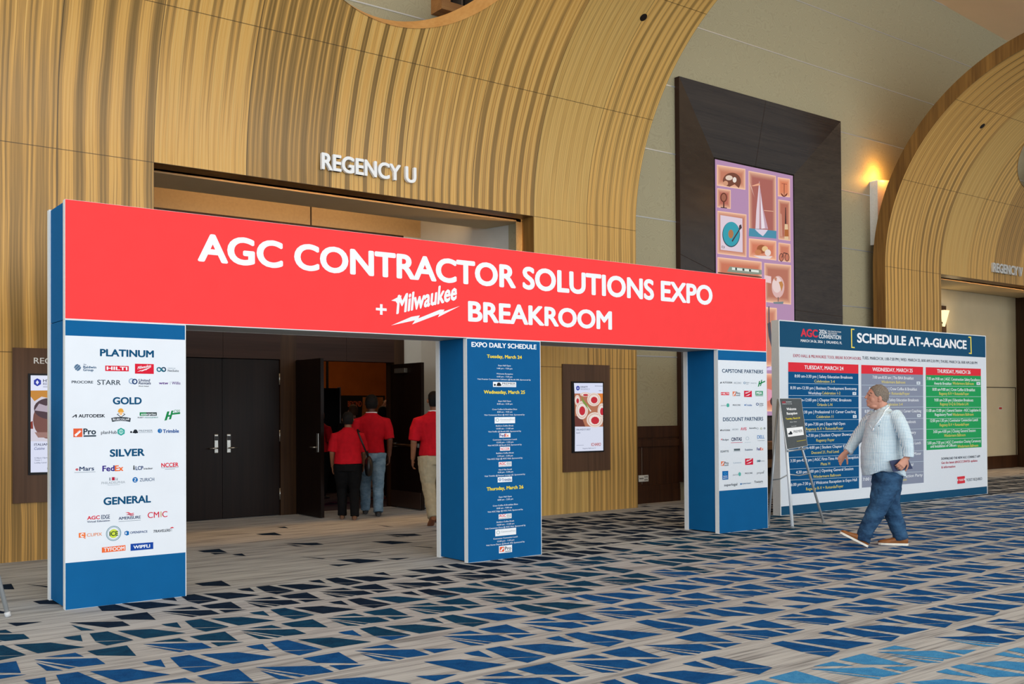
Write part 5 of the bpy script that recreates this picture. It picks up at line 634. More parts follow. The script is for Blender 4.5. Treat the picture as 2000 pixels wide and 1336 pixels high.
('caption_lettering','small lettering on the white lower screen',[('P',[(7.4502,1.2242),(7.9991,1.2162),(8.0016,0.8616),(7.4441,0.8736)],'dde2f4'),('T',"ORLANDO'S BEST",7.4698,7.7416,1.1685,0.024,'5a6480',1,0,0),('T','Sushi',7.4694,7.5497,1.1256,0.0217,'6a7490',1,0.2,0),('T','ICHARO',7.7541,7.94,0.941,0.044,'b8433a',2,0,0),('T','Regency Ballroom U',7.5937,7.8388,0.9039,0.0153,'4a5470',1,0,0),('P',[(7.4735,0.9555),(7.6115,0.9555),(7.6115,0.962),(7.4735,0.962)],'aab0c4')]),
]
DISPL=[
('screen_header','blue hexagon emblem and lettering on the white screen top',[('P',[(0.3597,1.8378),(0.7836,1.84),(0.7834,1.6906),(0.3596,1.6876)],'e8ecff'),('P',[(0.4207,1.8068),(0.4546,1.7867),(0.4546,1.7478),(0.4207,1.7269),(0.3891,1.7471),(0.3891,1.7858)],'2c3aa8'),('P',[(0.4207,1.7885),(0.4355,1.7659),(0.4207,1.7428),(0.4059,1.7655)],'e8ecff'),('T','HYATT',0.4737,0.6348,1.7696,0.0276,'30364e',2,0,0),('T','REGENCY',0.4737,0.6348,1.7396,0.023,'6a7088',1,0,0),('P',[(0.4737,1.7187),(0.5872,1.7187),(0.5872,1.7256),(0.4737,1.7256)],'9aa0b4')]),
('food_picture','photograph of a seared steak with sauce',[('P',[(0.3596,1.6876),(0.7834,1.6906),(0.783,1.1682),(0.3595,1.1828)],'d9d4e0'),('P',[(0.3596,1.683),(0.7834,1.6906),(0.7833,1.5553),(0.4588,1.6242),(0.3953,1.5784),(0.3596,1.6239)],'c98a3a'),('P',[(0.6889,1.393),(0.6835,1.3427),(0.6678,1.296),(0.6429,1.2561),(0.6106,1.2259),(0.5732,1.2074),(0.5332,1.2017),(0.4934,1.2091),(0.4565,1.2291),(0.4249,1.2602),(0.4008,1.3003),(0.3857,1.3467),(0.3805,1.3962),(0.3857,1.4457),(0.4009,1.4918),(0.425,1.5314),(0.4566,1.5618),(0.4936,1.5811),(0.5334,1.5877),(0.5734,1.5811),(0.6108,1.5618),(0.6431,1.5309),(0.6679,1.4905),(0.6836,1.4435)],'7a5048'),('P',[(0.6802,1.5044),(0.6752,1.4768),(0.6604,1.4512),(0.6369,1.4293),(0.6064,1.4127),(0.5711,1.4024),(0.5333,1.3992),(0.4957,1.4032),(0.4608,1.4141),(0.431,1.431),(0.4082,1.4529),(0.3939,1.4783),(0.389,1.5055),(0.3939,1.5326),(0.4082,1.5579),(0.431,1.5796),(0.4609,1.5964),(0.4958,1.607),(0.5334,1.6107),(0.5712,1.6071),(0.6065,1.5966),(0.637,1.5798),(0.6604,1.5577),(0.6752,1.532)],'4f3b42'),('P',[(0.3953,1.4872),(0.4376,1.5556),(0.5013,1.5326),(0.5763,1.5739),(0.6303,1.5092),(0.5655,1.4588),(0.48,1.4753)],'b8aab8'),('P',[(0.3595,1.3737),(0.3784,1.3849),(0.3826,1.3051),(0.3595,1.3055)],'8a3a30'),('P',[(0.3952,1.2708),(0.6735,1.2657),(0.6626,1.2127),(0.4269,1.2177)],'a07a72')]),
('caption_lettering','small lettering on the white lower screen',[('P',[(0.3595,1.1828),(0.783,1.1682),(0.7827,0.8653),(0.3594,0.8738)],'e0e5fa'),('T','ITALIAN',0.391,0.5267,1.137,0.0229,'3a4060',2,0,0),('T','Cuisine',0.3889,0.4926,1.0964,0.0274,'3f4a8a',1,0.25,0),('T','5:30pm-10pm',0.3951,0.5139,1.0092,0.0137,'5a6480',1,0,0),('T','Tower 1',0.3951,0.4585,0.9873,0.0137,'5a6480',1,0,0),('T','Lobby Level',0.3951,0.5053,0.9613,0.0137,'5a6480',1,0,0),('T','B',0.5117,0.5266,0.8992,0.0183,'3a4060',2,0,0)]),
]

# ------------------------------------------------------------------ the bent wooden portals
VENEER = wood_veneer()
EDGEW = wood_plain('veneer_edge', '6a4820', '966c34', 'Z', .45, .6)
RIMW = wood_plain('rim_veneer', 'c08c4c', 'd2a263', 'Z', .5, .5)
RC, YC, TH, SMAX = 3.45, -0.55, 0.26, 4.13+3.45*math.pi/2+1.3
def bend(x, s, d=0.0):
    """point on the portal skin: x along the wall, s measured up the surface, d behind it"""
    if s <= ZL: return Vector((x, 2.9+d, s))
    a = (s-ZL)/RC
    if a <= math.pi/2: return Vector((x, YC+(RC+d)*math.cos(a), ZL+(RC+d)*math.sin(a)))
    return Vector((x, YC-(s-ZL-RC*math.pi/2), ZL+RC+d))
class Skin:
    """mesh with the two UV maps the veneer needs"""
    def __init__(s): s.v = []; s.f = []; s.uv = []; s.pv = []; s.mi = []
    def quad(s, pts, uv, pv, mi=0):
        b = len(s.v); s.v += [tuple(p) for p in pts]; s.f.append(tuple(range(b, b+len(pts)))); s.uv.append(uv); s.pv.append(pv); s.mi.append(mi)
    def build(s, name, parent, mats, smooth=()):
        me = bpy.data.meshes.new(name); me.from_pydata(s.v, [], s.f)
        for m in mats: me.materials.append(m)
        me.polygons.foreach_set('material_index', s.mi)
        for nm, src in (('grain', s.uv), ('panel', s.pv)):
            l = me.uv_layers.new(name=nm); i = 0
            for fuv in src:
                for c in fuv: l.data[i].uv = c; i += 1
        bm = bmesh.new(); bm.from_mesh(me); bmesh.ops.remove_doubles(bm, verts=bm.verts, dist=.0005)
        for f in bm.faces: f.smooth = f.material_index == 0
        for e in bm.edges:
            if len(e.link_faces) == 2 and e.calc_face_angle(0) > .5: e.smooth = False
        bm.to_mesh(me); bm.free()
        o = bpy.data.objects.new(name, me); COL.objects.link(o); o.parent = parent
        return o
def split(lo, hi, step):
    n = max(1, round((hi-lo)/step)); return [lo+(hi-lo)*i/n for i in range(n+1)]
def portal(ox, label, seed):
    root = empty('wood_portal', (ox+4.17, 2.9, 0), label=label, cat='portal', group='bent wooden portals along the hall')
    T = Vector((-4.17, -2.9, 0))
    S = lambda x, s, d=0: bend(x, s, d)+T
    bounds = [XL, .612, 1.58]+[1.58+1.035*i for i in range(1, 6)]+[7.728, XR]
    def pid(x):
        for i in range(len(bounds)-1):
            if bounds[i] <= x <= bounds[i+1]+1e-6: return i
        return 0
    def face(sk, x0, x1, s0, s1, i):
        row = 0 if s1 <= 2.063 else 1 if s1 <= 4.131 else 2
        w = bounds[i+1]-bounds[i]; p = i+seed+ (0.0)
        sk.quad([S(x0, s0), S(x1, s0), S(x1, s1), S(x0, s1)], [(x0, s0), (x1, s0), (x1, s1), (x0, s1)],
                [((x-bounds[i])/w, p) for x in (x0, x1, x1, x0)])
    def grid(sk, i, s0, s1, step):
        for a, b in zip(split(s0, s1, step)[:-1], split(s0, s1, step)[1:]): face(sk, bounds[i], bounds[i+1], a, b, i)
    def edge(sk, x, s0, s1, flip, d=TH):
        ss = split(s0, s1, .12 if s0 >= ZL-.01 else 5)
        for a, b in zip(ss[:-1], ss[1:]):
            q = [S(x, a), S(x, b), S(x, b, d), S(x, a, d)]
            sk.quad(q if not flip else q[::-1], [(0, 0)]*4, [(.5, 0)]*4, 1)
    def back(sk, x0, x1, s0, s1):
        ss = split(s0, s1, .3 if s0 >= ZL-.01 else 5)
        for a, b in zip(ss[:-1], ss[1:]):
            sk.quad([S(x0, a, TH), S(x0, b, TH), S(x1, b, TH), S(x1, a, TH)], [(0, 0)]*4, [(.5, 0)]*4, 1)
    for ids, xa, xb in (((0, 1), XL, OL), ((7, 8), OR_, XR)):
        sk = Skin()
        for i in ids:
            for a, b in ((0, 2.062), (2.062, ZL)): face(sk, bounds[i], bounds[i+1], a, b, i)
        edge(sk, xa, 0, ZL, False); edge(sk, xb, 0, ZL, True); back(sk, xa, xb, 0, ZL)
        sk.build('pilaster', root, [VENEER, EDGEW])
    # canopy: every panel cut fine, the round opening cut by a ring of faces
    sk = Skin(); cx, rad = 4.17, 1.66; sc = ZL+2.0+rad; half = rad+.12
    n = 96
    hx0, hx1, hs0, hs1 = cx-half, cx+half, sc-half, sc+half
    def colspan(x0, x1, s0, s1):
        cuts = [x0]+[b for b in bounds if x0+1e-4 < b < x1-1e-4]+[x1]
        for a, b in zip(cuts[:-1], cuts[1:]):
            i = pid((a+b)/2)
            ss = split(s0, s1, .12)
            for p, q in zip(ss[:-1], ss[1:]): face(sk, a, b, p, q, i)
    colspan(XL, hx0, ZL, SMAX); colspan(hx1, XR, ZL, SMAX); colspan(hx0, hx1, ZL, hs0); colspan(hx0, hx1, hs1, SMAX)
    # square with a round hole, in strips along x so that the panels stay exact
    xs = sorted(set([round(hx0+(hx1-hx0)*k/60, 5) for k in range(61)]+[round(b, 5) for b in bounds if hx0 < b < hx1]+[round(cx+rad*math.cos(math.pi*k/48), 5) for k in range(49)]))
    half_h = lambda x: math.sqrt(max(0, rad*rad-(x-cx)**2))
    for a, b in zip(xs[:-1], xs[1:]):
        if b-a < 1e-4: continue
        i = pid((a+b)/2); ha, hb = half_h(a), half_h(b)
        for sg in (-1, 1):
            end = hs0 if sg < 0 else hs1
            for t0, t1 in zip([k/12 for k in range(12)], [k/12 for k in range(1, 13)]):
                pts = [(x, (sc+sg*h)*(1-t)+end*t) for x, h, t in ((a, ha, t0), (b, hb, t0), (b, hb, t1), (a, ha, t1))]
                if sg < 0: pts = pts[::-1]
                w = bounds[i+1]-bounds[i]
                sk.quad([S(x, s) for x, s in pts], [(x, s) for x, s in pts], [((x-bounds[i])/w, i+seed) for x, s in pts])
    edge(sk, XL, ZL, SMAX, False); edge(sk, XR, ZL, SMAX, True)
    sk.quad([S(OL, ZL), S(OL, ZL, TH), S(OR_, ZL, TH), S(OR_, ZL)], [(0, 0)]*4, [(.5, 0)]*4, 1)
    for x0, x1, s0, s1 in ((XL, hx0, ZL, SMAX), (hx1, XR, ZL, SMAX), (hx0, hx1, ZL, hs0), (hx0, hx1, hs1, SMAX)): back(sk, x0, x1, s0, s1)
    for a, b in zip(xs[:-1], xs[1:]):
        for sg in (-1, 1):
            end = hs0 if sg < 0 else hs1
            sk.quad([S(a, sc+sg*half_h(a), TH), S(b, sc+sg*half_h(b), TH), S(b, end, TH), S(a, end, TH)], [(0, 0)]*4, [(.5, 0)]*4, 1)
    can = sk.build('canopy', root, [VENEER, EDGEW])
    mb = MB()
    ring = lambda d: [S(cx+rad*math.cos(2*math.pi*k/n), sc+rad*math.sin(2*math.pi*k/n), d) for k in range(n)]
    mb.rings([ring(-.012), ring(TH+.01)], RIMW, cap=False); rim = mb.build('opening_rim', can); rim['label'] = 'pale wooden rim of the round opening'
    for x, a in ((7.72, 49.0), (1.0, 49.0)):
        s = ZL+RC*math.radians(a); p = S(x, s, -.004); u = Vector((1, 0, 0)); t = (S(x, s+.01)-S(x, s)).normalized()
        mb = MB(); mb.poly([p+u*.055*math.cos(2*math.pi*k/16)+t*.055*math.sin(2*math.pi*k/16) for k in range(16)], plain('dark_lens', '1b1410', .3)); mb.build('downlight', can)
    return root
portal(0, 'striped wooden portal curving overhead behind the red banner, over the dark doors', 3)
portal(OX, 'striped wooden portal at the right edge, behind the schedule board', 8)
# concealed warm lamps in the slots behind the portals
WARM = (1.0, .50, .14)
def slot_lamp(name, a, b, power, aim):
    a, b = Vector(a), Vector(b); o = area_light(name, (a+b)/2, (a+b)/2+Vector(aim), 1, .04, power, WARM)
    o.data.size = .05; o.data.size_y = .05
    if abs((b-a).x) > abs((b-a).z): o.data.size = abs((b-a).x)
    else: o.data.size = .05; o.data.size_y = abs((b-a).z)
    return o
for ox in (0, OX):
    slot_lamp('slot_lamp_lintel', (ox+2.2, 3.21, ZL+.62), (ox+6.6, 3.21, ZL+.62), 60, (0, .25, -.6))
    slot_lamp('slot_lamp_side', (ox+7.12, 3.22, 1.2), (ox+7.12, 3.22, 4.0), 14, (-.8, .35, 0))
point_light('canopy_wall_lamp', (3.2, 2.9, 7.6), 40, (1, .68, .34), .1)
point_light('uplight_lamp', (OX-.02, 3.14, 5.95), 26, (1, .44, .07), .04)

def sign_letters(ox, text, x0, x1, z0, h, label, mat, dark):
    root = empty('wall_sign', (ox+(x0+x1)/2, 2.9, z0), label=label, cat='sign', group='room names on the portals')
    v, f = glyphs(text); ks = KERN[3]
    tot = [p[0] for p in v]; a0, a1 = min(tot)-.036, max(tot)+.036; sx = (x1-x0)/(a1-a0); sz = h/(CAP+.052)
    # split the outline into its letters by their place along the line
    adv = []; cur = 0
    comps = {}
    par = list(range(len(v)))
    def find(i):
        while par[i] != i: par[i] = par[par[i]]; i = par[i]
        return i
    for q in f:
        for k in q[1:]: par[find(k)] = find(q[0])
    for q in f: comps.setdefault(find(q[0]), []).append(q)
    for fs in sorted(comps.values(), key=lambda fs: min(v[i][0] for q in fs for i in q)):
        idx = sorted(set(i for q in fs for i in q)); me = bpy.data.meshes.new('letter'); bm = bmesh.new()
        for kk, (dx, dy) in enumerate(ks):
            b2 = bmesh.new()
            mp = {i: b2.verts.new(((v[i][0]+dx-a0)*sx-(x1-x0)/2, -.062-kk*.0004, (v[i][1]+dy+.026)*sz)) for i in idx}
            fl = [b2.faces.new([mp[i] for i in q]) for q in fs]
            ext = bmesh.ops.extrude_face_region(b2, geom=fl)
            bmesh.ops.translate(b2, verts=[g for g in ext['geom'] if isinstance(g, bmesh.types.BMVert)], vec=(0, .045, 0))
            bmesh.ops.recalc_face_normals(b2, faces=b2.faces); b2.to_mesh(me); b2.free(); bm.from_mesh(me)
        bm.to_mesh(me); bm.free(); me.materials.append(mat)
        o = bpy.data.objects.new('letter', me); COL.objects.link(o); o.parent = root
        xl = min(v[i][0] for i in idx)                       # stand-off pins carry the letter
        for zz in (.15*CAP, .85*CAP):
            near = min(idx, key=lambda i: abs(v[i][1]-zz)+abs(v[i][0]-xl)*.2)
            px = (v[near][0]+.03-a0)*sx-(x1-x0)/2
            pin = MB(); pin.tube([(px, -.03, zz*sz), (px, .0, zz*sz)], .008, STEEL, 6); pin.build('stand_off', o)
sign_letters(0, 'REGENCY U', 3.52, 4.83, 4.318, .20, 'raised white room name letters on the near portal above the banner', plain('white_enamel', 'f2f4f6', .35, .4, var=.02), None)
sign_letters(OX, 'REGENCY V', 3.52, 4.80, 4.318, .20, 'raised grey metal room name letters on the far right portal', plain('satin_letter_metal', 'd4d4d0', .3, .5, .3), None)

# ------------------------------------------------------------------ the printed expo arch
BLUEF = plain('blue_fabric', '0d5f98', .75, .1, var=.03, scale=6)
WHITEF = plain('white_fabric', 'e3eaf4', .75, .1, var=.015, scale=5)
REDF = plain('red_fabric', 'fb4345', .75, .1, var=.02, scale=6)
ALUW = plain('white_aluminium_profile', 'e6ebef', .4, .4, var=.02)
AW, AH, AZ, AD = 8.081, 3.05, 2.156, .549
def expo_arch():
    root = empty('expo_arch', (0, 0, 0), label='long red and blue fabric archway standing on the carpet before the dark doors', cat='archway')
    def frame(mb, x0, x1, z0, z1, y0, y1, w=.02):
        mb.box((x0, y0, z0), (x0+w, y1, z1), ALUW); mb.box((x1-w, y0, z0), (x1, y1, z1), ALUW)
        mb.box((x0+w, y0, z1-w), (x1-w, y1, z1), ALUW); mb.box((x0+w, y0, z0), (x1-w, y1, z0+w), ALUW)
    def pillar(x0, x1, table, prints, label, outer_left=False, outer_right=False):
        mb = MB()
        ztop = AZ-.001
        mb.box((x0+.012, .004, .012), (x1-.012, AD-.004, ztop), BLUEF)
        p = mb.build('pillar', root); p['label'] = label
        mb = MB()
        for y0, y1 in ((0, .06), (AD-.06, AD)): frame(mb, x0, x1, 0, ztop, y0, y1, .012)
        mb.build('profile_frame', p)
        for z0, z1, m, nm in prints:
            mb = MB(); mb.poly([(x0+.002, -.0008, z0), (x1-.007, -.0008, z0), (x1-.007, -.0008, z1), (x0+.002, -.0008, z1)], m); mb.build(nm, p)
        print_groups(table, p, -0.0005)
    pillar(0, .904, LEFT, [(.002, .348, BLUEF, 'base_print'), (.348, 2.035, WHITEF, 'sponsor_print'), (2.035, 2.15, BLUEF, 'top_print')], 'blue pillar with a white list of four sponsor levels')
    pillar(3.62, 4.526, MID, [(.002, 2.15, plain('deep_blue_print', '0b5a92', .75, .1, var=.03, scale=5), 'schedule_print')], 'all blue pillar with the daily schedule')
    pillar(7.193, 8.081, RIGHT, [(.002, .50, BLUEF, 'base_print'), (.50, 2.035, plain('shaded_white_print', 'dfe7f1', .75, .1, var=.015), 'sponsor_print'), (2.035, 2.15, BLUEF, 'top_print')], 'blue pillar with a white list of partners')
    mb = MB(); mb.box((.012, .004, AZ+.004), (AW-.012, AD-.004, AH-.006), BLUEF); h = mb.build('header', root); h['label'] = 'long red header beam'
    mb = MB()
    for y0, y1 in ((0, .06), (AD-.06, AD)): frame(mb, 0, AW, AZ, AH, y0, y1, .012)
    mb.build('profile_frame', h)
    mb = MB(); mb.box((.90, .06, AZ-.0005), (3.62, AD-.06, AZ+.003), plain('header_underside', '9aa0a0', .6)); mb.box((4.53, .06, AZ-.0005), (7.19, AD-.06, AZ+.003), plain('header_underside', '9aa0a0', .6)); mb.build('underside', h)
    mb = MB(); mb.poly([(.002, -.0008, AZ+.006), (AW-.006, -.0008, AZ+.006), (AW-.006, -.0008, AH-.0015), (.002, -.0008, AH-.0015)], REDF); mb.build('banner_print', h)
    print_groups(HEAD, h, -0.0005)
expo_arch()

# ------------------------------------------------------------------ schedule board
def schedule_board():
    x0, x1, y, H, D = 9.345, 14.845, .8, 2.67, .12
    root = empty('schedule_board', ((x0+x1)/2, y, 0), label='wide free-standing board with the three-day schedule, behind the walking man', cat='board')
    T = (-(x0+x1)/2, -y, 0)
    def sh(o): o.matrix_parent_inverse = root.matrix_basis.inverted(); return o
    root.matrix_basis = Matrix.Translation(((x0+x1)/2, y, 0))
    mb = MB(); mb.box((x0, y, 0), (x1, y+D, H), plain('board_side_white', 'dfe3e4', .5)); sh(mb.build('board_core', root))
    mb = MB(); w = .012
    mb.box((x0-.004, y-.004, 0), (x0+w, y+D+.003, H), ALUW); mb.box((x1-w, y-.004, 0), (x1+.004, y+D+.003, H), ALUW); mb.box((x0+w, y-.004, H-.01), (x1-w, y+D+.003, H+.003), ALUW); sh(mb.build('profile_frame', root))
    navy = plain('navy_print', '1a4f72', .75, .1, var=.03)
    for z0, z1, m, nm in ((2.305, H-.011, navy, 'heading_band'), (.125, 2.305, plain('cool_white_print', 'dde6f1', .75, .1, var=.015), 'white_print'), (.004, .125, navy, 'base_band')):
        mb = MB(); mb.poly([(x0+w, y-.0015, z0), (x1-w, y-.0015, z0), (x1-w, y-.0015, z1), (x0+w, y-.0015, z1)], m); sh(mb.build(nm, root))
    n0 = set(bpy.data.objects)
    print_groups(SCHED, root, y-.0025)
    for o in set(bpy.data.objects)-n0: sh(o)
schedule_board()

# ------------------------------------------------------------------ dark bevelled frame with the tall picture screen
def screen_frame():
    root = empty('picture_screen', (12.18, 3.24, FZ0), label='tall glowing pink screen of shelf curios in a dark wall frame', cat='screen')
    root.matrix_basis = Matrix.Translation((12.18, 3.24, FZ0)); inv = root.matrix_basis.inverted()
    lam = wood_plain('grey_brown_laminate', '2c2522', '3b332d', 'X', .24, 1.0, .6)
    ix0, ix1, iz0, iz1, yo, yi = 11.09, 13.24, 1.31, 5.70, 3.24, 3.47
    o = [(FX0, yo, FZ0), (FX1, yo, FZ0), (FX1, yo, FZ1), (FX0, yo, FZ1)]; i = [(ix0, yi, iz0), (ix1, yi, iz0), (ix1, yi, iz1), (ix0, yi, iz1)]
    b = [(FX0, 3.345, FZ0), (FX1, 3.345, FZ0), (FX1, 3.345, FZ1), (FX0, 3.345, FZ1)]; c = [(x, 3.5, z) for x, _, z in i]
    for k in range(4):
        j = (k+1) % 4
        mb = MB()
        L = lambda p, q, t: tuple(p[a]+(q[a]-p[a])*t for a in range(3))
        mb.poly([o[k], o[j], i[j], i[k]], lam); mb.poly([b[j], b[k], c[k], c[j]], lam)
        mb.poly([b[k], b[j], o[j], o[k]], plain('frame_edge_brown', '3a241c', .4)); mb.poly([i[k], i[j], c[j], c[k]], lam)
        e = mb.build('bevelled_side', root); e.matrix_parent_inverse = inv
        # joint across the laminate
        jt = MB(); t = .5 if k % 2 == 0 else .44
        p, q = L(o[k], o[j], t), L(i[k], i[j], t)
        up = Vector((0, -.0015, 0)); d = (Vector(o[j])-Vector(o[k])).normalized()*.004
        jt.poly([Vector(p)+up-d, Vector(p)+up+d, Vector(q)+up+d, Vector(q)+up-d], plain('dark_joint', '2a1a10')); g = jt.build('panel_joint', e)
    mb = MB(); mb.box((ix0, 3.475, iz0), (ix1, 3.51, iz1), plain('black_screen_body', '0a0a0c', .25)); s = mb.build('screen', root); s.matrix_parent_inverse = inv
    mb = MB(); mb.poly([(11.118, 3.468, 1.340), (13.205, 3.468, 1.340), (13.205, 3.468, 5.672), (11.118, 3.468, 5.672)], glow('bf96bb', .85)); p = mb.build('picture_background', s)
    for nm, lab, items in SCREEN:
        mb = MB(); cl = lambda v, a, b_: max(a, min(b_, v))
        print_items(mb, items, lambda u, z, e=0: (cl(u, 11.125, 13.20), 3.466-e, cl(z, 1.36, 5.668)), lambda h: glow(h, .9)); mb.build(nm, s)
screen_frame()
def console():
    root = empty('console_table', (11.9, 2.95, 0), label='low brown wooden console below the pink screen, seen past the right pillar', cat='table')
    m = wood_plain('console_wood', '8a6a48', 'a98a62', 'X', .4); d = plain('console_dark', '3a241a', .4)
    mb = MB(); mb.box((-1.5, -.22, .785), (1.5, .24, .91), m); mb.build('table_top', root)
    mb = MB(); mb.box((-1.45, -.14, .50), (1.45, .22, .785), d); mb.build('apron', root)
    mb = MB(); mb.box((-1.48, -.20, .49), (1.48, .22, .62), m); mb.build('shelf', root)
    for x in (-1.4, 1.34):
        mb = MB(); mb.box((x, -.16, 0), (x+.07, .2, .49), d); mb.build('leg', root)
console()
# ------------------------------------------------------------------ wall displays on the pilasters
def wall_display(x0, x1, z0, z1, sx0, sx1, sz0, sz1, table, label, name=None):
    cx, cz = (x0+x1)/2, z0
    root = empty('wall_display', (cx, 2.9, cz), label=label, cat='display', group='screens on the portal pilasters')
    root.matrix_basis = Matrix.Translation((cx, 2.9, cz)); inv = root.matrix_basis.inverted()
    mb = MB(); mb.box((x0, 2.88, z0), (x1, 2.9, z1), wood_plain('walnut_display_panel', '4f3624', '634631', 'Z', .4)); p = mb.build('back_panel', root); p.matrix_parent_inverse = inv
    mb = MB(); mb.box((sx0-.02, 2.868, sz0-.018), (sx1+.02, 2.8805, sz1+.018), plain('black_bezel', '101014', .3)); s = mb.build('screen', root); s.matrix_parent_inverse = inv
    for nm, lab, items in table:
        mb = MB(); print_items(mb, items, lambda u, z, e=0: (max(sx0, min(sx1, u)), 2.8665-e, max(sz0, min(sz1, z))), lambda h: glow(h, .92)); mb.build(nm, s)
    if name:
        mb = MB(); put_text(mb, name, .391, .895, 1.953, .058, ink('e8e6e2'), lambda u, z, e=0: (u, 2.8785-e, z), 1); mb.build('room_lettering', p)
wall_display(7.24, 8.135, .585, 2.106, 7.415, 7.985, .872, 1.845, DISPR, 'wall screen showing pastries on a brown panel, seen between middle and right pillars')
wall_display(.20, 1.085, .575, 2.106, .357, .929, .868, 1.835, DISPL, 'wall screen showing a steak on a brown panel, half hidden by the left pillar', 'REGENCY U')

# ------------------------------------------------------------------ small fittings
def outlet():
    root = empty('socket_plate', (9.225, YW-.024, .39), label='long white socket plate on the brown panelling beside the portal', cat='socket')
    mb = MB(); mb.box((-.105, -.012, -.05), (.105, .003, .05), plain('white_plastic', 'd9d8d0', .4)); mb.build('plate', root, .004)
    for x in (-.08, -.05, -.02):
        mb = MB(); mb.box((x-.009, -.0135, -.010), (x+.009, -.0115, .010), plain('black_plastic', '14140f', .4)); mb.build('socket', root)
    for x in (.03, .07):
        for z in (.022, -.022):
            mb = MB(); mb.box((x-.008, -.0135, z-.012), (x+.008, -.0115, z+.012), plain('black_plastic', '14140f', .4)); mb.build('socket', root)
outlet()
def uplight():
    root = empty('wall_uplight', (15.64, YW, 4.9), label='white boxy wall uplight peeking out behind the far right portal', cat='lamp')
    mb = MB(); mb.poly([(-.24, -.17, -.3), (.24, -.17, -.3), (.24, -.17, .99), (-.24, -.17, .93)], plain('white_metal', 'f2f2ec', .5)); mb.box((-.24, -.168, -.3), (.24, 0, .93), plain('white_metal', 'f2f2ec', .5)); mb.build('housing', root)
    mb = MB(); mb.box((-.2, -.15, .9), (.2, -.02, .945), glow('ffd08a', 3)); mb.build('lens', root)
uplight()
def vent():
    root = empty('air_vent', (6.22, YW, 7.36), label='wooden slatted air vent on the wall, seen through the round opening', cat='vent')
    w = wood_plain('vent_wood', '8a6038', 'a67a4a', 'X', .5); d = plain('vent_dark', '1c1712', .7)
    mb = MB(); mb.box((-.70, -.02, -.50), (1.3, 0, .9), d); mb.build('backing', root)
    for a, b in (((-.84, -.26, -.62), (1.4, 0, -.50)), ((-.84, -.26, .9), (1.4, 0, 1.0)), ((-.84, -.26, -.50), (-.70, 0, .9)), ((1.3, -.26, -.50), (1.4, 0, .9))):
        mb = MB(); mb.box(a, b, w); mb.build('frame', root)
    for k in range(9):
        mb = MB(); x = -.5+k*.2; mb.box((x, -.22, -.50), (x+.025, -.02, .9), plain('vent_slat', '5a5148', .5)); mb.build('slat', root)
vent()

# ------------------------------------------------------------------ far recess behind the second portal
area_light('recess_cove_lamp', (4.2, 4.3, 4.30), (4.2, 5.42, 4.42), 4.6, .06, 15, (1, .66, .36))
area_light('recess_downlight', (4.2, 4.75, 4.72), (4.2, 4.9, 0), 3.0, .3, 8, (1, .72, .45))
def recess_two():
    mb = MB(); mb.box((OL+OX-.1, YW, ZL), (22.9, 4.20, ZL+.2), CREAM); structure(mb, 'ceiling_soffit')
    mb = MB(); rect(mb, 16.9, 24.5, 0, 4.8, 4.27, CREAM); structure(mb, 'wall_recess_far')
    mb = MB(); mb.box((16.9, 4.235, 0), (22.86, 4.27, .30), WAIN); structure(mb, 'baseboard_far')
    mb = MB(); mb.box((22.92, 3.6, 0), (23.06, 4.28, 4.3), DARKV); structure(mb, 'trim_11')
    mb = MB(); mb.box((18.6, 4.22, 0), (19.66, 4.272, 3.75), DARKV); structure(mb, 'trim_12')
    dd = empty('door_3', (0, 0, 0), kind='structure')
    mb = MB(); j = plain('dark_joint', '2a1a10')
    mb.box((20.3, 4.255, 1.93), (22.86, 4.268, 1.945), j); mb.box((22.848, 4.255, .05), (22.863, 4.268, 1.945), j); mb.build('door_gap', dd)
    mb = MB(); mb.box((22.02, 4.262, 1.40), (22.20, 4.268, 1.475), ink('d8cfc4')); g = mb.build('warning_label', dd); g['label'] = 'small red and white notice'
    mb = MB(); mb.poly([(22.04, 4.2612, 1.412), (22.18, 4.2612, 1.412), (22.18, 4.2612, 1.463), (22.04, 4.2612, 1.463)], ink('b5433c')); mb.build('notice_print', g)
    root = empty('wall_sconce', (19.52, 4.22, 3.5), label='glowing wedge-shaped wall lamp on dark wood beside the far portal', cat='lamp')
    mb = MB(); mb.poly([(-.10, -.10, .14), (.10, -.10, .14), (.03, -.03, -.22), (-.03, -.03, -.22)], glow('ffe2a8', 1.6)); mb.poly([(.10, -.10, .14), (.10, 0, .14), (.03, 0, -.22), (.03, -.03, -.22)], glow('ffe2a8', 1.6))
    mb.poly([(-.10, 0, .14), (-.10, -.10, .14), (-.03, -.03, -.22), (-.03, 0, -.22)], glow('ffe2a8', 1.6)); mb.poly([(-.10, 0, .14), (.10, 0, .14), (.10, -.10, .14), (-.10, -.10, .14)], glow('ffe2a8', 1.6)); mb.build('shade', root)
    mb = MB(); mb.box((-.05, -.02, -.16), (.05, 0, .1), STEEL); mb.build('bracket', root)
    point_light('sconce_lamp', (19.52, 4.0, 3.5), 5, (1, .75, .4), .08)
recess_two()

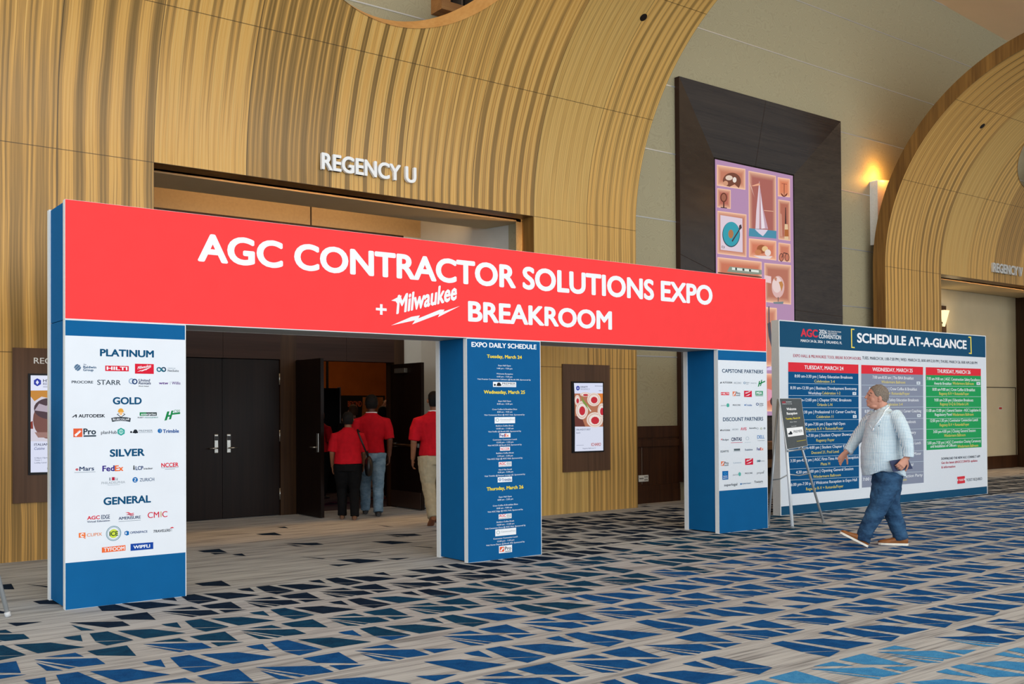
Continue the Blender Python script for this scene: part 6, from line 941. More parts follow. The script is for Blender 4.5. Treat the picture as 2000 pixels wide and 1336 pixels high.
# ------------------------------------------------------------------ dim ballroom beyond the open doors
def ballroom():
    wallo = plain('amber_wallcovering', '9a5a24', .7, .2, var=.12, scale=2); ceil = plain('ballroom_ceiling', '6a4426', .8)
    mb = MB()
    rnd = random.Random(5); base = carpet('dark_ballroom_carpet', '4a4048', '34303c', '5c5058')
    mb.poly([(-1, 5.5, 0), (16, 5.5, 0), (16, 19, 0), (-1, 19, 0)], base)
    cs = [tuft('plum_tufts', '3a1c34', '4a2440'), tuft('red_tufts', '8a2a22', 'a23a30'), tuft('ink_tufts', '10142a', '1a2040')]
    for k in range(150):
        x = rnd.uniform(3, 13); y = rnd.uniform(5.9, 15); w = rnd.uniform(.3, .8)
        mb.poly([(x, y, .002), (x+w, y+rnd.uniform(-.1, .1), .002), (x+w*.8, y+rnd.uniform(.2, .4), .002)], cs[k % 3])
    structure(mb, 'floor_ballroom')
    mb = MB(); rect(mb, -1, 16, 0, 5, 19, wallo); structure(mb, 'wall_ballroom_back')
    mb = MB(); mb.poly([(16, 5.6, 0), (16, 19, 0), (16, 19, 5), (16, 5.6, 5)], wallo); structure(mb, 'wall_ballroom_right')
    mb = MB(); mb.poly([(-1, 19, 0), (-1, 5.6, 0), (-1, 5.6, 5), (-1, 19, 5)], wallo); structure(mb, 'wall_ballroom_left')
    mb = MB(); mb.poly([(-1, 5.58, 5), (-1, 19, 5), (16, 19, 5), (16, 5.58, 5)], ceil); structure(mb, 'ceiling_ballroom')
    mb = MB()
    for a, b, z0, z1 in ((-1, 4.3, 0, 5), (6.0, 16, 0, 5), (4.3, 6.0, 2.22, 5)): mb.box((a, 5.585, z0), (b, 5.64, z1), DARKW)
    structure(mb, 'wall_ballroom_front')
    area_light('ballroom_warm_light', (9, 12, 4.8), (9, 12, 0), 7, 6, 130, (1, .62, .32))
    point_light('ballroom_wall_light', (9.5, 16.5, 4.0), 60, (1, .55, .22), .3)
ballroom()

# ------------------------------------------------------------------ people
def skin_mat(name, h):
    return plain(name, h, .5, .35, var=.07, scale=25)
def cloth(name, h, var=.1, scale=18, bump=.35): return plain(name, h, .85, .15, var=var, scale=scale, bump=bump)
def gingham(name):
    m = base_mat(name, (.8, .85, .9, 1), .8, .15); g = G(m)
    tc = g.n('TexCoord'); x, y, z = g.xyz(tc.outputs['Object'])
    P = .0150
    warp = g.math('MULTIPLY', g.noise(tc.outputs['Object'], 6, 1), .022)
    # threads run round the body and up it
    side = g.math('GREATER_THAN', g.math('ABSOLUTE', y), .175)
    ring = g.math('MULTIPLY', g.math('ARCTAN2', y, g.math('SUBTRACT', x, .03)), .21)
    around = g.math('ADD', g.math('MULTIPLY', ring, g.math('SUBTRACT', 1.0, side)), g.math('MULTIPLY', x, side))
    a = g.math('LESS_THAN', g.math('FRACT', g.math('DIVIDE', g.math('ADD', around, warp), P)), .42)
    b = g.math('LESS_THAN', g.math('FRACT', g.math('DIVIDE', g.math('ADD', z, warp), P)), .42)
    t = g.math('MULTIPLY', g.math('ADD', a, b), .5)
    g.l(g.ramp(t, [(0.0, 'eff5f8'), (.5, 'b7cfdd'), (1.0, '84abc6')]), g.b.inputs['Base Color'])
    n = g.noise(tc.outputs['Object'], 9, 3)
    bp = g.n('Bump'); bp.inputs['Strength'].default_value = .5; bp.inputs['Distance'].default_value = .02
    g.l(n, bp.inputs['Height']); g.l(bp.outputs[0], g.b.inputs['Normal'])
    return m
def denim(name, ca, cb):
    m = base_mat(name, lin(ca), .85, .15); g = G(m); tc = g.n('TexCoord')
    x, y, z = g.xyz(tc.outputs['Object'])
    n = g.noise(g.comb(g.math('MULTIPLY', x, 5), g.math('MULTIPLY', y, 5), g.math('MULTIPLY', z, 9)), 1, 4, .65); p = g.noise(tc.outputs['Object'], 220, 1)
    g.l(g.ramp(g.math('ADD', g.math('MULTIPLY', n, .8), g.math('MULTIPLY', p, .2)), [(.36, ca), (.64, cb)]), g.b.inputs['Base Color'])
    bp = g.n('Bump'); bp.inputs['Strength'].default_value = .7; bp.inputs['Distance'].default_value = .03
    g.l(g.noise(g.comb(g.math('MULTIPLY', x, 6), g.math('MULTIPLY', y, 6), g.math('MULTIPLY', z, 14)), 1, 3), bp.inputs['Height']); g.l(bp.outputs[0], g.b.inputs['Normal'])
    return m
def fuse(name, mb, parent, voxel, smooth=4, wrinkle=0.0, wscale=.12):
    """melt overlapping closed shapes into one continuous surface"""
    o = mb.build(name, None)
    r = o.modifiers.new('r', 'REMESH'); r.mode = 'VOXEL'; r.voxel_size = voxel; r.use_smooth_shade = True
    s = o.modifiers.new('s', 'SMOOTH'); s.iterations = smooth; s.factor = .5
    if wrinkle:
        t = bpy.data.textures.new('folds', 'CLOUDS'); t.noise_scale = wscale; t.noise_depth = 2
        d = o.modifiers.new('d', 'DISPLACE'); d.texture = t; d.strength = wrinkle; d.mid_level = .5; d.texture_coords = 'LOCAL'
    me = bpy.data.meshes.new_from_object(o.evaluated_get(bpy.context.evaluated_depsgraph_get()))
    mats = list(o.data.materials); old = o.data
    o.modifiers.clear(); o.data = me; bpy.data.meshes.remove(old); me.name = name
    me.materials.clear()
    for m in mats: me.materials.append(m)
    for p in me.polygons: p.use_smooth = True
    o.parent = parent
    return o
def ellip(mb, c, rx, ry, rz, m, n=16, rot=None):
    rr = []
    for i in range(1, 10):
        a = math.pi*i/10
        ring = [Vector((rx*math.sin(a)*math.cos(2*math.pi*k/n), ry*math.sin(a)*math.sin(2*math.pi*k/n), -rz*math.cos(a))) for k in range(n)]
        if rot: ring = [rot @ p for p in ring]
        rr.append([p+Vector(c) for p in ring])
    mb.rings(rr, m)
def stack(mb, secs, m, n=24):
    """horizontal rings: (z, front x, back x, half width, y centre)"""
    rr = []
    for z, f, b, w, yc in secs:
        c = (f+b)/2; a = (f-b)/2
        rr.append([Vector((c+a*math.cos(2*math.pi*k/n), yc+w*math.sin(2*math.pi*k/n), z)) for k in range(n)])
    mb.rings(rr, m)
def hand(mb, wrist, direction, palm_n, m, side=1, curl=.35, s=1.0, curls=None):
    """palm, four fingers of unequal length with bends, and a thumb from the side of the palm"""
    w = Vector(wrist); d = Vector(direction).normalized(); n = Vector(palm_n); n = (n-d*n.dot(d)).normalized(); a = n.cross(d)*side
    L = .095*s
    rr = []
    for t, hw, th in ((-.02, .026, .021), (.015, .030, .019), (.05, .039, .016), (.085, .042, .014), (.10, .040, .012)):
        c = w+d*t*s
        rr.append([c+a*hw*s*math.cos(2*math.pi*k/14)+n*th*s*math.sin(2*math.pi*k/14) for k in range(14)])
    mb.rings(rr, m)
    for i, (off, ln) in enumerate(((.031, .070), (.010, .080), (-.012, .074), (-.032, .058))):
        cu = curls[i] if curls else curl*(1+.12*i)
        p = w+d*.092*s+a*off*s; pts = [p]; ang = cu*.5
        for q in (.44, .32, .24):
            dd = (d*math.cos(ang)+n*math.sin(ang)+a*off*1.2).normalized(); p = p+dd*ln*q*s; pts.append(p); ang += cu
        mb.tube(pts, [.0095*s, .0088*s, .008*s, .0065*s], m, 8)
    p = w+d*.02*s+a*.026*s; pts = [p]
    for q, (da, dn, dd_) in ((.042, (.75, .35, .6)), (.034, (.45, .5, .85)), (.026, (.25, .6, .9))):
        p = p+(a*da+n*dn*(.5+curl)+d*dd_).normalized()*q*s; pts.append(p)
    mb.tube(pts, [.013*s, .011*s, .010*s, .008*s], m, 8)

def walking_man():
    bx, by = 7.697, -1.838
    heading = math.radians(138)
    root = empty('person', (bx, by, 0), heading, label='man in pale blue checked shirt and jeans walking past the schedule board', cat='person')
    SK = skin_mat('fair_skin', 'c48d78'); SH = gingham('blue_gingham_cotton'); JE = denim('blue_denim', '1b3350', '3a5f82')
    # profile points read in a side view: pf(px, py, lateral) -> local metres
    k = .00143
    def pf(px, py, l=0.0):
        q = 1-.088*l
        return Vector(((480-px)*.00144*q, l, 1.452-(py-248)*k*q))
    def prof(rows, yc=0.0, ql=0.0):
        out = []
        for py, f, b, w in rows:
            p = pf(f, py, ql); r = pf(b, py, ql); out.append((p.z, p.x, r.x, w, yc))
        return out
    # ---- body: one continuous surface
    b = MB()
    stack(b, prof([(232, 372, 452, .034), (222, 364, 470, .050), (208, 361, 486, .060), (190, 362, 503, .068), (170, 363, 510, .074), (150, 364, 512, .077), (128, 368, 511, .077), (108, 377, 505, .070), (92, 392, 494, .058), (80, 410, 478, .040), (74, 428, 464, .022)]), SK)
    b.tube([pf(372, 140, 0), pf(360, 152, 0), pf(349, 166, 0), pf(357, 172, 0)], [.009, .010, .0125, .009], SK, 10)          # nose
    b.tube([pf(373, 136, -.044), pf(367, 134, -.016), pf(367, 134, .016), pf(373, 136, .044)], [.007, .009, .009, .007], SK, 8)   # brow
    b.tube([pf(366, 190, -.02), pf(360, 189, 0), pf(366, 190, .02)], [.007, .009, .007], SK, 8); b.tube([pf(367, 200, -.02), pf(362, 199, 0), pf(367, 200, .02)], [.007, .009, .007], SK, 8)   # lips
    ellip(b, pf(376, 219, 0), .026, .030, .022, SK); ellip(b, pf(408, 230, 0), .050, .054, .030, SK)
    ellip(b, pf(398, 180, .040), .035, .024, .040, SK); ellip(b, pf(398, 180, -.040), .035, .024, .040, SK)
    for s in (1, -1):                                                                                                     # ears
        ellip(b, pf(440, 174, .078*s), .020, .011, .034, SK, rot=Matrix.Rotation(.2, 3, 'Y')); ellip(b, pf(434, 190, .076*s), .011, .009, .014, SK)
    b.tube([pf(452, 180), pf(456, 215), pf(470, 250), pf(482, 300)], [.062, .066, .072, .10], SK, 18)
    stack(b, prof([(745, 430, 565, .12), (600, 385, 555, .14), (450, 375, 565, .16), (330, 400, 560, .16), (280, 430, 540, .12)]), SK)
    near = [pf(522, 300, .11), pf(568, 405, .215), pf(586, 475, .245), pf(594, 560, .262), pf(588, 612, .272)]
    far = [pf(450, 300, -.12), pf(378, 400, -.25), pf(335, 468, -.28), pf(280, 540, -.26), pf(248, 572, -.24)]
    b.tube(near, [.050, .044, .040, .038, .030], SK, 14); b.tube(far, [.036, .036, .036, .034, .029], SK, 14)
    hand(b, pf(585, 615, .272), pf(540, 668, .30)-pf(585, 615, .272), (.25, -1, -.2), SK, side=-1, curls=(1.0, .95, .9, .8), s=1.05)
    hand(b, pf(248, 572, -.24), pf(205, 620, -.20)-pf(248, 572, -.24), (.15, .9, -.55), SK, side=1, curls=(.22, .3, .38, .42), s=1.05)
    b.tube([pf(490, 740, .09), pf(430, 930, .10), pf(312, 1180, .10)], [.085, .06, .045], SK, 12)
    b.tube([pf(525, 740, -.09), pf(545, 980, -.10), pf(612, 1190, -.10)], [.085, .06, .045], SK, 12)
    fuse('body', b, root, .0046, 3)
    # ---- face details and hair
    HEAD_ROWS = [(222, 364, 470, .050), (208, 361, 486, .060), (190, 362, 503, .068), (170, 363, 510, .074), (150, 364, 512, .077), (128, 368, 511, .077), (108, 377, 505, .070), (92, 392, 494, .058), (80, 410, 478, .040), (72, 428, 464, .022)]
    def head_at(py):
        for (p0, f0, b0, w0), (p1, f1, b1, w1) in zip(HEAD_ROWS[:-1], HEAD_ROWS[1:]):
            if p1 <= py <= p0:
                t = (py-p0)/(p1-p0); return f0+(f1-f0)*t, b0+(b1-b0)*t, w0+(w1-w0)*t
        return HEAD_ROWS[-1][1:]
    def on_head(px, py, e=0.0, sg=1):
        f, bk, w = head_at(py); u = (px-(f+bk)/2)/((bk-f)/2); return pf(px, py, sg*(w*math.sqrt(max(0, 1-u*u))+e))
    eb = MB()
    for sg in (1, -1):
        ellip(eb, on_head(375, 150, -.003, sg), .0075, .0065, .0052, plain('eye_white', 'b5aaa2', .3), 10); ellip(eb, on_head(373.5, 150, .0018, sg), .0056, .0050, .0050, plain('eye_dark', '2a2420', .2), 10)
    eb.build('eyes', root)
    wb = MB()
    for sg in (1, -1):
        wb.tube([on_head(371, 134, .004, sg), on_head(378, 131, .004, sg), on_head(388, 134, .002, sg)], [.0035, .0045, .002], plain('grey_brow', '4a3e36', .8), 6)
        wb.tube([on_head(369, 147, .002, sg), on_head(376, 144.5, .0035, sg), on_head(385, 149, .001, sg)], [.002, .0028, .0015], SK, 6)
    wb.build('eyebrows', root)
    HR = plain('short_grey_hair', '7d7268', .9, .1, var=.4, scale=110, bump=.6)
    h = MB(); rr = []
    for py, cut in ((206, 488), (198, 478), (186, 462), (174, 446), (164, 428), (156, 416), (148, 406), (136, 401), (124, 397), (112, 390), (100, 385), (90, 386), (81, 398), (74, 416), (68, 432)):
        f, bk, w = head_at(py) if py > 72 else (430, 462, .020)
        f, bk, w = f-5, bk+6, w+.007; cx_, a_ = (f+bk)/2, (bk-f)/2
        ring = []
        for q in range(32):
            x = cx_-a_*math.cos(2*math.pi*q/32); y = w*math.sin(2*math.pi*q/32)
            ring.append(pf(max(x, cut), py, y))
        rr.append(ring)
    h.rings(rr, HR)
    fuse('hair', h, root, .0042, 2)
    # ---- shirt
    s = MB()
    tor = [(742, 326, 628, .205), (715, 320, 624, .212), (660, 314, 615, .222), (600, 314, 606, .226), (540, 318, 602, .222), (470, 330, 600, .214), (400, 345, 596, .206), (340, 362, 590, .198), (300, 380, 578, .188), (275, 402, 560, .155), (260, 420, 538, .105), (248, 428, 524, .080)]
    rings_ = []
    for i, (z, f, bk, w, yc) in enumerate(prof(tor)):
        c, a = (f+bk)/2, (f-bk)/2; lift = (.075, .045, .012)[i] if i < 3 else 0
        rings_.append([Vector((c+a*math.cos(2*math.pi*q/40), w*math.sin(2*math.pi*q/40), z+lift*math.sin(2*math.pi*q/40)**4-(.012 if i == 0 and math.cos(2*math.pi*q/40) < -.8 else 0))) for q in range(40)])
    s.rings(rings_, SH)
    s.tube([pf(525, 290, .125), pf(546, 340, .185), pf(570, 405, .225), pf(588, 475, .255), pf(596, 545, .268), pf(594, 598, .270)], [.078, .078, .072, .066, .060, .054], SH, 18)
    s.tube([pf(596, 586, .270), pf(594, 606, .270)], [.060, .057], SH, 18)
    s.tube([pf(450, 296, -.150), pf(410, 350, -.23), pf(375, 405, -.265), pf(335, 468, -.285), pf(292, 525, -.265), pf(262, 560, -.245)], [.074, .074, .068, .062, .056, .050], SH, 18)
    s.tube([pf(276, 548, -.252), pf(258, 566, -.243)], [.058, .054], SH, 18)
    shirt = fuse('shirt', s, root, .0075, 3, .022, .13)
    c = MB()                                                      # collar with its points, placket, buttons
    ring = [(509, 214, .0), (502, 221, .058), (474, 236, .078), (442, 252, .068), (419, 264, .042), (408, 271, .012)]
    for sg in (1, -1):
        top = [pf(px-2, py-6, l*sg*.95) for px, py, l in ring]; low = [pf(px+6, py+15, l*sg*1.22) for px, py, l in ring[:-1]]+[pf(412, 296, .045*sg)]
        for i in range(len(ring)-1):
            q = [top[i], top[i+1], low[i+1], low[i]]
            c.poly(q if sg > 0 else q[::-1], SH, True)
    co = c.build('collar', shirt); so = co.modifiers.new('thick', 'SOLIDIFY'); so.thickness = .006; so.offset = 0
    surf = lambda px, py, e=.004: (lambda r: pf(px, py, r))(torso_w(tor, px, py)+e)
    def torso_w(rows, px, py):
        for (p0, f0, b0, w0), (p1, f1, b1, w1) in zip(rows[:-1], rows[1:]):
            if p1 <= py <= p0:
                t = (py-p0)/(p1-p0); f, bk, w = f0+(f1-f0)*t, b0+(b1-b0)*t, w0+(w1-w0)*t
                u = (px-(f+bk)/2)/((bk-f)/2); return w*math.sqrt(max(0.0, 1-u*u))
        return .05
    surf = lambda px, py, e=.005: pf(px, py, torso_w(tor, px, py)+e)
    bt = MB(); bt.tube([surf(410, 374), surf(412, 377)], .006, plain('navy_thread', '1c2a4a'), 6); bt.build('chest_emblem', shirt)
    # ---- lanyard: two white straps down the chest
    ln = MB(); W = plain('white_strap', 'eef2f5', .6)
    for pts in ([(512, 216), (497, 234), (468, 262), (438, 300), (408, 345), (378, 392)], ):
        path = [pf(514, 222, .045), pf(502, 238, .084)]+[surf(px, py, .010) for px, py in pts[2:]]
        ln.tube(path, [.011]*len(path), W, 8, .22)
    path = [pf(430, 246, -.055), pf(392, 300, -.02), pf(366, 350, .03), surf(366, 392, .012)]
    ln.tube(path, [.010]*4, W, 8, .25)
    ln.tube([surf(378, 388, .012), surf(372, 412, .012)], [.006, .006], W, 6)
    ln.build('lanyard', root)
    # ---- jeans
    j = MB()
    stack(j, prof([(690, 400, 592, .175), (740, 396, 600, .190), (790, 392, 600, .195), (820, 400, 596, .185)][::-1]), JE)
    j.tube([pf(488, 740, .085), pf(468, 820, .10), pf(440, 900, .105), pf(418, 970, .105), pf(370, 1060, .10), pf(330, 1130, .10), pf(306, 1195, .10), pf(298, 1222, .10)], [.145, .136, .118, .100, .088, .080, .072, .072], JE, 20)
    j.tube([pf(528, 740, -.085), pf(536, 840, -.10), pf(538, 930, -.105), pf(552, 1010, -.10), pf(582, 1100, -.10), pf(604, 1165, -.10), pf(612, 1212, -.10)], [.140, .120, .102, .092, .083, .076, .074], JE, 20)
    for cpx, cpy, r in ((318, 1165, .078), (302, 1205, .077)): j.tube([pf(cpx+6, cpy-10, .10), pf(cpx-6, cpy+10, .10)], [r, r], JE, 16)
    jeans = fuse('jeans', j, root, .0075, 2, .026, .085)
    # ---- shoes
    LE = plain('tan_leather', '8a5428', .5, .35, var=.18, scale=30); SO = plain('cream_sole', 'e9e4d8', .6)
    def shoe(heel, toe, l, nm):
        h_, t_ = pf(*heel, l), pf(*toe, l); d = (t_-h_); Ls = d.length; d.normalize(); up = Vector((-d.z, 0, d.x)); up = up if up.z > 0 else -up; sd = Vector((0, 1, 0))
        rr = []; so_ = []
        for t, w, hh in ((0, .020, .062), (.03, .032, .078), (.12, .036, .085), (.26, .036, .088), (.36, .038, .080), (.5, .043, .062), (.66, .047, .050), (.8, .046, .042), (.92, .034, .034), (.985, .014, .028)):
            cc = h_+d*Ls*t+up*.018
            ring = []
            for a in range(18):
                th = 2*math.pi*a/18; x, y = math.cos(th), math.sin(th)
                ring.append(cc+sd*w*(abs(x)**.8*(1 if x > 0 else -1))+up*(hh*.5+hh*.5*(abs(y)**.8*(1 if y > 0 else -1))))
            rr.append(ring)
            so_.append([cc+sd*(w+.005)*math.cos(2*math.pi*a/18)*1.02+up*(-.014 if math.sin(2*math.pi*a/18) < -.05 else .008) for a in range(18)])
        mb = MB(); mb.rings(rr, LE); o = mb.build('shoe', root); sub = o.modifiers.new('round', 'SUBSURF'); sub.levels = 1; sub.render_levels = 2
        mb = MB(); mb.rings(so_, SO, smooth=False); mb.build('sole', o, .004)
        mb = MB()
        for t in (.40, .47, .54):
            q = h_+d*Ls*t; hh = .018+.085-.11*(t-.3)
            mb.tube([q+sd*.025+up*(hh-.010), q+up*(hh+.001), q-sd*.025+up*(hh-.010)], .0035, LE, 6)
        mb.build('laces', o)
    shoe((330, 1273), (132, 1170), .10, 'front'); shoe((660, 1258), (444, 1253), -.10, 'rear')
    # ---- what he holds
    M4 = Matrix.Translation((bx, by, 0)) @ Matrix.Rotation(heading, 4, 'Z')
    fo = empty('notebook', M4 @ pf(548, 665, .262), heading, label='navy zipped folio held in the walking man\'s lowered hand', cat='notebook')
    inv = (Matrix.Translation(fo.location) @ Matrix.Rotation(heading, 4, 'Z')).inverted() @ M4
    q = [pf(466, 634, .255), pf(598, 612, .235), pf(632, 690, .245), pf(492, 714, .265)]
    def slab(qs, off, th, m, nm, grow=0):
        mb = MB(); c0 = sum(qs, Vector())/4; qs = [p+(p-c0)*grow for p in qs]
        a = [inv @ (p+Vector((0, off, 0))) for p in qs]; b2 = [inv @ (p+Vector((0, off+th, 0))) for p in qs]
        mb.poly(a, m); mb.poly(b2[::-1], m)
        for i in range(4): mb.poly([a[i], b2[i], b2[(i+1) % 4], a[(i+1) % 4]], m)
        return mb.build(nm, fo)
    nv = plain('navy_cover', '1b2950', .5); slab(q, -.010, .004, nv, 'cover'); slab(q, .008, .004, nv, 'cover'); slab(q, -.006, .014, plain('page_edges', 'c5ccd8', .8), 'pages', -.03)
    ph = empty('phone', M4 @ pf(522, 670, .285), heading, label='small black phone held against the navy folio', cat='phone')
    inv = (Matrix.Translation(ph.location) @ Matrix.Rotation(heading, 4, 'Z')).inverted() @ M4
    fo = ph; q2 = [pf(500, 660, .280), pf(540, 640, .268), pf(556, 682, .268), pf(514, 694, .280)]
    slab(q2, 0, .008, plain('black_glass', '0c0c10', .2), 'case')
walking_man()

# ---- the others, seen from behind
def figure(base, heading, H, label, skin, hair, shirt, trousers, shoe, stride=.3, build=1.0, woman=False, arm=(-.05, .05), lean=0.0, group=None, sleeves='short', lanyard=False, leg_l=None, hair_long=0.0):
    """a standing or walking adult; x is forward, y to the left, sizes as shares of the height"""
    root = empty('person', base, heading, label=label, cat='person', group=group)
    v = lambda x, y, z: Vector(((x+lean*z)*H, y*H, z*H)); w = build
    hip = .105*w if woman else .098*w; sh = (.112 if woman else .128)*w
    b = MB()
    hz = .93
    stack(b, [((hz+dz)*H, (f+lean)*H, (k_+lean)*H, wd*H, 0) for dz, f, k_, wd in ((-.062, .050, -.005, .022), (-.045, .056, -.030, .034), (-.015, .056, -.048, .042), (.015, .052, -.055, .043), (.045, .038, -.048, .037), (.065, .012, -.028, .020))], skin)
    ellip(b, v(.060, 0, .922), .010*H, .008*H, .012*H, skin, 8)
    for s in (1, -1): ellip(b, v(.004, .050*s, .922), .010*H, .007*H, .018*H, skin, 8)
    b.tube([v(-.005, 0, .90), v(-.006, 0, .85), v(-.004, 0, .80)], [.031*H, .033*H, .038*H], skin, 12)
    stack(b, [(z*H, (f+lean*z)*H, (k_+lean*z)*H, wd*H*.92, 0) for z, f, k_, wd in ((.50, .06, -.06, hip), (.62, .06*w, -.05, hip*.85), (.74, .065*w, -.055, sh*.85), (.815, .03, -.045, sh*.7))], skin)
    hips = {s: v(0, .05*s*w, .50) for s in (1, -1)}
    st = stride/2
    if leg_l is None:
        feet = {1: (st, .035), -1: (-st, .03)}
    else: feet = leg_l
    knees = {}; ank = {}
    for s in (1, -1):
        fx, bend_ = feet[s][0], feet[s][1]; lift = feet[s][2] if len(feet[s]) > 2 else 0
        ank[s] = Vector((fx*H, .05*s*H*w, (.045+lift)*H)); mid = (hips[s]+ank[s])/2; knees[s] = mid+Vector((bend_*H, 0, .01*H))
        b.tube([hips[s], knees[s], ank[s]], [.055*H, .036*H, .024*H], skin, 10)
    hands = {}
    for s, a in ((1, arm[0]), (-1, arm[1])):
        S_ = v(-.005, sh*s*.95, .79); E_ = S_+Vector((-.02*H+a*.6*H, .028*s*H, -.17*H)); W_ = E_+Vector((.03*H+a*H, -.005*s*H, -.135*H))
        b.tube([S_, E_, W_], [.030*H, .024*H, .017*H], skin, 10); hand(b, W_, W_-E_, (0, -s, 0), skin, side=s, curl=.5, s=H/1.78*1.0); hands[s] = (S_, E_, W_)
    fuse('body', b, root, .0075, 2)
    h = MB()
    stack(h, [((hz+dz)*H, (f+lean)*H, (k_+lean)*H, wd*H, 0) for dz, f, k_, wd in ((-.050-hair_long, -.015, -.052, .042), (-.02, -.008, -.062, .050), (.012, .015, -.066, .0525), (.038, .040, -.060, .048), (.058, .024, -.044, .034), (.067, .0, -.022, .016))], hair)
    fuse('hair', h, root, .008, 2)
    t = MB()
    stack(t, [(z*H, (f+lean*z)*H, (k_+lean*z)*H, wd*H, 0) for z, f, k_, wd in ((.515, .078*w, -.082*w, hip*1.12), (.56, .078*w, -.075*w, hip*1.08), (.62, .078*w, -.066*w, hip*1.0), (.70, .078*w, -.068*w, sh*.98), (.76, .068*w, -.070*w, sh*1.06), (.800, .048, -.064, sh*.84), (.832, .036, -.056, .055), (.848, .034, -.050, .046))], shirt)
    for s in (1, -1):
        S_, E_, W_ = hands[s]; e = E_+(W_-E_)*(.0 if sleeves == 'short' else .92)
        pts = [S_-Vector((0, .035*s*H, .018*H)), S_+(E_-S_)*.12-Vector((0, .008*s*H, 0)), S_+(E_-S_)*.50, S_+(E_-S_)*.95] + ([] if sleeves == 'short' else [e])
        t.tube(pts, [.040*H, .044*H, .044*H, .042*H] + ([] if sleeves == 'short' else [.03*H]), shirt, 14)
    t.tube([v(-.005, 0, .815), v(-.002, 0, .850)], [.045*H, .040*H], shirt, 14)
    so = fuse('shirt', t, root, .009, 3, .014, .12)
    p = MB()
    stack(p, [(z*H, f*H+lean*z*H, k_*H+lean*z*H, wd*H, 0) for z, f, k_, wd in ((.45, .068*w, -.080*w, hip*1.02), (.50, .070*w, -.078*w, hip*1.05), (.535, .068*w, -.068*w, hip*.98))], trousers)
    for s in (1, -1):
        a = ank[s]+Vector((0, 0, -.012*H))
        p.tube([hips[s]-Vector((0, 0, -.01*H)), hips[s]+(knees[s]-hips[s])*.5, knees[s], (knees[s]+a)/2, a], [.072*H*w, .063*H*w, .050*H, .043*H, .040*H], trousers, 14)
    fuse('trousers', p, root, .009, 2, .018, .09)
    bl = MB(); bl.rings([[Vector(((lean*z-.002*H/H*0)*H+.0+(.072*w*H)*math.cos(2*math.pi*k/24), hip*1.01*H*math.sin(2*math.pi*k/24), z*H)) for k in range(24)] for z in (.508, .530)], plain('brown_belt', '2a1c14', .5)); 
    bl.build('belt', root)
    for s in (1, -1):
        mb = MB(); a = ank[s]; tilt = feet[s][3] if len(feet[s]) > 3 else 0
        d = Vector((math.cos(tilt), 0, math.sin(tilt))); up = Vector((-math.sin(tilt), 0, math.cos(tilt)))
        base_ = Vector((a.x, a.y, a.z-.045*H))
        rr = []
        for t_, wd, hh in ((-.042, .015, .030), (-.03, .021, .042), (0, .022, .048), (.03, .023, .040), (.065, .027, .028), (.10, .022, .022), (.112, .010, .016)):
            cc = base_+d*t_*H
            rr.append([cc+Vector((0, 1, 0))*wd*H*math.cos(2*math.pi*k/14)+up*(hh*H*.5+hh*H*.5*math.sin(2*math.pi*k/14)) for k in range(14)])
        mb.rings(rr, shoe); mb.build('shoe', root)
    if lanyard:
        ly = MB(); ly.rings([[Vector((lean*z*H-.004*H+.047*H*math.cos(2*math.pi*k/20), .047*H*math.sin(2*math.pi*k/20), z*H)) for k in range(20)] for z in (.838, .846, .852)], plain('white_strap', 'eef2f5', .6), cap=False)
        ly.build('lanyard', root)
    return root, hands
DSKIN = skin_mat('dark_skin', '5a3626'); MSKIN = skin_mat('brown_skin', '8a5c42'); BH = plain('black_hair', '0f0c0c', .7, .2, var=.3, scale=60)
REDP = cloth('red_polo_cotton', 'b5101f'); KH = cloth('khaki_twill', 'a3967c'); BLK = cloth('black_trousers', '0c0c0e'); LJ = denim('light_denim', '4f6a80', '7d97ab')
GREY = plain('grey_shoe', '2c2a2c', .5); TANS = plain('brown_suede_shoe', '7a4a2c', .6)
A0 = math.radians(62)
wm, wh = figure((4.60, 4.25, 0), A0, 1.46, 'woman in a red polo and wide black trousers entering the open doors', MSKIN, BH, REDP, BLK, plain('tan_shoe', '6a4a34', .6), stride=.10, build=1.12, woman=True, group='people going into the ballroom', arm=(.04, .10), hair_long=.0)
figure((5.13, 4.55, 0), A0, 1.70, 'tall man in a red polo and pale jeans entering the open doors', DSKIN, BH, REDP, LJ, GREY, stride=.22, build=1.0, group='people going into the ballroom', arm=(.03, .0), lanyard=True)
figure((5.18, 3.00, 0), math.radians(70), 1.72, 'man in a red polo and khaki trousers, half hidden behind the middle pillar', MSKIN, BH, REDP, KH, TANS, build=1.08, group='people going into the ballroom', arm=(.03, .03), lanyard=True, leg_l={1: (-.17, .06, .035, -.5), -1: (.09, .04, 0, 0)})
def handbag():
    p = Matrix.Translation((4.60, 4.25, 0)) @ Matrix.Rotation(A0, 4, 'Z')
    loc = p @ Vector((-.04, -.275, .60))
    root = empty('handbag', loc, A0, label='black quilted shoulder bag hanging from the woman\'s right shoulder', cat='bag')
    m = plain('black_quilted_leather', '0c0b0e', .4, .4, var=.5, scale=40)
    mb = MB(); rr = []
    for z, a, b in ((-.02, .06, .02), (.0, .13, .045), (.10, .15, .060), (.20, .13, .05), (.25, .10, .02)):
        rr.append([Vector((a*math.cos(2*math.pi*k/20), b*math.sin(2*math.pi*k/20), z)) for k in range(20)])
    mb.rings(rr, m); mb.build('bag_body', root)
    mb = MB(); mb.tube([(.05, 0, .22), (.055, .045, .42), (.045, .125, .585), (.0, .150, .615), (-.055, .135, .56), (-.06, .0, .22)], .012, m, 8, .4); mb.build('strap', root)
handbag()
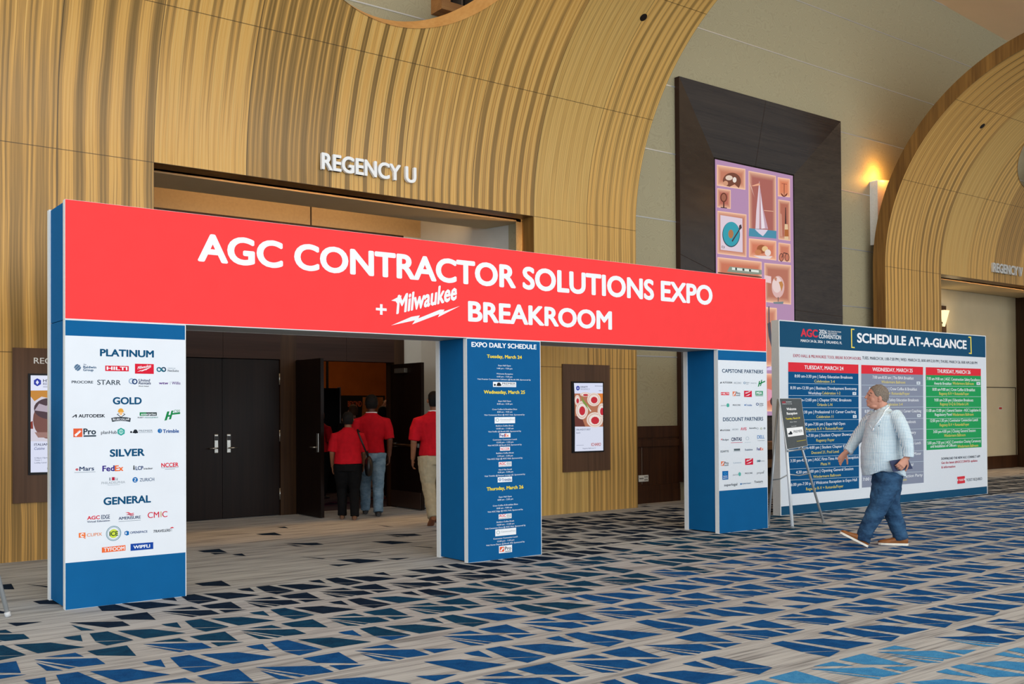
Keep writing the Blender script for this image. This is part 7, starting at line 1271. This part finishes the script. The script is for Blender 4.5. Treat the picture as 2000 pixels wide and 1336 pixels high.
# people further inside, small and dim
DK = cloth('dark_jacket', '16141a')
figure((5.80, 7.5, 0), math.radians(20), 1.52, 'person in a red shirt deep inside, just right of the left open door leaf', MSKIN, BH, REDP, BLK, GREY, stride=.05, group='people inside the ballroom')
figure((6.42, 7.5, 0), math.radians(80), 1.58, 'person with brown hair in dark clothes ahead of the two in red, inside the ballroom', skin_mat('fair_skin', 'c98f76'), plain('brown_hair', '5a3a24', .7), DK, BLK, GREY, stride=.1, group='people inside the ballroom')
figure((6.72, 7.0, 0), math.radians(60), 1.55, 'person in dark clothes inside the doorway, right of the man in pale jeans', MSKIN, BH, DK, BLK, GREY, stride=.25, group='people inside the ballroom')
figure((7.95, 9.0, 0), math.radians(230), 1.68, 'person in dark clothes facing out, deepest inside the ballroom', skin_mat('fair_skin', 'c98f76'), plain('brown_hair', '5a3a24', .7), DK, BLK, GREY, stride=.05, group='people inside the ballroom')
figure((7.55, 9.6, 0), math.radians(100), 1.56, 'person with black hair standing before the dark sign inside the ballroom', MSKIN, BH, DK, BLK, GREY, stride=.05, group='people inside the ballroom')

def booths():
    k = plain('black_booth_fabric', '0b0a0c', .8); e = plain('booth_edge_metal', 'b9b4ae', .4)
    root = empty('booth_wall', (6.0, 8.5, 0), label='plain black booth wall with a pale edge inside the ballroom', cat='booth wall', group='booth walls in the ballroom')
    mb = MB(); mb.box((-1.6, 0, 0), (.69, .08, 1.88), k); mb.build('panel', root)
    mb = MB(); mb.box((.69, -.01, 0), (.71, .09, 1.90), e); mb.build('edge_post', root)
    root = empty('booth_wall', (8.2, 11.3, 0), label='black booth wall with orange lettering and an amber picture inside the ballroom', cat='booth wall', group='booth walls in the ballroom')
    mb = MB(); mb.box((-.05, 0, 0), (1.05, .08, 1.80), k); pn = mb.build('panel', root)
    mb = MB(); put_text(mb, 'BEYOND', .14, .47, 1.56, .12, ink('c9603a'), lambda u, z, e_=0: (u, -.004-e_, z), 2); mb.build('lettering', pn)
    mb = MB(); mb.poly([(.45, -.0035, .9), (1.0, -.0035, .9), (1.0, -.0035, 1.765), (.50, -.0035, 1.765)], plain('amber_picture', '9a6238', .7, var=.4, scale=5)); mb.build('picture', pn)
    root = empty('pole', (8.52, 12.6, 0), label='thin dark pole standing behind the plain black booth wall', cat='pole')
    mb = MB(); mb.tube([(0, 0, 0), (0, 0, 4.6)], .03, k, 8); mb.build('shaft', root); mb = MB(); mb.box((-.2, -.2, 0), (.2, .2, .02), k); mb.build('base_plate', root)
booths()

# ------------------------------------------------------------------ easels and their signs
def easel(loc, rz, label, extra=0.0):
    root = empty('easel', loc, rz, label=label, cat='easel', group='tripod easels')
    al = plain('silver_easel_tube', 'b9bec2', .35, .5, .5, var=.04); wh = plain('pale_easel_leg', 'dfe5ea', .4, .5, .2, var=.03)
    for a, b, m in (((-.40, 0.00, 0), (-.06, .18, 1.62), al), ((.40, 0, 0), (.06, .18, 1.62), al), ((0, .62, 0), (0, .22, 1.62), wh)):
        mb = MB(); mb.tube([a, b], .016, m, 8); lg_ = mb.build('leg', root)
        mb = MB(); mb.tube([Vector(a), Vector(a)+(Vector(b)-Vector(a))*.02], .021, plain('pale_rubber', 'c9ccd0', .7), 8); mb.build('foot', lg_)
    mb = MB(); mb.tube([(-.27, .07, .62), (.27, .07, .62)], .009, al, 8); mb.build('crossbar', root)
    mb = MB(); mb.tube([(0, .07, .62), (0, .47, .62)], .008, al, 8); mb.build('crossbar', root)
    mb = MB(); mb.box((-.20, .05, .868), (.20, .12, .886), al); mb.box((-.20, .045, .868), (-.185, .052, .905), al); mb.box((.185, .045, .868), (.20, .052, .905), al); mb.build('ledge', root)
    mb = MB(); mb.tube([(-.06, .18, 1.62), (.06, .18, 1.62)], .02, al, 8); mb.build('top_joint', root)
    return root
SIGN = [(8.381, -.06, .953), (8.796, -.06, .987), (8.444, .10, 1.589), (8.889, .10, 1.590)]    # corners of the leaning board
def foyer_easel():
    # the single front leg stands towards the viewer, two legs spread behind it
    root = empty('easel', (8.40, -.02, 0), 0, label='silver tripod easel carrying the dark welcome sign', cat='easel', group='tripod easels')
    al = plain('silver_easel_tube', 'aeb4b8', .35, .5, .4, var=.04); wh = plain('pale_easel_leg', 'e3e9ee', .4, .5, .1, var=.03)
    top = Vector((.20, .20, 1.58))
    for a, m, r in (((-.217, .10, 0), al, .017), ((-.164, -.223, 0), wh, .021), ((.632, -.098, 0), al, .017)):
        b = top+Vector(((a[0]-.08)*.16, (a[1])*.2, 0))
        mb = MB(); mb.tube([a, b], r, m, 8, .8); lg_ = mb.build('leg', root)
        mb = MB(); mb.tube([Vector(a), Vector(a)+(b-Vector(a))*.016], r+.004, plain('grey_rubber', '85898c', .7), 8); mb.build('foot', lg_)
    P = lambda a, t: Vector(a)+(top+Vector(((a[0]-.08)*.16, a[1]*.2, 0))-Vector(a))*t
    L1, L2, L3 = (-.217, .10, 0), (-.164, -.223, 0), (.632, -.098, 0)
    for p, q in ((P(L1, .36), P(L2, .41)), (P(L2, .41), P(L3, .40))):
        mb = MB(); mb.tube([p, (p+q)/2+Vector((0, 0, -.02)), q], .008, al, 6); mb.build('crossbar', root)
    mb = MB(); mb.tube([P(L2, .59)+Vector((-.02, -.03, 0)), P(L3, .60)+Vector((.06, -.01, 0))], .012, al, 8); mb.build('ledge', root)
    sg = empty('welcome_sign', (8.62, -.06, .93), 0, label='dark grey welcome sign tilted on the silver easel', cat='sign')
    # leaning board, sheared corner to corner as it rests askew
    BL, BR, TL, TR = [Vector(p)-sg.location for p in SIGN]
    W_, H_ = .475, .70
    n = (BR-BL).cross(TL-BL).normalized()
    pt = lambda u, z, e=0: (BL*(1-u/W_)+BR*(u/W_))*(1-z/H_)+(TL*(1-u/W_)+TR*(u/W_))*(z/H_)+n*e
    mb = MB(); f = [pt(0, 0), pt(W_, 0), pt(W_, H_), pt(0, H_)]; bk = [p-n*.012 for p in f]; wm_ = plain('foam_board_white', 'e4e9ec', .6)
    mb.poly(bk[::-1], wm_); [mb.poly([f[i], bk[i], bk[(i+1) % 4], f[(i+1) % 4]], wm_) for i in range(4)]; mb.poly(f, wm_); bd = mb.build('board', sg)
    mb = MB(); mb.poly([pt(.008, .004, .0008), pt(W_-.004, .004, .0008), pt(W_-.004, H_-.004, .0008), pt(.008, H_-.004, .0008)], plain('dark_grey_print', '4d5458', .7)); mb.build('face_print', bd)
    mb = MB(); pl = lambda u, z, e=0: pt(u, z, .0018+e)
    put_text(mb, 'AGC', .045, .125, .632, .026, ink('c43246'), pl, 3); put_text(mb, '2026 CONVENTION', .13, .25, .642, .012, ink('e3e9ee'), pl, 2); put_text(mb, 'MARCH 24-26', .05, .25, .616, .010, ink('e3e9ee'), pl, 1)
    mb.build('event_lettering', bd)
    mb = MB(); put_text(mb, 'Welcome', .12, .33, .53, .036, ink('f2f5f8'), pl, 3); mb.build('title_lettering', bd); mb = MB(); put_text(mb, 'Reception', .11, .34, .468, .036, ink('f2f5f8'), pl, 3); mb.build('title_lettering', bd)
    mb = MB(); put_text(mb, 'Tuesday, March 24', .07, .385, .402, .024, ink('e8d84a'), pl, 3); mb.build('day_lettering', bd)
    mb = MB(); put_text(mb, '6:00 pm - 7:30 pm', .15, .30, .358, .013, ink('dfe5ea'), pl, 1); put_text(mb, 'Sponsored by', .17, .28, .300, .011, ink('dfe5ea'), pl, 1); mb.build('small_lettering', bd)
    mb = MB(); mb.poly([pl(.06, .165), pl(.42, .165), pl(.42, .285), pl(.06, .285)], ink('eef2f6')); q = lambda u, z, e=0: pl(u, z, .0006+e)
    for cx, cz, rr_ in ((.092, .205, .014), (.135, .215, .024), (.118, .207, .016), (.155, .207, .015)): mb.poly([q(cx+rr_*math.cos(2*math.pi*k/16), cz+rr_*math.sin(2*math.pi*k/16)) for k in range(16)], ink('222831'))
    put_text(mb, 'PREMIER', .20, .40, .208, .036, ink('59616a'), q, 1); lo = mb.build('sponsor_logo', bd); lo['label'] = 'white box with a dark cloud logo'
    mb = MB(); mb.poly([pl(.24, .085), pl(.45, .085), pl(.45, .093), pl(.24, .093)], ink('b3a83e')); mb.build('accent_line', bd)
foyer_easel()
def left_easel():
    root = easel((-.78, .02, 0), 0, 'pale easel at the left picture edge, mostly out of view')
    sg = empty('poster_board', (-.78, .02, .89), 0, label='pale poster board on the easel at the left picture edge', cat='sign')
    m = plain('pale_poster', 'cfdcec', .6); mb = MB()
    a = [(-.36, .0, 0), (.285, .0, 0), (.36, .12, .705), (-.30, .12, .705)]
    b = [(x, y+.012, z) for x, y, z in a]; mb.poly(a, m); mb.poly(b[::-1], m); [mb.poly([a[i], b[i], b[(i+1) % 4], a[(i+1) % 4]], ALUW) for i in range(4)]; mb.build('board', sg)
left_easel()
